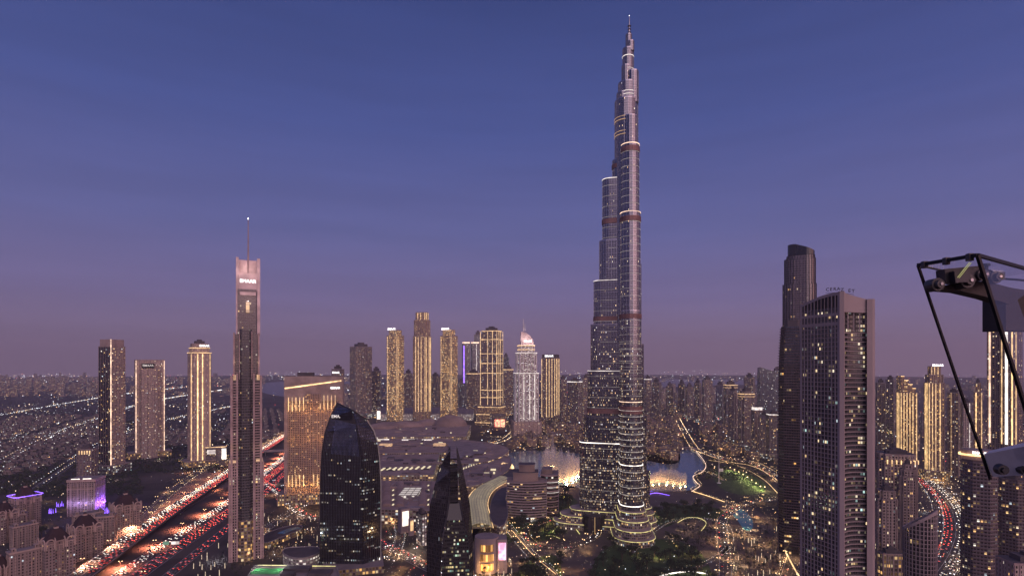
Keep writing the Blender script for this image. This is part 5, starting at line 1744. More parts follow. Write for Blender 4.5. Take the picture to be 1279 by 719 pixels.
def block(name, label, pxs, z, mat='mallroof', wall='wallwarm', cat='building', group=None, smooth=0, parapet=True):
    """building whose roof corners were surveyed on the roof plane; straight walls down to the ground"""
    pts = [PZ(a, b, z) for a, b in pxs]
    for _ in range(smooth):
        q = []
        for i in range(len(pts)):
            a, b = pts[i], pts[(i + 1) % len(pts)]
            q += [a.lerp(b, 0.25), a.lerp(b, 0.75)]
        pts = q
    ar = sum(pts[i].x * pts[(i + 1) % len(pts)].y - pts[(i + 1) % len(pts)].x * pts[i].y for i in range(len(pts)))
    if ar < 0: pts.reverse()
    c = sum(pts, Vector()) / len(pts); c.z = 0
    poly = [((p - c).x, (p - c).y) for p in pts]
    t = thing(name, label, cat, c, 0, group)
    mb = MB()
    mb.prism(poly, 0, z, 0, 0); mb.f.pop(); mb.uv.pop(); mb.m.pop(); mb.sm.pop()
    mb.build('wall', M[wall], t)
    bm = bmesh.new()
    bm.faces.new([bm.verts.new((p[0], p[1], z)) for p in poly]); bmesh.ops.triangulate(bm, faces=bm.faces[:])
    me = bpy.data.meshes.new('roof'); bm.to_mesh(me); bm.free(); me.materials.append(M[mat])
    o = bpy.data.objects.new('roof', me); col.objects.link(o); o.parent = t
    if parapet:
        mb = MB(); n = len(poly)
        for i in range(n):
            a, b = poly[i], poly[(i + 1) % n]
            mb.bar((a[0], a[1], z + 0.6), (b[0], b[1], z + 0.6), 0.8, 1.2)
        mb.build('parapet', M['concrete'], t)
    if name == 'mall_hall':
        rr = random.Random(len(label))
        xs_, ys_ = [q[0] for q in poly], [q[1] for q in poly]
        k_ = 0
        for _ in range(400):
            if k_ >= 34: break
            x, y = rr.uniform(min(xs_), max(xs_)), rr.uniform(min(ys_), max(ys_))
            w, d_ = rr.choice(((6, 5), (12, 4), (4, 4), (40, 2.0), (2.5, 30), (16, 9), (24, 12))); h = rr.uniform(1.0, 4.5)
            if not all(inpoly(x + a * w, y + b * d_, poly) for a in (-1, 1) for b in (-1, 1)): continue
            m_ = MB(); m_.box(x - w / 2, x + w / 2, y - d_ / 2, y + d_ / 2, z + 0.01 + 0.003 * k_, z + h, 0); m_.build('roof_plant', M[rr.choice(('roofdark', 'concrete', 'roofgrey', 'roofgrey', 'skylight' if w * d_ < 60 else 'stone'))], t)
            k_ += 1
    return t, c


def roof_stuff(t, c, z, items, mat, name):
    for it in items:
        p = PZ(it[0], it[1], z) - c
        mb = MB(); mb.box(p.x - it[2] / 2, p.x + it[2] / 2, p.y - it[3] / 2, p.y + it[3] / 2, z + 0.02, z + it[4], 0)
        mb.build(name, M[mat], t)


def dome(t, c, px, py, z, rx, ry, h, mat='mallroof', name='dome', n=20):
    p = PZ(px, py, z) - c
    mb = MB()
    for k in range(6):
        a0, a1 = math.pi / 2 * k / 6, math.pi / 2 * (k + 1) / 6
        for i in range(n):
            t0, t1 = 2 * math.pi * i / n, 2 * math.pi * (i + 1) / n
            q = [(math.cos(a0), t0, math.sin(a0)), (math.cos(a0), t1, math.sin(a0)), (math.cos(a1), t1, math.sin(a1)), (math.cos(a1), t0, math.sin(a1))]
            mb.face([(p.x + rx * r_ * math.cos(tt), p.y + ry * r_ * math.sin(tt), z + h * s_) for r_, tt, s_ in q], None, 0, True)
    return mb.build(name, M[mat], t)


# gold-towers podium with patterned lit front
t, c = block('retail_podium', 'long podium with a white-patterned lit front, carrying the gold-lit towers', [(472, 517), (591, 517), (592, 509), (478, 508)], 30, 'roofgrey', 'f_white')
t, c = block('mall_hall', 'broad mall roof with humped vaults at the far side of the shopping mall', [(458, 546), (582, 545), (588, 531), (560, 526), (476, 527)], 34)
for px, py, rx, ry, h in ((478, 534, 60, 40, 18), (507, 532, 70, 36, 20), (535, 530, 55, 36, 22), (563, 531, 62, 46, 40)):
    dome(t, c, px, py, 34, rx, ry, h, name='roof_vault')
t, c = block('mall_hall', 'mid mall roof with two warm-lit roof courts', [(455, 566), (560, 565), (566, 548), (459, 548)], 30)
roof_stuff(t, c, 30, [(466, 560, 60, 25, 7), (500, 557, 40, 20, 4), (520, 553, 90, 8, 3), (540, 556, 40, 20, 5)], 'roofgrey', 'roof_plant')
roof_stuff(t, c, 30, [(482, 556.5, 34, 20, 6), (549, 556, 34, 22, 6)], 'golddim', 'roof_court')
roof_stuff(t, c, 30, [(476, 549, 50, 3, 3), (510, 549.5, 40, 3, 3), (533, 549.5, 30, 3, 3)], 'whitesoft', 'clerestory')
t, c = block('mall_hall', 'flat mall roof with dark round openings and a row of lit skylights', [(450, 594), (541, 593), (549, 567), (455, 568)], 28)
for px in (498, 519, 538):
    p = PZ(px, 574.5, 28) - c
    mb = MB(); e_ = sh_ell(24, 28, 20); mb.prism([(p.x + a[0], p.y + a[1]) for a in e_], 28.02, 29.2, 0, 0); mb.build('roof_opening', M['black'], t)
for i in range(9):
    p = PZ(478 + i * 7.2, 586 - i * 0.3, 28) - c
    mb = MB(); q = [(p.x - 2.6, p.y - 15), (p.x + 1.6, p.y - 15), (p.x + 3.2, p.y + 15), (p.x - 1.0, p.y + 15)]; mb.prism(q, 28.02, 29.6, 0, 0); mb.build('skylight', M['skylight'], t)
roof_stuff(t, c, 28, [(536, 579, 60, 6, 5), (480, 570, 50, 10, 3)], 'roofgrey', 'roof_plant')
t, c = block('mall_hall', 'near mall roof of long dark vaults with a bright glazed atrium between', [(476, 636), (545, 638), (548, 601), (474, 600)], 24)
for i, px in enumerate((483, 499, 528, 541)):
    a, b = PZ(px, 632, 24) - c, PZ(px + 1, 603, 24) - c
    mb = MB()
    for q in range(8):
        t0, t1 = math.pi * q / 8, math.pi * (q + 1) / 8
        r_ = 7.5
        mb.face([(a.x + r_ * math.cos(t0), a.y, 24 + 5 * math.sin(t0)), (b.x + r_ * math.cos(t0), b.y, 24 + 5 * math.sin(t0)), (b.x + r_ * math.cos(t1), b.y, 24 + 5 * math.sin(t1)), (a.x + r_ * math.cos(t1), a.y, 24 + 5 * math.sin(t1))], None, 0, True)
    mb.face([(a.x + 7.5 * math.cos(math.pi * q / 8), a.y, 24 + 5 * math.sin(math.pi * q / 8)) for q in range(9)], None, 0)
    mb.build('roof_vault', M['mallroof'], t)
for px in (491, 535):
    for py in (606, 612, 618, 624, 630):
        p = PZ(px, py, 24) - c
        mb = MB(); mb.box(p.x - 1.2, p.x + 1.2, p.y - 4, p.y + 4, 24.02, 25.2, 0); mb.build('skylight', M['skylight'], t)
p = PZ(513, 617, 24) - c
mb = MB(); mb.box(p.x - 17, p.x + 17, p.y - 34, p.y + 30, 24, 30, 0, 1)
for i in range(5): mb.bar((p.x - 17, p.y - 34 + i * 16, 30.3), (p.x + 17, p.y - 34 + i * 16, 30.3), 0.8, 0.8, 2)
for i in range(4): mb.bar((p.x - 17 + i * 11.3, p.y - 34, 30.3), (p.x - 17 + i * 11.3, p.y + 30, 30.3), 0.8, 0.8, 2)
M['atrium'] = facade('lit_atrium', (0.3, 0.28, 0.28), (0.1, 0.1, 0.1), 5, 5, 0.85, (0.1, 0.9), 0.95, [(1, 0.9, 0.8)] * 5, 0.75)
M['atriumroof'] = emit('lit_atrium_roof', (1.0, 0.9, 0.78), 0.42)
mb.build('atrium', [M['atrium'], M['atriumroof'], M['roofgrey']], t)
# right-hand curved halls
t, c = block('mall_hall', 'curved ribbed mall roofs bending towards the fountain', [(560, 578), (600, 579), (636, 566), (634, 557), (600, 551), (566, 548)], 30, smooth=1)
for i in range(3):
    a = [PZ(566 + i * 13, 574 - i * 3, 30) - c, PZ(572 + i * 13, 562 - i, 30) - c, PZ(565 + i * 13, 552 + i, 30) - c]
    pts = spline(a, 6)
    mb = MB(); mb.ribbon(pts, 46, 0, 34.0 - i * 0.3, 0.0, 4.0); mb.build('roof_vault', M['roofgrey'], t)
t, c = block('mall_hall', 'broad grey fan-shaped mall roof beside the lake with a glowing gold entrance arch', [(566, 606), (590, 608), (622, 596), (640, 582), (637, 568), (604, 572), (572, 580)], 27, smooth=1)
p = PZ(626, 585, 10) - c
mb = MB()
for i in range(10):
    a0, a1 = math.pi * i / 10, math.pi * (i + 1) / 10
    mb.face([(p.x + 5 + 18 * math.cos(a0) * 0.6, p.y - 26 + 14 * math.cos(a0), 4 + 26 * math.sin(a0)), (p.x + 22 + 18 * math.cos(a0) * 0.6, p.y - 20 + 14 * math.cos(a0), 4 + 22 * math.sin(a0)),
             (p.x + 22 + 18 * math.cos(a1) * 0.6, p.y - 20 + 14 * math.cos(a1), 4 + 22 * math.sin(a1)), (p.x + 5 + 18 * math.cos(a1) * 0.6, p.y - 26 + 14 * math.cos(a1), 4 + 26 * math.sin(a1))], None, 0, True)
mb.build('entrance_arch', M['gold'], t)
for i in range(9):
    p = PZ(576 + i * 3.2, 586 - i * 1.2, 27) - c
    mb = MB(); mb.box(p.x - 1, p.x + 1, p.y - 8, p.y + 8, 27.02, 28.6, 0); mb.build('skylight', M['skylight'], t)
# glazed snake roof (avenue gallery) lit from inside
def gallery_mat():
    m, nt, p = new_mat('lit_gridshell')
    uv = nt.nodes.new('ShaderNodeUVMap'); s = nt.nodes.new('ShaderNodeSeparateXYZ'); nt.links.new(uv.outputs[0], s.inputs[0])
    a = _m(nt, 'GREATER_THAN', _m(nt, 'FRACT', _m(nt, 'DIVIDE', s.outputs[0], 5.0)), 0.16)
    b = _m(nt, 'GREATER_THAN', _m(nt, 'FRACT', _m(nt, 'DIVIDE', s.outputs[1], 5.0)), 0.16)
    g_ = _m(nt, 'MULTIPLY', a, b)
    n = nt.nodes.new('ShaderNodeTexNoise'); n.inputs['Scale'].default_value = 0.06; nt.links.new(uv.outputs[0], n.inputs['Vector'])
    p.inputs['Base Color'].default_value = (0.16, 0.14, 0.13, 1)
    p.inputs['Emission Color'].default_value = (1.0, 0.82, 0.46, 1)
    nt.links.new(_m(nt, 'MULTIPLY', g_, _m(nt, 'MULTIPLY_ADD', n.outputs['Fac'], 0.4, 0.02)), p.inputs['Emission Strength'])
    m.cycles.emission_sampling = 'NONE'
    return m
M['gridshell'] = gallery_mat()
cl = [PZ(a, b, 24) for a, b in ((628, 596), (606, 608), (596, 624), (598, 642), (600, 656))]
c = Vector((cl[2].x, cl[2].y, 0))
t = thing('mall_gallery', 'snaking glass gridshell roof glowing yellow from inside', 'building', c)
pts = [q - c for q in spline(cl, 8)]
mb = MB()
for v in range(6):
    pass
prof = [(-20, 20), (-16, 24), (-8, 27), (0, 28), (8, 27), (16, 24), (20, 20)]
for i in range(len(pts) - 1):
    ta = (pts[min(i + 1, len(pts) - 1)] - pts[max(0, i - 1)]).normalized(); tb = (pts[min(i + 2, len(pts) - 1)] - pts[i]).normalized()
    na, nb_ = Vector((ta.y, -ta.x, 0)), Vector((tb.y, -tb.x, 0))
    l = (pts[i + 1] - pts[i]).length
    for q in range(len(prof) - 1):
        (o0, h0), (o1, h1) = prof[q], prof[q + 1]
        s_ = 0.9
        A = Vector((pts[i].x, pts[i].y, 0)); B = Vector((pts[i + 1].x, pts[i + 1].y, 0))
        mb.face([A + na * o0 * s_ + Vector((0, 0, h0)), A + na * o1 * s_ + Vector((0, 0, h1)), B + nb_ * o1 * s_ + Vector((0, 0, h1)), B + nb_ * o0 * s_ + Vector((0, 0, h0))],
                [(o0 + 20, i * l), (o1 + 20, i * l), (o1 + 20, i * l + l), (o0 + 20, i * l + l)], 0, False)
mb.build('gridshell_roof', M['gridshell'], t)
mb = MB()
mb.ribbon([Vector((q.x, q.y, 20)) for q in pts], 37, 0, 20.0, 0.0, 20.0); mb.build('wall', M['wallwarm'], t)
for sg in (-1, 1):
    mb = MB()
    mb.ribbon([Vector((q.x, q.y, 20.6)) for q in pts], 1.0, 0, 20.8, 19.4 * sg, 0.8); mb.build('light_strip', M['goldsoft'], t)
t, c = block('mall_wing', 'dark leaf-shaped roof between the gridshell gallery and the curved hotel', [(612, 652), (628, 660), (636, 640), (630, 618), (640, 606), (622, 610), (612, 628)], 22, 'roofdark', smooth=1)
t, c = block('mall_wing', 'dark roof tongue north of the curved hotel, edged with lamps', [(598, 604), (632, 600), (655, 590), (640, 584), (606, 592)], 24, 'roofdark', smooth=1)
# gold drum entrance with screen
p = PZ(608, 712)
dt = thing('mall_entrance', 'round mall entrance with three tiers of gold light beside a pink advertising screen', 'building', p, -ray(608))
k = p.y / F
mb = MB(); q = sh_ell(30 * k, 28 * k, 28); mb.prism(q, 0, 45, 0, 1); mb.build('wall', [M['wallmauve'], M['roofgrey']], dt)
for i in range(3):
    mb = MB(); q = sh_ell(26 * k, 30.5 * k, 26); q = [a for a in q if a[1] < -3 * k]; q.sort(key=lambda a: a[0])
    z0_, z1_ = 4 + i * 12, 14 + i * 12
    for j in range(len(q) - 1):
        mb.face([(q[j][0], q[j][1], z0_), (q[j + 1][0], q[j + 1][1], z0_), (q[j + 1][0], q[j + 1][1], z1_), (q[j][0], q[j][1], z1_)], [(j * 3, 0), (j * 3 + 3, 0), (j * 3 + 3, 10), (j * 3, 10)])
    if i == 0:
        M['golddrum'] = facade('gold_lit_glazing', (0.4, 0.25, 0.12), (0.2, 0.12, 0.05), 3, 10, 0.86, (0.12, 0.95), 1.0, [(1.0, 0.5, 0.14)] * 5, 1.15, clump=0)
    mb.build('lit_tier', M['golddrum'], dt)
mb = MB(); mb.box(13 * k, 25 * k, -10 * k, 12 * k, 0, 43, 0, 1); mb.build('wall', [M['wallmauve'], M['roofgrey']], dt)
def screen_mat(name, a, b, s):
    m, nt, p = new_mat(name)
    t = nt.nodes.new('ShaderNodeTexCoord'); n = nt.nodes.new('ShaderNodeTexNoise'); n.inputs['Scale'].default_value = 0.14; n.inputs['Detail'].default_value = 1
    nt.links.new(t.outputs['Object'], n.inputs['Vector'])
    r = nt.nodes.new('ShaderNodeValToRGB'); r.color_ramp.interpolation = 'EASE'
    r.color_ramp.elements[0].position = 0.42; r.color_ramp.elements[0].color = a + (1,); r.color_ramp.elements[1].position = 0.58; r.color_ramp.elements[1].color = b + (1,)
    nt.links.new(n.outputs['Fac'], r.inputs[0]); nt.links.new(r.outputs[0], p.inputs['Emission Color']); p.inputs['Emission Strength'].default_value = s
    m.cycles.emission_sampling = 'AUTO'
    return m
M['pinkscreen'] = screen_mat('pink_screen', (1.0, 0.2, 0.45), (0.9, 0.75, 1.0), 1.0)
M['creamscreen'] = screen_mat('cream_screen', (1.0, 0.8, 0.55), (1.0, 0.95, 0.85), 1.3)
M['redscreen'] = screen_mat('red_screen', (1.0, 0.1, 0.04), (1.0, 0.5, 0.2), 1.6)
mb = MB(); mb.box(14.5 * k, 23.5 * k, -10 * k - 0.6, -10 * k - 0.1, 17, 39, 0); mb.build('screen', M['pinkscreen'], dt)
for x, yy in ((4, -20), (-12, -20)):
    ob = lamp('entrance_lamp', (x * k, yy * k, 8), 9000, (1.0, 0.55, 0.2), 1.5); ob.parent = dt
# street-side billboards near the curved sail tower
for nm, lb, x0, x1, yt, yb, mt in (('advertising_tower', 'brown corner block with a bright cream screen, right of the black sail tower', 497, 512, 634, 664, 'creamscreen'),
                                  ('advertising_tower', 'slim curved block with a tall amber screen next to the cream one', 510, 517, 647, 668, 'goldsoft')):
    D = 266 * F / (yb - CY); k = D / F
    poly, loc, rz = fit(rect(1, 0.8), R(24), D, x0, x1)
    t = thing(nm, lb, 'building', loc, rz)
    z = CH - (yt - CY) * k
    mb = MB(); mb.prism(poly, 0, z, 0, 1); mb.build('wall', [M['wallmauve'], M['roofgrey']], t)
    w = max(p[0] for p in poly); d_ = max(p[1] for p in poly)
    mb = MB(); mb.box(-w * 0.7, w * 0.7, -d_ - 0.5, -d_ - 0.1, z * 0.3, z * 0.9, 0); mb.build('screen', M[mt], t)
t = tower('car_park', 'white-gridded louvred block standing at an angle behind the pointed dark tower', 520, 533, 640, 830, rect(1, 2.0), R(30), 'f_white', cat='building', pier=(4, 0.6, 0.5, 'black'))
D = 2380; k = D / F
t = tower('signboard_block', 'low dark block with a glowing red screen below the gold-framed tower', 612, 632, 517, 2380, rect(1, 0.5), 0, 'f_dark', cat='building', plant=False)
mb = MB(); mb.box(2 * k - 6.0 * k, 2 * k + 6.5 * k, -6 * k, -5.3 * k, CH - (532 - CY) * k, CH - (523 - CY) * k, 0); mb.build('screen', M['redscreen'], t)
t = tower('signboard_block', 'small white lit billboard block beside the gold-lit podium', 470, 476, 511, 2500, rect(1, 0.5), 0, 'f_dark', cat='building', plant=False)
k = 2500 / F
mb = MB(); mb.box(-2.0 * k, 2.0 * k, -2.6 * k, -2.0 * k, CH - (523 - CY) * k, CH - (513 - CY) * k, 0); mb.build('screen', M['whiteled'], t)
t = tower('signboard_block', 'dark low building with a large white screen on its right, by the highway', 257, 283, 557, 1500, rect(1, 0.6), R(-6), 'f_dark', cat='building', plant=False, rings=[(557.5, 0.8, 'goldsoft')])
k = 1500 / F
mb = MB(); mb.box(7 * k, 12 * k, -9.5 * k, -9 * k, CH - (572 - CY) * k, CH - (559 - CY) * k, 0); mb.build('screen', M['whiteled'], t)
mb = MB(); mb.box(-9 * k, 0 * k, -9.5 * k, -9 * k, CH - (565 - CY) * k, CH - (560 - CY) * k, 0); mb.build('screen', M['whitesoft'], t)

# curved hotel beside the foot of the tallest tower
S = Site(662, 960)
ch = thing('hotel', 'curved dark hotel with striped floors and rounded roof drums, left of the tallest tower', 'hotel', S.loc, S.rz)
M['stripe'] = facade('striped_floors', (0.17, 0.13, 0.13), (0.018, 0.016, 0.018), 3.4, 4.4, 1.0, (0.3, 0.95), 0.12, WARM, 0.9, 0.6, 0, 0.15, 0.5)
def arcpoly(x0, x1, y0, bulge, depth, n=10):
    f = [(x0 + (x1 - x0) * i / n, y0 - bulge * math.sin(math.pi * i / n)) for i in range(n + 1)]
    return f + [(x1, y0 + depth), (x0, y0 + depth)]
pl = arcpoly(S.lx(634), S.lx(682), -6, 9, 40)
zt = S.lz(600)
mb = MB(); mb.prism(pl, 0, zt, 0, 1)
slabs(mb, pl, 8, zt, 4.4, 1.6, 1.2, 2)
mb.build('facade', [M['stripe'], M['mallroof'], M['wallmauve']], ch)
for (a, b, y, yo, bu, dp) in ((641, 672, 590, 0, 6, 30), (648, 668, 581, 6, 5, 20)):
    pl2 = arcpoly(S.lx(a), S.lx(b), yo, bu, dp)
    mb = MB(); mb.prism(pl2, zt - 0.5, S.lz(y), 0, 1); mb.prism(grown(pl2, 0.8), S.lz(y) - 0.8, S.lz(y) + 0.8, 0, 1, True); mb.build('roof_drum', [M['mallroof'], M['roofdark']], ch)
text_obj('wall_sign', 'ARMANI', 4.2, 'goldsoft', ch, (S.lx(671), -14.6, S.lz(619.5)), R(14), 0.15, 0.05)
S2 = Site(690, 985)
c2 = thing('hotel_wing', 'paler rounded wing with bright floor edges right of the curved dark hotel', 'hotel', S2.loc, S2.rz)
pl = arcpoly(S2.lx(676), S2.lx(697), 0, 8, 40)
zt2 = S2.lz(592)
mb = MB(); mb.prism(pl, 0, zt2, 0, 1); slabs(mb, pl, 8, zt2, 9, 1.4, 2.2, 2); mb.build('facade', [M['stripe'], M['mallroof'], M['pinkstone']], c2)
for i in range(3):
    ring(c2, grown(pl, 1.45), zt2 - 14 - i * 9 + 1, 0.8, 0.3, 'whitesoft')
mb = MB(); mb.prism(arcpoly(S2.lx(677), S2.lx(690), 6, 5, 24), zt2, S2.lz(586), 0, 0); mb.build('roof_drum', M['mallroof'], c2)

# bottom-edge roof with floodlit green pitch, pool deck and curved garden building
t, c = block('garden_building', 'flat-roofed building with a floodlit green pitch on top, at the bottom edge', [(300, 735), (428, 735), (420, 706), (318, 706)], 22, 'roofgrey', 'f_dark')
p = PZ(333, 713, 22) - c
M['pitch'] = plain('green_pitch', (0.05, 0.30, 0.09), 0.9)
mb = MB(); mb.box(p.x - 17, p.x + 17, p.y - 9, p.y + 9, 22.02, 22.25, 0); mb.build('pitch', M['pitch'], t)
for sx in (-1, 1):
    ob = lamp('flood_lamp', (p.x + sx * 14, p.y + 6, 30), 5000, (0.95, 1.0, 0.85), 0.5); ob.parent = t
mb = MB(); mb.bar(PZ(322, 707, 22) - c + Vector((0, 0, 1.8)), PZ(358, 707.4, 22) - c + Vector((0, 0, 1.8)), 0.7, 0.8); mb.bar(PZ(384, 708, 22) - c + Vector((0, 0, 1.8)), PZ(419, 708.4, 22) - c + Vector((0, 0, 1.8)), 0.7, 0.8); mb.build('light_strip', M['lime'], t)
roof_stuff(t, c, 22, [(372, 712, 30, 12, 4), (400, 716, 26, 14, 3), (360, 720, 14, 10, 5)], 'roofdark', 'roof_plant')
t, c = block('garden_building', 'leaf-shaped building with a white dotted canopy edge, in the gardens', [(352, 692), (375, 699), (402, 690), (398, 682), (372, 683), (355, 684)], 14, 'roofdark', 'f_white', smooth=2)
t, c = block('garden_building', 'low curved pool terrace with a turquoise pool in the gardens', [(330, 680), (352, 670), (380, 660), (374, 654), (345, 660), (326, 670)], 8, 'paving', 'podium_lit', smooth=2)
p0_, p1_, p2_ = (PZ(a, b, 8) - c for a, b in ((351, 666), (362, 661), (374, 658.5)))
mb = MB(); mb.ribbon(spline([p0_, p1_, p2_], 6), 14, 0, 8.12); mb.build('pool', M['teal'], t)
sheet('pool', [(299, 648), (312, 645), (318, 650), (308, 655)], 'teal', 0.3)

# ------------------------------------------------------------------ low-rise districts: villas on the plain, old-style quarter by the lake
M['villa'] = facade('villa_wall', (0.16, 0.13, 0.125), (0.04, 0.035, 0.035), 4.5, 3.6, 0.4, (0.25, 0.7), 0.14, [(1, 0.95, 0.85), (1, 0.85, 0.6), (0.9, 0.95, 1), (1, 0.7, 0.4), (1, 1, 1)], 2.2)
M['oldtown'] = facade('old_quarter_wall', (0.2, 0.14, 0.12), (0.035, 0.026, 0.024), 3.6, 3.5, 0.46, (0.25, 0.72), 0.32, GOLD, 1.5)


def villa_mesh(i):
    rnd = random.Random(100 + i)
    mb = MB()
    w, d_ = rnd.uniform(13, 20), rnd.uniform(12, 20)
    h = rnd.choice((7, 8, 8, 11))
    p = [(-w / 2, -d_ / 2), (w / 2, -d_ / 2), (w / 2, d_ / 2), (-w / 2, d_ / 2)]
    mb.prism(p, 0, h, 0, 1); mb.prism(grown(p, 0.2), h - 0.4, h + 0.8, 2, 1)
    q = [(a * 0.45 + rnd.uniform(-2, 2), b * 0.45) for a, b in p]
    mb.prism(q, h, h + 3, 0, 1)
    q = [(w / 2 + 0.2, -d_ / 2 + 1), (w / 2 + 6, -d_ / 2 + 1), (w / 2 + 6, d_ / 4), (w / 2 + 0.2, d_ / 4)]
    mb.prism(q, 0, 3.6, 0, 1)
    e_ = grown(p, 7)
    for k in range(4):
        mb.bar((e_[k][0], e_[k][1], 1.2), (e_[(k + 1) % 4][0], e_[(k + 1) % 4][1], 1.2), 0.4, 2.4, 2)
    return mb.mesh('villa', [M['villa'], M['roofdark'], M['roofgrey']])


VM = [villa_mesh(i) for i in range(8)]
# the plain at left: rows of villas along a slightly turned street grid
cand = []
ang = R(24)
for i in range(-80, 80):
    for j in range(0, 130):
        if j % 4 == 3 or i % 9 == 8: continue
        u, v = i * 36 + random.uniform(-4, 4), j * 36 + random.uniform(-4, 4)
        x = u * math.cos(ang) - v * math.sin(ang) - 700
        y = 1250 + u * math.sin(ang) + v * math.cos(ang)
        if y < 1230: continue
        px = CX + F * x / y; py = CY + F * CH / y
        if not (-25 < px < 352 and py < 640): continue
        # keep the highway, the open lot and the tower plots free
        if px > 176 and py > 590: continue
        hx = 440 - (py - 490) * 1.02
        if px > hx - 30: continue
        if py > 600 and px < 140: continue
        if any(a - 6 < px < b + 8 and c_ < py < d2 for a, b, c_, d2 in ((120, 160, 560, 604), (165, 208, 556, 582), (230, 290, 560, 592), (80, 135, 575, 660))): continue
        # dark parks without houses
        if math.sin(x * 0.004 + 1.3) * math.sin(y * 0.0031) + 0.5 * math.sin(x * 0.0017 - y * 0.0023) > 0.08: continue
        if y > 3300: continue
        cand.append((y, x, ang + (random.random() < 0.5) * R(90)))
cand.sort()
for n_, (y, x, a) in enumerate(cand[:300]):
    o = bpy.data.objects.new('villa', VM[n_ % 8]); col.objects.link(o)
    o.location = (x, y, 0); o.rotation_euler = (0, 0, a)
    tag(o, 'flat-roofed pale villa in a walled plot on the dark low-rise plain at left', 'villa', 'villas on the plain at left')
mb = MB()
for (y, x, a) in cand[300:2200]:
    me = VM[random.randrange(8)]
    ca, sa = math.cos(a), math.sin(a)
    w, d_, h = random.uniform(12, 20), random.uniform(12, 18), random.uniform(6, 11)
    p = [(x + u * ca - v * sa, y + u * sa + v * ca) for u, v in ((-w / 2, -d_ / 2), (w / 2, -d_ / 2), (w / 2, d_ / 2), (-w / 2, d_ / 2))]
    mb.prism(p, 0, h, 0, 1)
    mb.prism([(x + (q[0] - x) * 0.4, y + (q[1] - y) * 0.4) for q in p], h, h + 2.6, 0, 1)
if mb.f:
    tag(mb.build('distant_villas', [M['villa'], M['roofdark']]), 'mass of low pale houses far out on the plain', 'houses', None, 'stuff')


def court_mesh(i):
    """stepped sand-coloured block with corner tower, wind-tower style"""
    rnd = random.Random(300 + i)
    mb = MB()
    w, d_ = rnd.uniform(26, 42), rnd.uniform(20, 32)
    h = rnd.choice((14, 17, 21, 24))
    for sx, sy, sw, sd, hh in ((0, 0, 1, 1, h), (-0.3, 0.1, 0.38, 0.8, h + 4), (0.32, -0.1, 0.3, 0.6, h + rnd.choice((3, 7))), (rnd.uniform(-0.2, 0.2), 0.2, 0.18, 0.25, h + 11)):
        p = [(sx * w + a * w * sw / 2, sy * d_ + b * d_ * sd / 2) for a, b in ((-1, -1), (1, -1), (1, 1), (-1, 1))]
        mb.prism(p, 0, hh, 0, 1); mb.prism(grown(p, 0.4), hh - 0.6, hh + 0.9, 2, 1, True)
    for a in range(3):
        mb.bar((-w * 0.4 + a * w * 0.3, -d_ / 2 - 0.9, h * 0.55), (-w * 0.4 + a * w * 0.3 + 5, -d_ / 2 - 0.9, h * 0.55), 1.6, 1.2, 2)
    return mb.mesh('courtyard_block', [M['oldtown'], M['roofdark'], M['concrete']])


CM = [court_mesh(i) for i in range(8)]


zones = [[(634, 562), (654, 547), (700, 540), (740, 541), (845, 540), (849, 557), (837, 577), (800, 569), (720, 562), (690, 558), (655, 559)],
         [(640, 549), (690, 525), (850, 522), (842, 541), (700, 541), (650, 549)],
         [(872, 557), (870, 540), (900, 532), (985, 545), (985, 584), (940, 573), (900, 567)]]
pts_ = []
tries = 0
while len(pts_) < 165 and tries < 30000:
    tries += 1
    px, py = random.uniform(632, 990), random.uniform(520, 590)
    if not any(inpoly(px, py, z_) for z_ in zones): continue
    p = PZ(px, py)
    if inpoly(px, py, lake_px): continue
    if any((p - q).length < 42 for q in pts_): continue
    if any(min((p - r_).length for r_ in ROADS[k_]) < 34 for k_ in ('B1', 'B3', 'S6')): continue
    pts_.append(p)
for n_, p in enumerate(pts_):
    o = bpy.data.objects.new('courtyard_block', CM[n_ % 8]); col.objects.link(o)
    o.location = p; o.rotation_euler = (0, 0, random.choice((0.2, 0.2 + math.pi / 2, -0.5, 0.9)))
    tag(o, 'sand-coloured stepped low-rise block in the old-style quarter round the lake', 'building', 'low-rise blocks of the lakeside quarter')
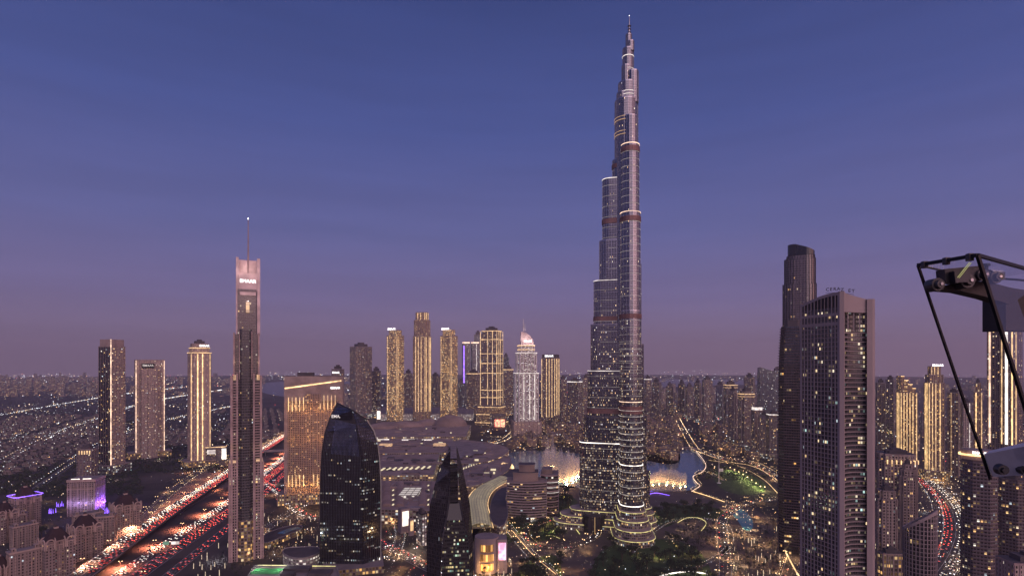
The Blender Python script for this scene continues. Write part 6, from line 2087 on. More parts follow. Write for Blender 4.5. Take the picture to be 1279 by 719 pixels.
# mid-rise city further out: right of centre and behind the gold row
MM = []
M['mid'] = facade('midrise_wall', (0.22, 0.17, 0.165), (0.03, 0.026, 0.03), 4, 3.8, 0.55, (0.2, 0.8), 0.2, WARM, 1.7)
for i in range(8):
    rnd = random.Random(500 + i); mb = MB()
    w, d_, h = rnd.uniform(24, 44), rnd.uniform(20, 36), rnd.choice((24, 34, 46, 62, 80, 100))
    p = [(-w / 2, -d_ / 2), (w / 2, -d_ / 2), (w / 2, d_ / 2), (-w / 2, d_ / 2)]
    mb.prism(p, 0, h, 0, 1); piers(mb, p, 0, h + 1, 7, 0.8, 0.5, 2); mb.prism(scaled(p, 0.5), h, h + 5, 2, 1)
    MM.append((mb.mesh('city_block', [M['mid'], M['roofdark'], M['concrete']]), h))
cnt = 0
placed = []
tries = 0
while cnt < 280 and tries < 20000:
    tries += 1
    px = random.choice((random.uniform(428, 640), random.uniform(640, 985), random.uniform(690, 985), random.uniform(1090, 1285)))
    py = random.uniform(485, 524) if px < 985 else random.uniform(486, 575)
    if px < 640 and py > 514: continue
    p = PZ(px, py)
    if any((p - q).length < 55 for q in placed): continue
    if any(min((p - r_).length for r_ in ROADS[k_]) < 40 for k_ in ('B3', 'A3', 'A1', 'S6')): continue
    if px > 1090 and py > 560 and 1140 < px < 1210: continue
    if 478 < px < 600 and 500 < py: continue
    far = p.y > 2500
    opts = [m for m in MM if (m[1] <= 62 if not far else True)]
    m_, h = random.choice(opts)
    placed.append(p); cnt += 1
    o = bpy.data.objects.new('city_block', m_); col.objects.link(o); o.location = p; o.rotation_euler = (0, 0, random.choice((0.2, -0.4, 0.7)))
    tag(o, 'plain mid-rise city block dotted with lit windows in the hazy districts beyond the towers', 'building', 'hazy mid-rise city blocks')
# far skyline at the horizon on the left and behind
mb = MB()
for i in range(620):
    D = random.uniform(4600, 11000)
    px = random.choice((random.uniform(-20, 330), random.uniform(-20, 140), random.uniform(400, 1290)))
    if 690 < px < 990 and D < 8500: D = random.uniform(8500, 12000)
    x = X(px, D); w = random.uniform(20, 60); h = random.expovariate(1 / 24.0) + 10
    h = min(h, 190)
    a = random.uniform(0, 1.5); ca, sa = math.cos(a) * w / 2, math.sin(a) * w / 2
    mb.prism([(x - ca + sa, D - sa - ca), (x + ca + sa, D + sa - ca), (x + ca - sa, D + sa + ca), (x - ca - sa, D - sa + ca)], 0, h, 0, 1)
tag(mb.build('distant_city', [M['mid'], M['roofdark']]), 'far-off city along the horizon, too hazy to tell building from building', 'city', None, 'stuff')


# ------------------------------------------------------------------ fountains on the lake
M['jet'] = None
def jet_mat():
    m, nt, p = new_mat('lit_spray')
    nt.nodes.remove(p)
    out = nt.nodes['Material Output']
    d = nt.nodes.new('ShaderNodeBsdfDiffuse'); d.inputs['Color'].default_value = (0.85, 0.85, 0.85, 1)
    tr = nt.nodes.new('ShaderNodeBsdfTranslucent'); tr.inputs['Color'].default_value = (0.85, 0.85, 0.85, 1)
    t = nt.nodes.new('ShaderNodeBsdfTransparent')
    a = nt.nodes.new('ShaderNodeMixShader'); a.inputs[0].default_value = 0.5
    nt.links.new(d.outputs[0], a.inputs[1]); nt.links.new(tr.outputs[0], a.inputs[2])
    tc_ = nt.nodes.new('ShaderNodeTexCoord'); n = nt.nodes.new('ShaderNodeTexNoise'); n.inputs['Scale'].default_value = 0.35; n.inputs['Detail'].default_value = 4
    nt.links.new(tc_.outputs['Object'], n.inputs['Vector'])
    b = nt.nodes.new('ShaderNodeMixShader')
    nt.links.new(_m(nt, 'MULTIPLY', _m(nt, 'POWER', n.outputs['Fac'], 1.6), 0.62), b.inputs[0])
    nt.links.new(t.outputs[0], b.inputs[1]); nt.links.new(a.outputs[0], b.inputs[2])
    nt.links.new(b.outputs[0], out.inputs['Surface'])
    return m
M['jet'] = jet_mat()


def jet(mb_, x, y, h, r, lean=(0, 0)):
    n = 7; K = 6
    for k in range(K):
        t0, t1 = k / K, (k + 1) / K
        f0, f1 = r * (0.35 + 0.9 * math.sin(math.pi * min(1, t0 * 0.9 + 0.05))), r * (0.35 + 0.9 * math.sin(math.pi * min(1, t1 * 0.9 + 0.05)))
        if k == K - 1: f1 = 0.05
        for i in range(n):
            a, b = 2 * math.pi * i / n, 2 * math.pi * (i + 1) / n
            c0, c1 = (x + lean[0] * t0 * t0, y + lean[1] * t0 * t0), (x + lean[0] * t1 * t1, y + lean[1] * t1 * t1)
            mb_.face([(c0[0] + f0 * math.cos(a), c0[1] + f0 * math.sin(a), h * t0), (c0[0] + f0 * math.cos(b), c0[1] + f0 * math.sin(b), h * t0),
                      (c1[0] + f1 * math.cos(b), c1[1] + f1 * math.sin(b), h * t1), (c1[0] + f1 * math.cos(a), c1[1] + f1 * math.sin(a), h * t1)], None, 0, True)


def fountain(label, pxs, hs, r, power, njet):
    pts = spline([PZ(a, b, 0.2) for a, b in pxs], 8)
    c = pts[len(pts) // 2].copy()
    t = thing('fountain', label, 'fountain', c)
    tot = plen(pts)
    for i in range(njet):
        p, _ = seg_at(pts, tot * i / (njet - 1))
        u = i / (njet - 1) * (len(hs) - 1); k = min(int(u), len(hs) - 2)
        h = (hs[k] + (hs[k + 1] - hs[k]) * (u - k)) * random.uniform(0.7, 1.15)
        mb = MB(); jet(mb, 0, 0, h, r * random.uniform(0.7, 1.4), (random.uniform(-4, 4), random.uniform(-3, 3)))
        o = mb.build('water_jet', M['jet'], t, (p - c) + Vector((0, 0, 0)))
    for i in range(7):
        p, _ = seg_at(pts, tot * (i + 0.5) / 7)
        o = lamp('fountain_lamp', (p - c) + Vector((0, -9, 2.0)), power, (1.0, 0.5, 0.19), 1.0); o.parent = t
    return t


fountain('tall warm-lit fountain plumes on the lake left of the tallest tower', [(679, 594), (690, 600), (703, 603), (716, 599), (723, 592)], [56, 84, 70, 50, 36], 3.8, 62000, 80)
fountain('slender high jets rising behind the tall warm-lit plumes', [(682, 580), (686, 580), (692, 580)], [80, 95, 70], 1.4, 14000, 6)
fountain('long low flame-like row of warm-lit jets right of the tallest tower', [(805, 605), (815, 603), (826, 602), (838, 604), (850, 606), (856, 604)], [12, 22, 30, 34, 30, 24], 3.4, 11000, 90)

# ------------------------------------------------------------------ trees
def leaf_ball(mb, c, r, n, rnd, s=1.0, m=0):
    for _ in range(n):
        d_ = Vector((rnd.gauss(0, 1), rnd.gauss(0, 1), rnd.gauss(0, 0.8))).normalized() * r * rnd.uniform(0.45, 1.05) ** 0.6
        p = c + d_
        a = Vector((rnd.gauss(0, 1), rnd.gauss(0, 1), rnd.gauss(0, 1))).normalized()
        b = a.cross(Vector((rnd.gauss(0, 1), rnd.gauss(0, 1), rnd.gauss(0, 1)))).normalized()
        q = s * rnd.uniform(0.6, 1.3)
        mb.face([p - a * q, p - b * q * 0.6, p + a * q, p + b * q * 0.6], None, m if rnd.random() < 0.6 else 1 - m)


def broad_tree(i):
    rnd = random.Random(900 + i)
    tr = MB(); cw = MB()
    h = rnd.uniform(3.2, 4.4)
    tr.tube((0, 0, 0), (0.2, 0, h), 0.35, 0.24, 7)
    for k in range(5):
        a = k * 1.26 + rnd.uniform(-0.3, 0.3); r_ = rnd.uniform(1.8, 3.0)
        e_ = Vector((r_ * math.cos(a), r_ * math.sin(a), h + rnd.uniform(1.5, 3.5)))
        tr.tube((0.2, 0, h - 0.4), e_, 0.16, 0.06, 5)
        leaf_ball(cw, e_ + Vector((0, 0, 0.4)), rnd.uniform(1.5, 2.3), 34, rnd, 0.55)
    leaf_ball(cw, Vector((0, 0, h + 3.4)), 2.0, 40, rnd, 0.55)
    return tr.mesh('trunk', M['trunk']), cw.mesh('crown', [M['leaf'], M['leafdark']])


def palm_tree(i):
    rnd = random.Random(950 + i)
    tr = MB(); cw = MB()
    h = rnd.uniform(8, 11)
    tr.tube((0, 0, 0), (0.3, 0.1, h * 0.5), 0.32, 0.24, 7); tr.tube((0.3, 0.1, h * 0.5), (0.2, 0, h), 0.24, 0.2, 7)
    for k in range(18):
        a = k * 2.4; up = rnd.uniform(-0.2, 1.0); L_ = rnd.uniform(2.4, 3.4)
        prev = Vector((0.2, 0, h)); w0 = 0.3
        for q in range(1, 5):
            t = q / 4
            cur = Vector((0.2 + L_ * t * math.cos(a), L_ * t * math.sin(a), h + up * L_ * t * 0.8 - 1.9 * t * t))
            sd = Vector((-math.sin(a), math.cos(a), 0))
            w1 = 0.45 * (1 - t) + 0.08
            cw.face([prev - sd * w0, prev + sd * w0, cur + sd * w1, cur - sd * w1], None, 0 if k % 2 else 1)
            prev, w0 = cur, w1
    return tr.mesh('trunk', M['trunk']), cw.mesh('crown', [M['leaf'], M['leafdark']])


BT = [broad_tree(i) for i in range(5)]
PT = [palm_tree(i) for i in range(3)]
def plant(p, kind, s, label, group):
    tm, cm = random.choice(BT if kind == 'broad' else PT)
    t = thing('tree' if kind == 'broad' else 'palm_tree', label, 'tree' if kind == 'broad' else 'palm tree', p, random.uniform(0, 6.28), group)
    t.scale = (s, s, s * random.uniform(0.9, 1.15))
    for nm, me in (('trunk', tm), ('crown', cm)):
        o = bpy.data.objects.new(nm, me); col.objects.link(o); o.parent = t
    return t


# solid footprints that trees and lamps must avoid
bpy.context.view_layer.update()
BLD = []
for o in col.objects:
    if o.parent is None and o.get('category') in ('skyscraper', 'tower', 'hotel', 'building', 'office tower', 'pavilion', 'apartment building'):
        bb = []
        for ch in o.children:
            if ch.type == 'MESH':
                for q in ch.bound_box:
                    v = o.matrix_world @ (ch.matrix_local @ Vector(q)); bb.append(v)
        if bb and 'podium_terrace' not in [c.name.split('.')[0] for c in o.children]:
            BLD.append((min(v.x for v in bb) - 2, max(v.x for v in bb) + 2, min(v.y for v in bb) - 2, max(v.y for v in bb) + 2))
tower_c = Vector((X(786, DB), DB, 0))
def free(p, rd=6.0):
    for a, b, c_, d_ in BLD:
        if a < p.x < b and c_ < p.y < d_: return False
    v = p - tower_c
    if abs(v.y) < 30 and -135 < v.x < 70: return False
    if v.length < 60: return False
    if -100 < v.y < 0 and -12 < v.x < 40: return False
    return True
def off_road(p, extra=2.0):
    wd_ = {'H1': 15, 'H2': 23, 'H3': 8, 'S1': 8, 'S2': 11, 'S3': 7, 'S4': 7, 'S5': 7, 'B1': 12, 'B2': 8, 'A1': 18, 'A2': 7, 'P1': 6, 'L1': 8, 'L3': 8}
    for k_, w in wd_.items():
        for r_ in ROADS[k_]:
            if abs(r_.x - p.x) < 30 and abs(r_.y - p.y) < 30 and math.hypot(r_.x - p.x, r_.y - p.y) < w + extra: return False
        rp = ROADS[k_]
        for i in range(len(rp) - 1):
            a, b = rp[i], rp[i + 1]
            ab = Vector((b.x - a.x, b.y - a.y)); ap = Vector((p.x - a.x, p.y - a.y))
            t = max(0, min(1, ap.dot(ab) / max(1e-6, ab.length_squared)))
            if (ap - ab * t).length < w + extra: return False
    return True


TREES = []
park_z = [([(640, 735), (650, 705), (690, 690), (700, 700), (705, 735)], 26, 'broad', 'leafy park tree at the bottom edge left of the park road'),
          ([(610, 665), (640, 640), (690, 612), (730, 625), (700, 640), (660, 650), (640, 690), (616, 680)], 40, 'broad', 'leafy tree in the planted garden in front of the curved dark hotel'),
          ([(664, 676), (668, 655), (695, 648), (712, 660), (700, 676)], 18, 'broad', 'leafy tree on the oval garden circled by a drive'),
          ([(735, 735), (742, 694), (770, 672), (812, 668), (850, 672), (880, 690), (896, 735)], 74, 'broad', 'dark leafy tree in the unlit park in front of the tallest tower'),
          ([(812, 640), (850, 632), (905, 636), (915, 655), (890, 645), (850, 648), (826, 662)], 36, 'broad', 'leafy tree in the park ring right of the tallest tower'),
          ([(835, 665), (860, 655), (895, 660), (898, 680), (870, 686)], 22, 'palm', 'palm in the round garden right of the tallest tower'),
          ([(915, 735), (912, 670), (945, 668), (985, 640), (985, 735)], 34, 'palm', 'palm among the festive lights below the dark balconied tower'),
          ([(905, 583), (935, 587), (960, 598), (955, 601), (930, 591), (905, 587)], 8, 'palm', 'palm along the rim of the floodlit lawn'),
          ([(600, 735), (600, 690), (632, 692), (640, 735)], 12, 'palm', 'palm beside the round gold-lit mall entrance'),
          ([(310, 690), (330, 640), (395, 650), (398, 690)], 22, 'palm', 'palm in the gardens between the slab tower and the black sail tower'),
          ([(0, 719), (10, 680), (30, 650), (80, 640), (130, 650), (140, 690), (100, 719)], 34, 'broad', 'leafy tree in the gardens among the hipped-roof residences'),
          ([(270, 700), (300, 660), (318, 690), (300, 720)], 8, 'palm', 'palm at the foot of the slender pinkish slab tower')]
nt_ = 0
for poly_, cnt_, kind, lb in park_z:
    got = 0; tries = 0
    xs_ = [a for a, b in poly_]; ys_ = [b for a, b in poly_]
    while got < cnt_ and tries < 4000 and nt_ < 300:
        tries += 1
        px, py = random.uniform(min(xs_), max(xs_)), random.uniform(min(ys_), max(ys_))
        if not inpoly(px, py, poly_): continue
        p = PZ(px, py)
        if inpoly(px, py, lake_px) or not free(p) or not off_road(p): continue
        if any((p - q).length < 6.5 for q in TREES): continue
        TREES.append(p)
        plant(p, kind, random.uniform(1.1, 1.9) if kind == 'broad' else random.uniform(0.9, 1.25), lb, 'trees: ' + lb.split(' ', 1)[1][:60])
        got += 1; nt_ += 1
# palms whose trunks are wound with lights
LP = [MB() for _ in range(2)]
for i, m_ in enumerate(LP):
    m_.tube((0, 0, 0.2), (0.2, 0.1, 6.5 + i), 0.42, 0.34, 7)
LPM = [m_.mesh('trunk', M['palmlight']) for m_ in LP]
for n_, poly_, lb in ((26, [(205, 735), (250, 698), (300, 660), (318, 690), (290, 722)], 'palm with a light-wound trunk on the verge below the slender pinkish slab tower'),
                      (20, [(322, 695), (330, 640), (395, 650), (398, 690)], 'palm with a light-wound trunk by the garden pools left of the black sail tower'),
                      (34, [(915, 735), (912, 670), (945, 665), (985, 640), (985, 735)], 'palm with a light-wound trunk on the festive terraces below the dark balconied tower'),
                      (14, [(600, 735), (605, 700), (640, 700), (640, 735)], 'palm with a light-wound trunk before the round mall entrance')):
    got = 0; tries = 0
    while got < n_ and tries < 3000:
        tries += 1
        px, py = random.uniform(min(a for a, b in poly_), max(a for a, b in poly_)), random.uniform(min(b for a, b in poly_), max(b for a, b in poly_))
        if not inpoly(px, py, poly_): continue
        p = PZ(px, py)
        if not free(p, 2) or not off_road(p, 1) or any((p - q).length < 6 for q in TREES): continue
        TREES.append(p); got += 1
        t = plant(p, 'palm', random.uniform(0.8, 1.05), lb, 'lit palms: ' + lb[32:80])
        t.children[0].data = LPM[got % 2]
# far tree belts on the plain and around the lake: nobody could count them
mb = MB(); rnd = random.Random(5)
far_t = 0
while far_t < 4200:
    if far_t % 5 == 0: px, py = rnd.uniform(640, 985), rnd.uniform(540, 600)
    else: px, py = rnd.uniform(-10, 300), rnd.uniform(486, 620)
    if px > 176 and py > 590 and px < 640: far_t += 1; continue
    p = PZ(px, py)
    dark = math.sin(p.x * 0.004 + 1.3) * math.sin(p.y * 0.0031) + 0.5 * math.sin(p.x * 0.0017 - p.y * 0.0023) > 0.04
    if px < 400 and not dark and rnd.random() < 0.6: far_t += 1; continue
    if inpoly(px, py, lake_px) or not free(p) or not off_road(p): far_t += 1; continue
    s = rnd.uniform(2.6, 5.0)
    for q in range(3):
        leaf_ball(mb, p + Vector((rnd.uniform(-6, 6), rnd.uniform(-6, 6), 3.5)), s, 12, rnd, 1.5)
    far_t += 1
tag(mb.build('distant_trees', [M['leaf'], M['leafdark']]), 'dark tree belts among the houses of the plain and round the lake', 'trees', None, 'stuff')
mb = MB(); rnd = random.Random(6)
for _ in range(2600):
    poly_, cnt_, kind, lb = rnd.choice(park_z)
    px, py = rnd.uniform(min(a for a, b in poly_), max(a for a, b in poly_)), rnd.uniform(min(b for a, b in poly_), max(b for a, b in poly_))
    if not inpoly(px, py, poly_): continue
    p = PZ(px, py)
    if not free(p) or not off_road(p, 0.8): continue
    leaf_ball(mb, p + Vector((0, 0, 0.8)), rnd.uniform(0.8, 1.8), 8, rnd, 0.7)
tag(mb.build('shrubs', [M['leaf'], M['leafdark']]), 'low shrubs and hedges filling the park beds', 'shrubs', None, 'stuff')

# ------------------------------------------------------------------ street lamps
def lamp_meshes(c):
    p = MB(); p.tube((0, 0, 0), (0, 0, 9.6), 0.16, 0.09, 6); p.bar((0, 0, 9.5), (1.9, 0, 9.9), 0.12); p.bar((0, 0, 9.5), (-1.9, 0, 9.9), 0.12)
    h = MB()
    for sx in (-1, 1):
        h.box(sx * 1.9 - 0.55, sx * 1.9 + 0.55, -0.4, 0.4, 9.65, 10.0, 0)
    return p.mesh('pole', M['darksteel']), h.mesh('lamp_head', M[c])
LM = {c: lamp_meshes(c) for c in ('lampwarm', 'lampwhite')}
nl = 0
def lamps_along(key, step, off, c, label, group, every=4, power=9000, lc=(1.0, 0.58, 0.25), start=10, maxd=1e9):
    global nl
    pts = ROADS[key]; s = start; i = 0
    while s < plen(pts):
        p, t = seg_at(pts, s)
        s += step; i += 1
        if nl >= 296 or p.y > maxd or p.y < 660: continue
        nr = Vector((t.y, -t.x, 0))
        q = p + nr * off * (1 if i % 2 else -1)
        pxl = CX + F * q.x / q.y
        if not -30 < pxl < 1310: continue
        o = thing('street_lamp', label, 'street lamp', q, math.atan2(t.y, t.x) + math.pi / 2, group)
        for nm, me in zip(('pole', 'lamp_head'), LM[c]):
            ch_ = bpy.data.objects.new(nm, me); col.objects.link(ch_); ch_.parent = o
        nl += 1
        if i % every == 0:
            l = lamp('lamp_light', (0, 0, 9.2), power * 1.4, lc, 1.2, True); l.parent = o
lamps_along('H1', 38, 14.2, 'lampwarm', 'double-armed street lamp on the edge of the elevated highway', 'street lamps on the elevated highway', 2, 85000, (1.0, 0.44, 0.24), maxd=2600)
lamps_along('H2', 44, 23.5, 'lampwarm', 'double-armed street lamp beside the ground-level highway', 'street lamps beside the ground-level highway', 2, 160000, (1.0, 0.27, 0.14), maxd=2600)
lamps_along('B1', 24, 12.6, 'lampwarm', 'street lamp along the curved boulevard behind the lawn', 'street lamps on the curved boulevard', 3, 9000)
lamps_along('B2', 24, 8.6, 'lampwarm', 'street lamp along the park road with red tail-lights', 'street lamps on the park road', 3, 6000)
lamps_along('S2', 34, 11.5, 'lampwhite', 'street lamp on the road below the black sail tower', 'street lamps below the sail tower', 3, 8000, (1.0, 0.62, 0.4))
lamps_along('A1', 30, 18.5, 'lampwhite', 'street lamp along the curving avenue at right', 'street lamps on the curving avenue', 2, 10000, (1.0, 0.72, 0.45))
lamps_along('S5', 14, 7.6, 'lampwarm', 'street lamp on the tree-lined street from the gold-lit mall entrance', 'street lamps on the tree-lined street', 4, 3500)
lamps_along('P1', 26, 6.6, 'lampwarm', 'street lamp round the oval drive before the tallest tower', 'street lamps round the oval drive', 3, 4500)
lamps_along('S1', 42, 8.6, 'lampwarm', 'street lamp beside the bare open lot', 'street lamps beside the open lot', 3, 7000, maxd=2300)
lamps_along('L3', 70, 8.6, 'lampwhite', 'white street lamp on the long straight road across the plain', 'street lamps on the plain', 5, 6000, (0.95, 0.95, 1.0), maxd=2600)
lamps_along('B3', 36, 11, 'lampwarm', 'street lamp on the road north of the lake bridge', 'street lamps north of the lake', 3, 9000)
# ground glow of the lake-side quarter, the mall forecourts and the shopping streets: bare lamps without posts, added to make it
for px, py, pw, cc in ((700, 552, 26000, 0), (735, 548, 22000, 0), (815, 556, 24000, 0), (835, 566, 24000, 0), (660, 556, 24000, 0), (640, 545, 20000, 1), (648, 530, 26000, 1), (606, 552, 14000, 0), (880, 552, 16000, 0), (850, 545, 22000, 0),
                       (910, 560, 14000, 0), (950, 570, 14000, 0), (975, 560, 14000, 0), (500, 690, 7000, 0), (488, 655, 7000, 0), (520, 685, 8000, 1), (560, 708, 5000, 0), (345, 690, 4000, 0), (335, 668, 3500, 0),
                       (950, 650, 6000, 0), (960, 680, 5500, 0), (945, 700, 5000, 0), (930, 668, 4500, 0), (975, 655, 4000, 0), (965, 712, 4000, 0), (690, 664, 2500, 2), (700, 655, 2500, 2), (860, 652, 3000, 0), (845, 690, 2500, 0),
                       (690, 622, 4000, 0), (720, 634, 4500, 0), (735, 655, 5000, 3), (725, 645, 5000, 3), (812, 612, 5000, 4), (640, 600, 8000, 0), (630, 640, 5000, 0), (1150, 588, 12000, 0), (1130, 580, 12000, 0), (1178, 602, 12000, 0), (1190, 625, 8000, 0),
                       (1110, 700, 3500, 0), (1200, 700, 3500, 0), (1160, 640, 6000, 5), (250, 582, 16000, 6), (232, 590, 12000, 6), (270, 612, 12000, 6), (395, 640, 9000, 0), (372, 636, 9000, 0), (420, 628, 9000, 0), (340, 618, 9000, 6),
                       (270, 700, 4000, 5), (310, 700, 3000, 0), (60, 655, 2500, 0), (100, 700, 3000, 0), (20, 668, 2500, 1), (120, 660, 2500, 0), (140, 600, 9000, 1), (200, 575, 12000, 1)):
    cl_ = ((1, 0.58, 0.24), (1, 0.8, 0.6), (0.9, 0.95, 0.25), (1, 0.72, 0.25), (0.4, 0.18, 1.0), (0.85, 0.92, 1.0), (1, 0.36, 0.15))[cc]
    lamp('glow_light', PZ(px, py) + Vector((0, 0, 11)), pw * (0.6 if py < 600 and px > 600 and px < 1000 else 1.5), cl_, 1.5, True)
# random bare lamps added for warm glow in forecourts, gardens and side streets
rl = random.Random(21)
for n_, x0_, x1_, y0_, y1_, pw in ((34, 905, 1000, 630, 722, 2600), (16, 480, 540, 640, 720, 3200), (12, 596, 640, 655, 722, 2200), (26, 640, 740, 612, 722, 2200), (20, 800, 905, 625, 716, 2200), (20, 1085, 1290, 575, 720, 4000),
                                (30, 640, 980, 530, 585, 4200), (26, 430, 640, 515, 545, 9000), (14, 310, 400, 630, 700, 2600), (20, 0, 140, 620, 719, 1600), (18, 0, 330, 500, 590, 6000), (16, 600, 690, 515, 560, 9000)):
    for _ in range(n_):
        p = PZ(rl.uniform(x0_, x1_), rl.uniform(y0_, y1_))
        px_, py_ = CX + F * p.x / p.y, CY + F * CH / p.y
        if not free(p) or inpoly(px_, py_, lake_px): continue
        lamp('glow_light', p + Vector((0, 0, rl.uniform(5, 10))), pw * rl.uniform(0.9, 2.6), rl.choice(((1, 0.58, 0.24), (1, 0.66, 0.34), (1, 0.5, 0.2))), 1.0, True)
# floodlights round the lawn
for i in range(9):
    px, py = 912 + i * 5.4, 587 + i * 2.6 + 0.12 * i * i
    p = PZ(px, min(py, 612))
    o = thing('floodlight', 'short floodlight post on the rim of the oval lawn', 'floodlight', p, 0, 'floodlights round the lawn')
    mb = MB(); mb.tube((0, 0, 0), (0, 0, 7), 0.2, 0.15, 6); mb.build('pole', M['darksteel'], o)
    mb = MB(); mb.box(-0.9, 0.9, -0.6, 0.6, 6.9, 7.9, 0); mb.build('lamp_head', M['lampwarm'], o)
    l = lamp('flood_lamp', (-5, -5, 7.6), 13000, (0.95, 0.9, 0.35), 1.0); l.parent = o
# flagpole on the lawn
p = PZ(898, 603)
o = thing('flagpole', 'tall white flagpole with a flag standing on the oval lawn', 'flagpole', p)
mb = MB(); mb.tube((0, 0, 0), (0, 0, 66), 0.9, 0.45, 8); mb.build('pole', M['white'], o)
fm = MB()
for i in range(6):
    x0_, x1_ = 0.6 + i * 1.5, 2.1 + i * 1.5
    fm.face([(x0_, 0.5 * math.sin(i), 26), (x1_, 0.5 * math.sin(i + 1), 26), (x1_, 0.5 * math.sin(i + 1), 33), (x0_, 0.5 * math.sin(i), 33)])
fm.build('flag', M['white'], o)
mb = MB(); mb.prism(sh_ell(9, 9, 16), 0, 1.2, 0, 0); mb.build('base', M['white'], o)

# promenade rail light, edge of the lake, arc of light in the park
def light_line(label, pxs, w, z, mat, n=8):
    pts = path(pxs, z, n)
    mb = MB()
    mb.ribbon(pts, w, 0, None, 0.0, 0.5)
    for i in range(0, len(pts) - 1, 3): mb.tube((pts[i].x, pts[i].y, 0), (pts[i].x, pts[i].y, z - 0.4), 0.12, 0.12, 5, 1)
    tag(mb.build('promenade_rail', [M[mat], M['darksteel']]), label, 'light rail')
light_line('glowing handrail winding along the lake promenade', [(869, 562), (881, 578), (878, 588), (866, 594), (869, 601), (874, 606), (864, 613)], 1.5, 3, 'pinkled')
light_line('straight gold line of light on the promenade edge below the lawn', [(866, 613), (885, 619), (905, 626)], 2.2, 3, 'gold')
light_line('gold-lit kerb rail on the outer side of the curved boulevard', [(872, 563), (905, 575), (938, 581), (964, 594), (984, 612)], 1.2, 3, 'goldsoft')
light_line('gold-lit kerb rail on the inner side of the curved boulevard', [(885, 574), (915, 579), (935, 587), (955, 599), (972, 616)], 1.2, 3, 'goldsoft')
light_line('bright white arc of light at the bottom of the park', [(806, 726), (830, 717), (860, 713), (884, 716)], 2.4, 2.5, 'whiteled')
light_line('yellow-green arc of light in the oval garden', [(690, 664), (696, 657), (708, 655), (718, 659), (724, 666)], 1.0, 2, 'lime')
light_line('second, smaller yellow-green arc of light in the oval garden', [(682, 668), (690, 668), (700, 672)], 0.8, 2, 'lime')
light_line('yellow-green arc of light in the round garden right of the tallest tower', [(846, 652), (858, 646), (872, 646), (882, 652), (876, 662)], 0.8, 2, 'lime')
light_line('violet-lit stage edge at the lake terrace right of the tallest tower', [(808, 617), (820, 615), (836, 618)], 3.0, 3, 'violet')
light_line('white-lit kerb curving at the foot of the dark balconied tower', [(972, 655), (978, 680), (990, 705), (1000, 722)], 1.6, 5, 'goldsoft')
light_line('lit kerb line on the inner side of the park street', [(640, 662), (664, 690), (694, 716)], 0.7, 2.0, 'goldsoft')

# lake bridge
a, b = PZ(846, 559, 5), PZ(872, 560, 5)
mb = MB(); mb.ribbon([a, a.lerp(b, 0.5) + Vector((0, 0, 4)), b], 14, 0, None, 0, 1.6)
for t in (0.2, 0.4, 0.6, 0.8):
    q = a.lerp(b, t); mb.box(q.x - 2, q.x + 2, q.y - 6, q.y + 6, 0, 4.5, 0)
br = tag(mb.build('bridge', M['stone']), 'low arched stone bridge over the narrow end of the lake', 'bridge')

# footbridge tube over the highway beside the hotel
a, b = PZ(326, 563, 14), PZ(362, 562, 14)
mb = MB(); mb.bar(a, b, 7, 6)
for t in (0.15, 0.85):
    q = a.lerp(b, t); mb.tube((q.x, q.y, 0), (q.x, q.y, 11), 1.2, 1.2, 8)
tag(mb.build('footbridge', M['concrete']), 'grey enclosed footbridge crossing the highway beside the gold-uplit hotel', 'footbridge')

# sign gantry on the highway
p = PZ(200, 690)
i0 = min(range(len(H2)), key=lambda i: abs(CX + F * H2[i].x / H2[i].y - 210))
p, t = H2[i0], (H2[i0 + 1] - H2[i0]).normalized()
g_ = thing('sign_gantry', 'overhead road gantry with a green and a white sign over the ground-level highway', 'road sign', p, math.atan2(t.y, t.x) - math.pi / 2)
mb = MB()
for sx in (-24, 24): mb.bar((sx, 0, 0), (sx, 0, 9), 0.7)
mb.bar((-24, 0, 8.6), (24, 0, 8.6), 0.8); mb.bar((-24, 0, 6.4), (24, 0, 6.4), 0.4); mb.build('frame', M['darksteel'], g_)
M['signgreen'] = emit('green_sign', (0.05, 0.5, 0.25), 0.35)
mb = MB(); mb.box(-6, 2, -0.9, -0.5, 6, 11, 0); mb.build('sign_panel', M['signgreen'], g_)
mb = MB(); mb.box(5, 16, -0.9, -0.5, 6.4, 10.6, 0); mb.build('sign_panel', M['whitesoft'], g_)

# ------------------------------------------------------------------ cars
def car_mesh(c):
    """small saloon: wheels, lower body, glasshouse, headlights and tail-lights"""
    mb = MB()
    prof = [(-2.2, 0.35), (-2.25, 0.8), (-1.9, 0.98), (-1.5, 1.0), (-0.9, 1.48), (0.5, 1.5), (1.15, 1.02), (2.0, 0.88), (2.25, 0.65), (2.2, 0.35)]
    w = 0.9
    for i in range(len(prof)):
        a, b = prof[i], prof[(i + 1) % len(prof)]
        gl = i in (3, 5)
        mb.face([(a[0], -w, a[1]), (a[0], w, a[1]), (b[0], w, b[1]), (b[0], -w, b[1])], None, 1 if gl else 0)
    mb.face([(a, w, b) for a, b in prof], None, 0); mb.face([(a, -w, b) for a, b in reversed(prof)], None, 0)
    for sy in (-1, 1):
        y = sy * (w + 0.01)
        q = [(-1.3, y, 1.02), (0.95, y, 1.02), (0.45, y, 1.4), (-0.85, y, 1.4)]
        mb.face(q if sy < 0 else q[::-1], None, 1)
        for x in (-1.35, 1.35):
            mb.tube((x, sy * 0.7, 0.33), (x, sy * 0.95, 0.33), 0.33, 0.33, 10, 2)
        mb.box(2.15, 2.32, sy * 0.6 - 0.24, sy * 0.6 + 0.24, 0.55, 0.78, 3)
        mb.box(-2.34, -2.18, sy * 0.6 - 0.27, sy * 0.6 + 0.27, 0.62, 0.86, 4)
    return mb.mesh('car', [M['car_' + c], M['blackglass'], M['black'], M['head'], M['tail']])
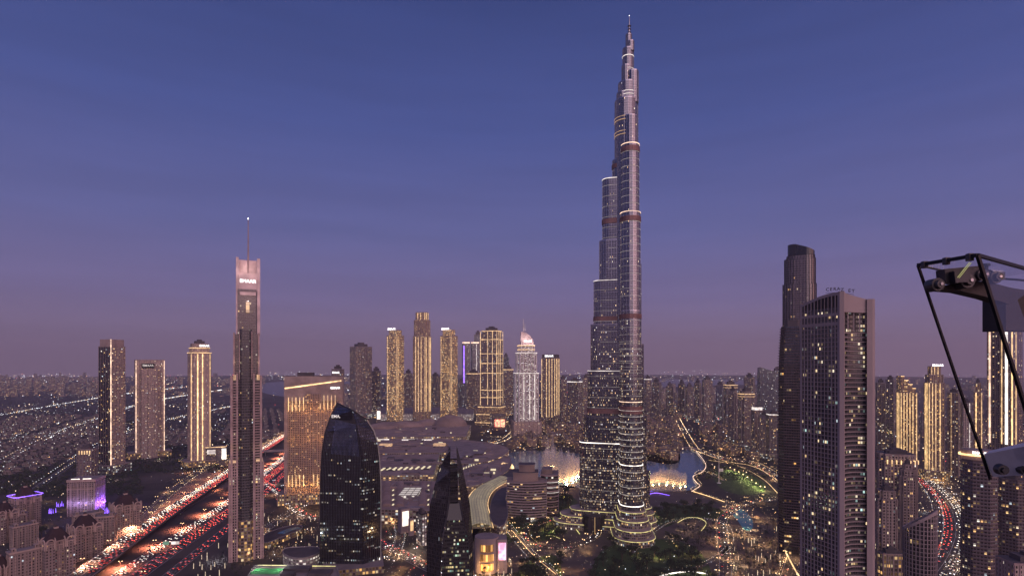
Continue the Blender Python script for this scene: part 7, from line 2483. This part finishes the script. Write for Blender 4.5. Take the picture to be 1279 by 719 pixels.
for c, v in (('white', (0.7, 0.7, 0.7)), ('silver', (0.35, 0.35, 0.37)), ('dark', (0.03, 0.03, 0.035)), ('red', (0.35, 0.03, 0.03))):
    M['car_' + c] = plain('car_paint_' + c, v, 0.3, 0.2, 0.02)
CARS = {c: car_mesh(c) for c in ('white', 'silver', 'dark', 'red')}
ncar = 0
carstuff = []
def cars(key, lanes, z, label, group, gap, maxd=2400, beam=0):
    """lanes: (offset, direction)"""
    global ncar
    pts = ROADS[key]; tot = plen(pts)
    for off, dr in lanes:
        s = random.uniform(5, 30)
        while s < tot:
            p, t = seg_at(pts, s)
            s += gap * random.uniform(0.5, 1.7)
            if p.y < 690 or p.y > maxd: continue
            nr = Vector((t.y, -t.x, 0))
            q = p + nr * off; q.z = p.z + z
            if not -20 < CX + F * q.x / q.y < 1295: continue
            a = math.atan2(t.y, t.x) + (0 if dr > 0 else math.pi)
            carstuff.append((q.y, q, a, label, group))
cars('H1', [(-12, -1), (-8.5, -1), (-5, -1), (-1.6, -1), (2, 1), (5.5, 1), (9, 1), (12.2, 1)], 0.05, 'car driving on the elevated highway', 'cars on the elevated highway', 13)
cars('H2', [(-20, -1), (-16, -1), (-12, -1), (-8, -1), (3, 1), (7, 1), (11, 1), (15, 1), (19, 1)], 0.05, 'car in the heavy traffic of the ground-level highway', 'cars on the ground-level highway', 12)
cars('H3', [(-4, 1), (1, 1), (5, 1)], 0.05, 'car on the slip road beside the ground-level highway', 'cars on the slip road', 16)
cars('A1', [(-14, 1), (-10, 1), (-5, 1), (5, -1), (10, -1), (14, -1)], 0.05, 'car on the curving avenue at right', 'cars on the curving avenue', 20)
cars('B2', [(-4, 1), (3, -1)], 0.05, 'car on the park road right of the dark park', 'cars on the park road', 34)
cars('B1', [(-6, 1), (6, -1)], 0.05, 'car on the curved boulevard behind the lawn', 'cars on the curved boulevard', 30)
cars('S2', [(-7, -1), (-3.5, -1), (3, 1), (6.5, 1)], 0.05, 'car on the road below the black sail tower', 'cars below the sail tower', 15)
cars('P1', [(-1, 1)], 0.05, 'car on the oval drive before the tallest tower', 'cars on the oval drive', 14)
carstuff.sort(key=lambda a: a[0])
rest = []
for i, (d_, q, a, lb, gp) in enumerate(carstuff):
    if i < 297:
        o = bpy.data.objects.new('car', CARS[random.choice(('white', 'white', 'silver', 'dark', 'red'))]); col.objects.link(o)
        o.location = q; o.rotation_euler = (0, 0, a)
        tag(o, lb, 'car', gp)
    else: rest.append((q, a))
mb = MB()
for q, a in rest:
    ca, sa = math.cos(a), math.sin(a)
    def T(x, y, z): return (q.x + x * ca - y * sa, q.y + x * sa + y * ca, q.z + z)
    for (x0_, x1_, y0_, y1_, z0_, z1_, m_) in ((-2.2, 2.2, -0.9, 0.9, 0.3, 0.95, 0), (-1.2, 0.8, -0.8, 0.8, 0.95, 1.45, 1), (2.2, 2.34, -0.85, 0.85, 0.5, 0.8, 2), (-2.34, -2.2, -0.85, 0.85, 0.55, 0.9, 3)):
        P = [T(x0_, y0_, z0_), T(x1_, y0_, z0_), T(x1_, y1_, z0_), T(x0_, y1_, z0_), T(x0_, y0_, z1_), T(x1_, y0_, z1_), T(x1_, y1_, z1_), T(x0_, y1_, z1_)]
        for f_ in ((0, 1, 5, 4), (1, 2, 6, 5), (2, 3, 7, 6), (3, 0, 4, 7), (4, 5, 6, 7)):
            mb.face([P[k_] for k_ in f_], None, m_)
tag(mb.build('distant_cars', [M['car_silver'], M['blackglass'], M['head'], M['tail']]), 'stream of far cars on the highways, only their lights to be seen', 'cars', None, 'stuff')

# ------------------------------------------------------------------ countless small lights of the city
LC = ['cl_white', 'cl_warm', 'cl_gold', 'cl_red', 'cl_blue']
for nm, c, s in (('cl_white', (0.9, 0.95, 1.0), 2.6), ('cl_warm', (1.0, 0.74, 0.46), 2.8), ('cl_gold', (1.0, 0.55, 0.2), 2.4), ('cl_red', (1.0, 0.1, 0.08), 2.0), ('cl_blue', (0.35, 0.4, 1.0), 2.2)):
    M[nm] = emit(nm, c, s)
mb = MB(); rnd = random.Random(11)
def bulb(p, r, m):
    a = [p + Vector(v) * r for v in ((1, 0, 0), (0, 1, 0), (-1, 0, 0), (0, -1, 0), (0, 0, 1), (0, 0, -1))]
    for i in range(4):
        mb.face([a[i], a[(i + 1) % 4], a[4]], None, m); mb.face([a[(i + 1) % 4], a[i], a[5]], None, m)
def sow(n, x0, x1, y0, y1, cols_, zr=(3, 9), size=0.4, smax=1.6, test=None):
    for _ in range(n):
        px, py = rnd.uniform(x0, x1), rnd.uniform(y0, y1)
        z = rnd.uniform(*zr)
        p = PZ(px, py, z)
        if test and not test(px, py, p): continue
        if px < 335 and py < 600 and math.sin(p.x * 0.0061 + 1.0) * math.sin(p.y * 0.0047 + p.x * 0.001) + 0.6 * math.sin(p.x * 0.002 - p.y * 0.0033) < rnd.uniform(-0.6, 0.5): continue
        r = size * p.y / F * (0.45 + rnd.random() ** 5 * smax)
        bulb(p, r, rnd.choice(cols_))
W_, A_, G_, R_, B_ = 0, 1, 2, 3, 4
nolake = lambda px, py, p: not inpoly(px, py, lake_px)
sow(2000, -10, 330, 487, 560, (W_, W_, W_, A_, A_, G_), size=0.34)
sow(500, -10, 130, 540, 600, (W_, W_, A_, G_), size=0.34)
sow(260, -10, 130, 600, 690, (A_, G_, A_, W_), size=0.3)
sow(1700, -20, 330, 466.5, 484, (W_, A_, A_, G_, R_), size=0.36)
sow(260, -20, 100, 467, 478, (W_, W_, A_), size=0.5)
sow(200, 330, 440, 464, 474, (W_, W_, A_), size=0.4)
sow(40, 330, 440, 476, 510, (W_, A_, B_), size=0.35)
sow(900, 430, 700, 470, 524, (W_, W_, A_, G_, G_, R_), zr=(3, 40), size=0.38)
sow(500, 690, 1000, 462, 476, (W_, A_, W_, A_), size=0.32)
sow(1000, 690, 1000, 484, 545, (A_, G_, A_, G_, W_, R_), zr=(3, 30), size=0.36)
sow(900, 632, 990, 530, 592, (G_, G_, A_, G_, A_), zr=(3, 16), size=0.34, test=nolake)
sow(240, 600, 700, 505, 560, (G_, A_, A_, W_), size=0.42)
sow(700, 1085, 1290, 464, 580, (A_, G_, W_, A_, R_), zr=(3, 40), size=0.36)
sow(260, 1140, 1215, 580, 640, (G_, A_, A_), zr=(2, 8), size=0.36)
sow(150, 1140, 1215, 640, 720, (G_, A_, A_, W_), zr=(2, 7), size=0.34)
sow(90, 1090, 1130, 690, 735, (G_, A_), zr=(2, 7), size=0.4)
fr = lambda px, py, p: free(p)
sow(420, 905, 1000, 618, 725, (G_, G_, A_, A_, G_), zr=(1.5, 7), size=0.32, test=fr)
sow(420, 640, 910, 612, 725, (A_, G_, A_, W_), zr=(1, 4), size=0.26, test=lambda px, py, p: free(p) and nolake(px, py, p))
sow(170, 600, 640, 640, 725, (A_, G_), zr=(1.5, 6), size=0.34)
sow(260, 480, 560, 640, 725, (A_, A_, W_, R_), zr=(1.5, 6), size=0.36)
sow(180, 310, 400, 640, 700, (A_, G_, A_, W_), zr=(1.5, 5), size=0.3)
sow(230, 170, 300, 560, 600, (A_, W_, G_), zr=(1.5, 5), size=0.3)
sow(160, 330, 440, 500, 640, (A_, R_, R_, W_), zr=(1.5, 4), size=0.3)
def line_lights(key, w, step, cols_, size, maxd=9000, prob=0.85):
    pts = ROADS[key]; s = 0
    while s < plen(pts):
        p, t = seg_at(pts, s); s += step
        if p.y > maxd: continue
        nr = Vector((t.y, -t.x, 0)) * w
        for sg in (-1, 1):
            if rnd.random() > prob: continue
            q = p + nr * sg + Vector((0, 0, 2.5 if step < 15 else 8))
            bulb(q, size * max(q.y, 900) / F * (0.6 + 0.7 * rnd.random()), rnd.choice(cols_))
for key, w, step, cols_, size in (('P1', 6.5, 5, (A_, G_), 0.22), ('S5', 7.5, 6, (A_, W_), 0.3), ('B2', 8.6, 8, (A_, G_), 0.26), ('P2', 3.4, 5, (A_, A_, W_), 0.22), ('P3', 4, 5, (A_, G_), 0.22), ('B1', 13, 9, (G_, A_), 0.34),
                                  ('S3', 7.6, 9, (A_, W_), 0.26), ('S4', 7.6, 9, (A_, W_), 0.26), ('S1', 9, 14, (A_, A_, G_), 0.34), ('L1', 9, 26, (W_, W_, A_), 0.42), ('L2', 8, 20, (A_, W_), 0.36), ('L3', 9, 22, (W_, A_), 0.42),
                                  ('L4', 8, 30, (W_, W_, A_), 0.42), ('A2', 7.6, 9, (W_, A_), 0.26), ('B3', 11, 14, (G_, A_), 0.4), ('S6', 11, 14, (A_, G_), 0.4), ('A3', 14, 16, (A_, W_), 0.36)):
    line_lights(key, w, step, cols_, size)
tag(mb.build('city_lights', [M[c] for c in LC]), 'countless small white and amber lamps scattered over the whole city', 'lights', None, 'stuff')

# ------------------------------------------------------------------ glass observation box at right, close to the camera
def glass_mat():
    m, nt, p = new_mat('thin_glass')
    nt.nodes.remove(p)
    out = nt.nodes['Material Output']
    t = nt.nodes.new('ShaderNodeBsdfTransparent'); t.inputs['Color'].default_value = (0.93, 0.93, 0.95, 1)
    g_ = nt.nodes.new('ShaderNodeBsdfGlossy'); g_.inputs['Roughness'].default_value = 0.02; g_.inputs['Color'].default_value = (0.7, 0.7, 0.75, 1)
    f = nt.nodes.new('ShaderNodeFresnel'); f.inputs['IOR'].default_value = 1.35
    mx = nt.nodes.new('ShaderNodeMixShader')
    nt.links.new(_m(nt, 'MULTIPLY', f.outputs[0], 0.3), mx.inputs[0]); nt.links.new(t.outputs[0], mx.inputs[1]); nt.links.new(g_.outputs[0], mx.inputs[2])
    nt.links.new(mx.outputs[0], out.inputs['Surface'])
    return m
M['pane'] = glass_mat()
def at(px, py, D): return Vector((X(px, D), D, Z(py, D)))
Aa, Bb, Cc = at(1146.5, 331, 17.7), at(1221, 318.5, 16.0), at(1296, 339.5, 18.7)
Ad, Bd = at(1237, 598, 18.2), at(1306, 590, 16.6)
Cd = Bd + (Cc - Bb) * 1.0
org = Vector((Bb.x, Bb.y, CH))
gb = thing('glass_box', 'glass observation box with black edge frames and slanting panes jutting in from the right', 'observation box', org)
l_ = lambda v: v - org
mb = MB()
for a, b, w in ((Aa, Bb, 0.10), (Bb, Cc, 0.09), (Aa, Ad, 0.065), (Bb, Bd, 0.085)):
    mb.bar(l_(a), l_(b), w, w, 0)
Ee = Aa + (Cc - Bb); mb.bar(l_(Aa), l_(Ee), 0.05, 0.05)
mb.build('frame', M['black'], gb)
for q in ((Aa, Bb, Bd, Ad), (Bb, Cc, Cd, Bd), (Aa, Ee, Cc, Bb)):
    mb = MB(); nrm_ = (q[1] - q[0]).cross(q[3] - q[0]).normalized() * 0.012
    mb.face([l_(v) + nrm_ for v in q]); mb.build('pane', M['pane'], gb)
# floor slab with bolts
F0, F1 = at(1229, 567, 18.0), at(1300, 553, 16.5)
dep = (Cc - Bb).normalized()
dn = Vector((0, 0, -0.75))
back = Vector((1.6, 1.5, -0.02))
mb = MB()
top = [F0, F1, F1 + back, F0 + back * 0.55]
bot = [F0 + Vector((0.3, 0, -0.72)), F1 + Vector((0.3, 0, -0.9)), F1 + back + dn, F0 + back * 0.55 + dn]
mb.face([l_(v) for v in top]); mb.face([l_(v) for v in reversed(bot)])
for i in range(4):
    j = (i + 1) % 4; mb.face([l_(bot[i]), l_(bot[j]), l_(top[j]), l_(top[i])])
M['slab'] = plain('pale_painted_steel', (0.66, 0.63, 0.63), 0.45, 0.0, 0.12, 1.5)
fl = mb.build('floor_slab', M['slab'], gb)
for px in (1248, 1276):
    c_ = at(px, 585, 17.3); mb = MB(); mb.tube(l_(c_), l_(c_ + Vector((-0.05, -0.22, 0))), 0.17, 0.15, 12); mb.tube(l_(c_ + Vector((-0.05, -0.22, 0))), l_(c_ + Vector((-0.07, -0.3, 0))), 0.09, 0.08, 6); mb.build('bolt', M['darksteel'], fl)
for f_ in (0.12, 0.5, 0.88):
    c_ = Aa.lerp(Bb, f_); mb = MB(); mb.box(l_(c_).x - 0.07, l_(c_).x + 0.07, l_(c_).y - 0.07, l_(c_).y + 0.07, l_(c_).z - 0.13, l_(c_).z + 0.08, 0); mb.build('clamp', M['darksteel'], gb)
# winch machine on its arm inside the box
mc = thing('machine', 'black motorised head with round lenses on a long arm inside the glass box', 'machine', at(1195, 347, 17.2))
o_ = at(1195, 347, 17.2); l2 = lambda v: v - o_
mb = MB()
mb.bar(l2(at(1175, 346, 17.2)), l2(at(1224, 341.5, 17.2)), 0.36, 0.44)
mb.bar(l2(at(1187, 347, 17.0)), l2(at(1206, 345, 17.0)), 0.36, 0.36)
mb.build('body', M['darksteel'], mc)
M['machgrey'] = plain('grey_casting', (0.10, 0.095, 0.095), 0.45, 0.4, 0.2, 3)
for px, py, r_ in ((1172, 355, 0.17), (1209, 350.5, 0.19), (1245, 346, 0.16), (1228, 343, 0.15)):
    c_ = at(px, py, 16.95); mb = MB(); mb.tube(l2(c_ + Vector((0, 0.35, 0))), l2(c_), r_ * 1.15, r_ * 1.15, 14); mb.tube(l2(c_), l2(c_ + Vector((0, -0.12, 0))), r_ * 0.8, r_ * 0.7, 14); h_ = mb.build('wheel', M['machgrey'], mc)
    mb = MB(); mb.tube(l2(c_ + Vector((0, -0.12, 0))), l2(c_ + Vector((0, -0.16, 0))), r_ * 0.3, r_ * 0.25, 10); mb.build('hub', M['steel'], h_)
for px, py in ((1185.5, 338.5), (1232, 332)):
    c_ = at(px, py, 17.2); mb = MB(); mb.tube(l2(c_), l2(c_ + Vector((0, 0, 0.07))), 0.11, 0.09, 12); mb.tube(l2(c_ - Vector((0, 0, 0.14))), l2(c_), 0.05, 0.05, 8); mb.build('knob', M['darksteel'], mc)
mb = MB(); mb.bar(l2(at(1222, 345, 17.3)), l2(at(1252, 345, 17.3)), 0.2, 0.24); mb.build('rear_housing', M['machgrey'], mc)
# swept arm under the head, a beam with a curved soffit
mb = MB()
up_ = [(1172, 358, 17.3), (1200, 352, 17.3), (1232, 351, 17.5), (1262, 359, 18.0), (1305, 366, 18.6)]
lo_ = [(1176, 361, 17.3), (1200, 363, 17.3), (1232, 370.5, 17.5), (1262, 380, 18.0), (1305, 396, 18.6)]
for i in range(4):
    a, b, c_, d_ = at(*up_[i]), at(*up_[i + 1]), at(*lo_[i + 1]), at(*lo_[i])
    off = Vector((0.1, 0.55, 0))
    mb.face([l2(v) for v in (d_, c_, b, a)]); mb.face([l2(v + off) for v in (a, b, c_, d_)]); mb.face([l2(v) for v in (a, b, b + off, a + off)]); mb.face([l2(v) for v in (c_, d_, d_ + off, c_ + off)])
a, d_ = at(*up_[0]), at(*lo_[0]); mb.face([l2(v) for v in (a, a + off, d_ + off, d_)])
M['bronze'] = plain('brown_painted_steel', (0.05, 0.038, 0.034), 0.6, 0.0, 0.15, 2)
mb.build('arm', M['bronze'], mc)
mb = MB(); c_ = at(1252, 380, 18.3)
mb.box(l2(c_).x - 0.15, l2(c_).x + 1.6, l2(c_).y - 0.3, l2(c_).y + 0.6, l2(at(1252, 413, 18.3)).z, l2(at(1252, 366, 18.3)).z, 0); mb.build('pillar', M['bronze'], mc)
mb = MB(); cb_ = spline([l2(at(1224, 341, 17.2)), l2(at(1236, 338, 17.3)), l2(at(1250, 347, 17.5)), l2(at(1268, 349, 17.9)), l2(at(1300, 352, 18.5))], 6)
for i in range(len(cb_) - 1): mb.tube(cb_[i], cb_[i + 1], 0.035, 0.035, 6)
mb.build('power_cable', M['black'], mc)
mb = MB(); mb.bar(l2(at(1196, 346.5, 16.75)), l2(at(1211, 327.5, 16.75)), 0.014); mb.bar(l2(at(1198, 347, 16.75)), l2(at(1213, 328.0, 16.75)), 0.012)  # glowing bars stand in for a yellow line reflected in the glass
M['yellow'] = emit('yellow_reflection', (0.8, 0.85, 0.2), 0.4); mb.build('reflected_line', M['yellow'], mc)

# ------------------------------------------------------------------ haze
mb = MB(); mb.box(-15500, 15500, -15500, 15500, -1.0, 850, 0)
hz = mb.build('haze', [])
m = bpy.data.materials.new('haze'); m.use_nodes = True
nt = m.node_tree; nt.nodes.clear()
out = nt.nodes.new('ShaderNodeOutputMaterial')
pv = nt.nodes.new('ShaderNodeVolumePrincipled')
pv.inputs['Color'].default_value = (0.97, 0.89, 0.93, 1)
pv.inputs['Density'].default_value = 0.000065
pv.inputs['Anisotropy'].default_value = 0.2
nt.links.new(pv.outputs[0], out.inputs['Volume'])
hz.data.materials.append(m)
hz['kind'] = 'stuff'
hz['label'] = 'thin violet evening haze over the whole city'
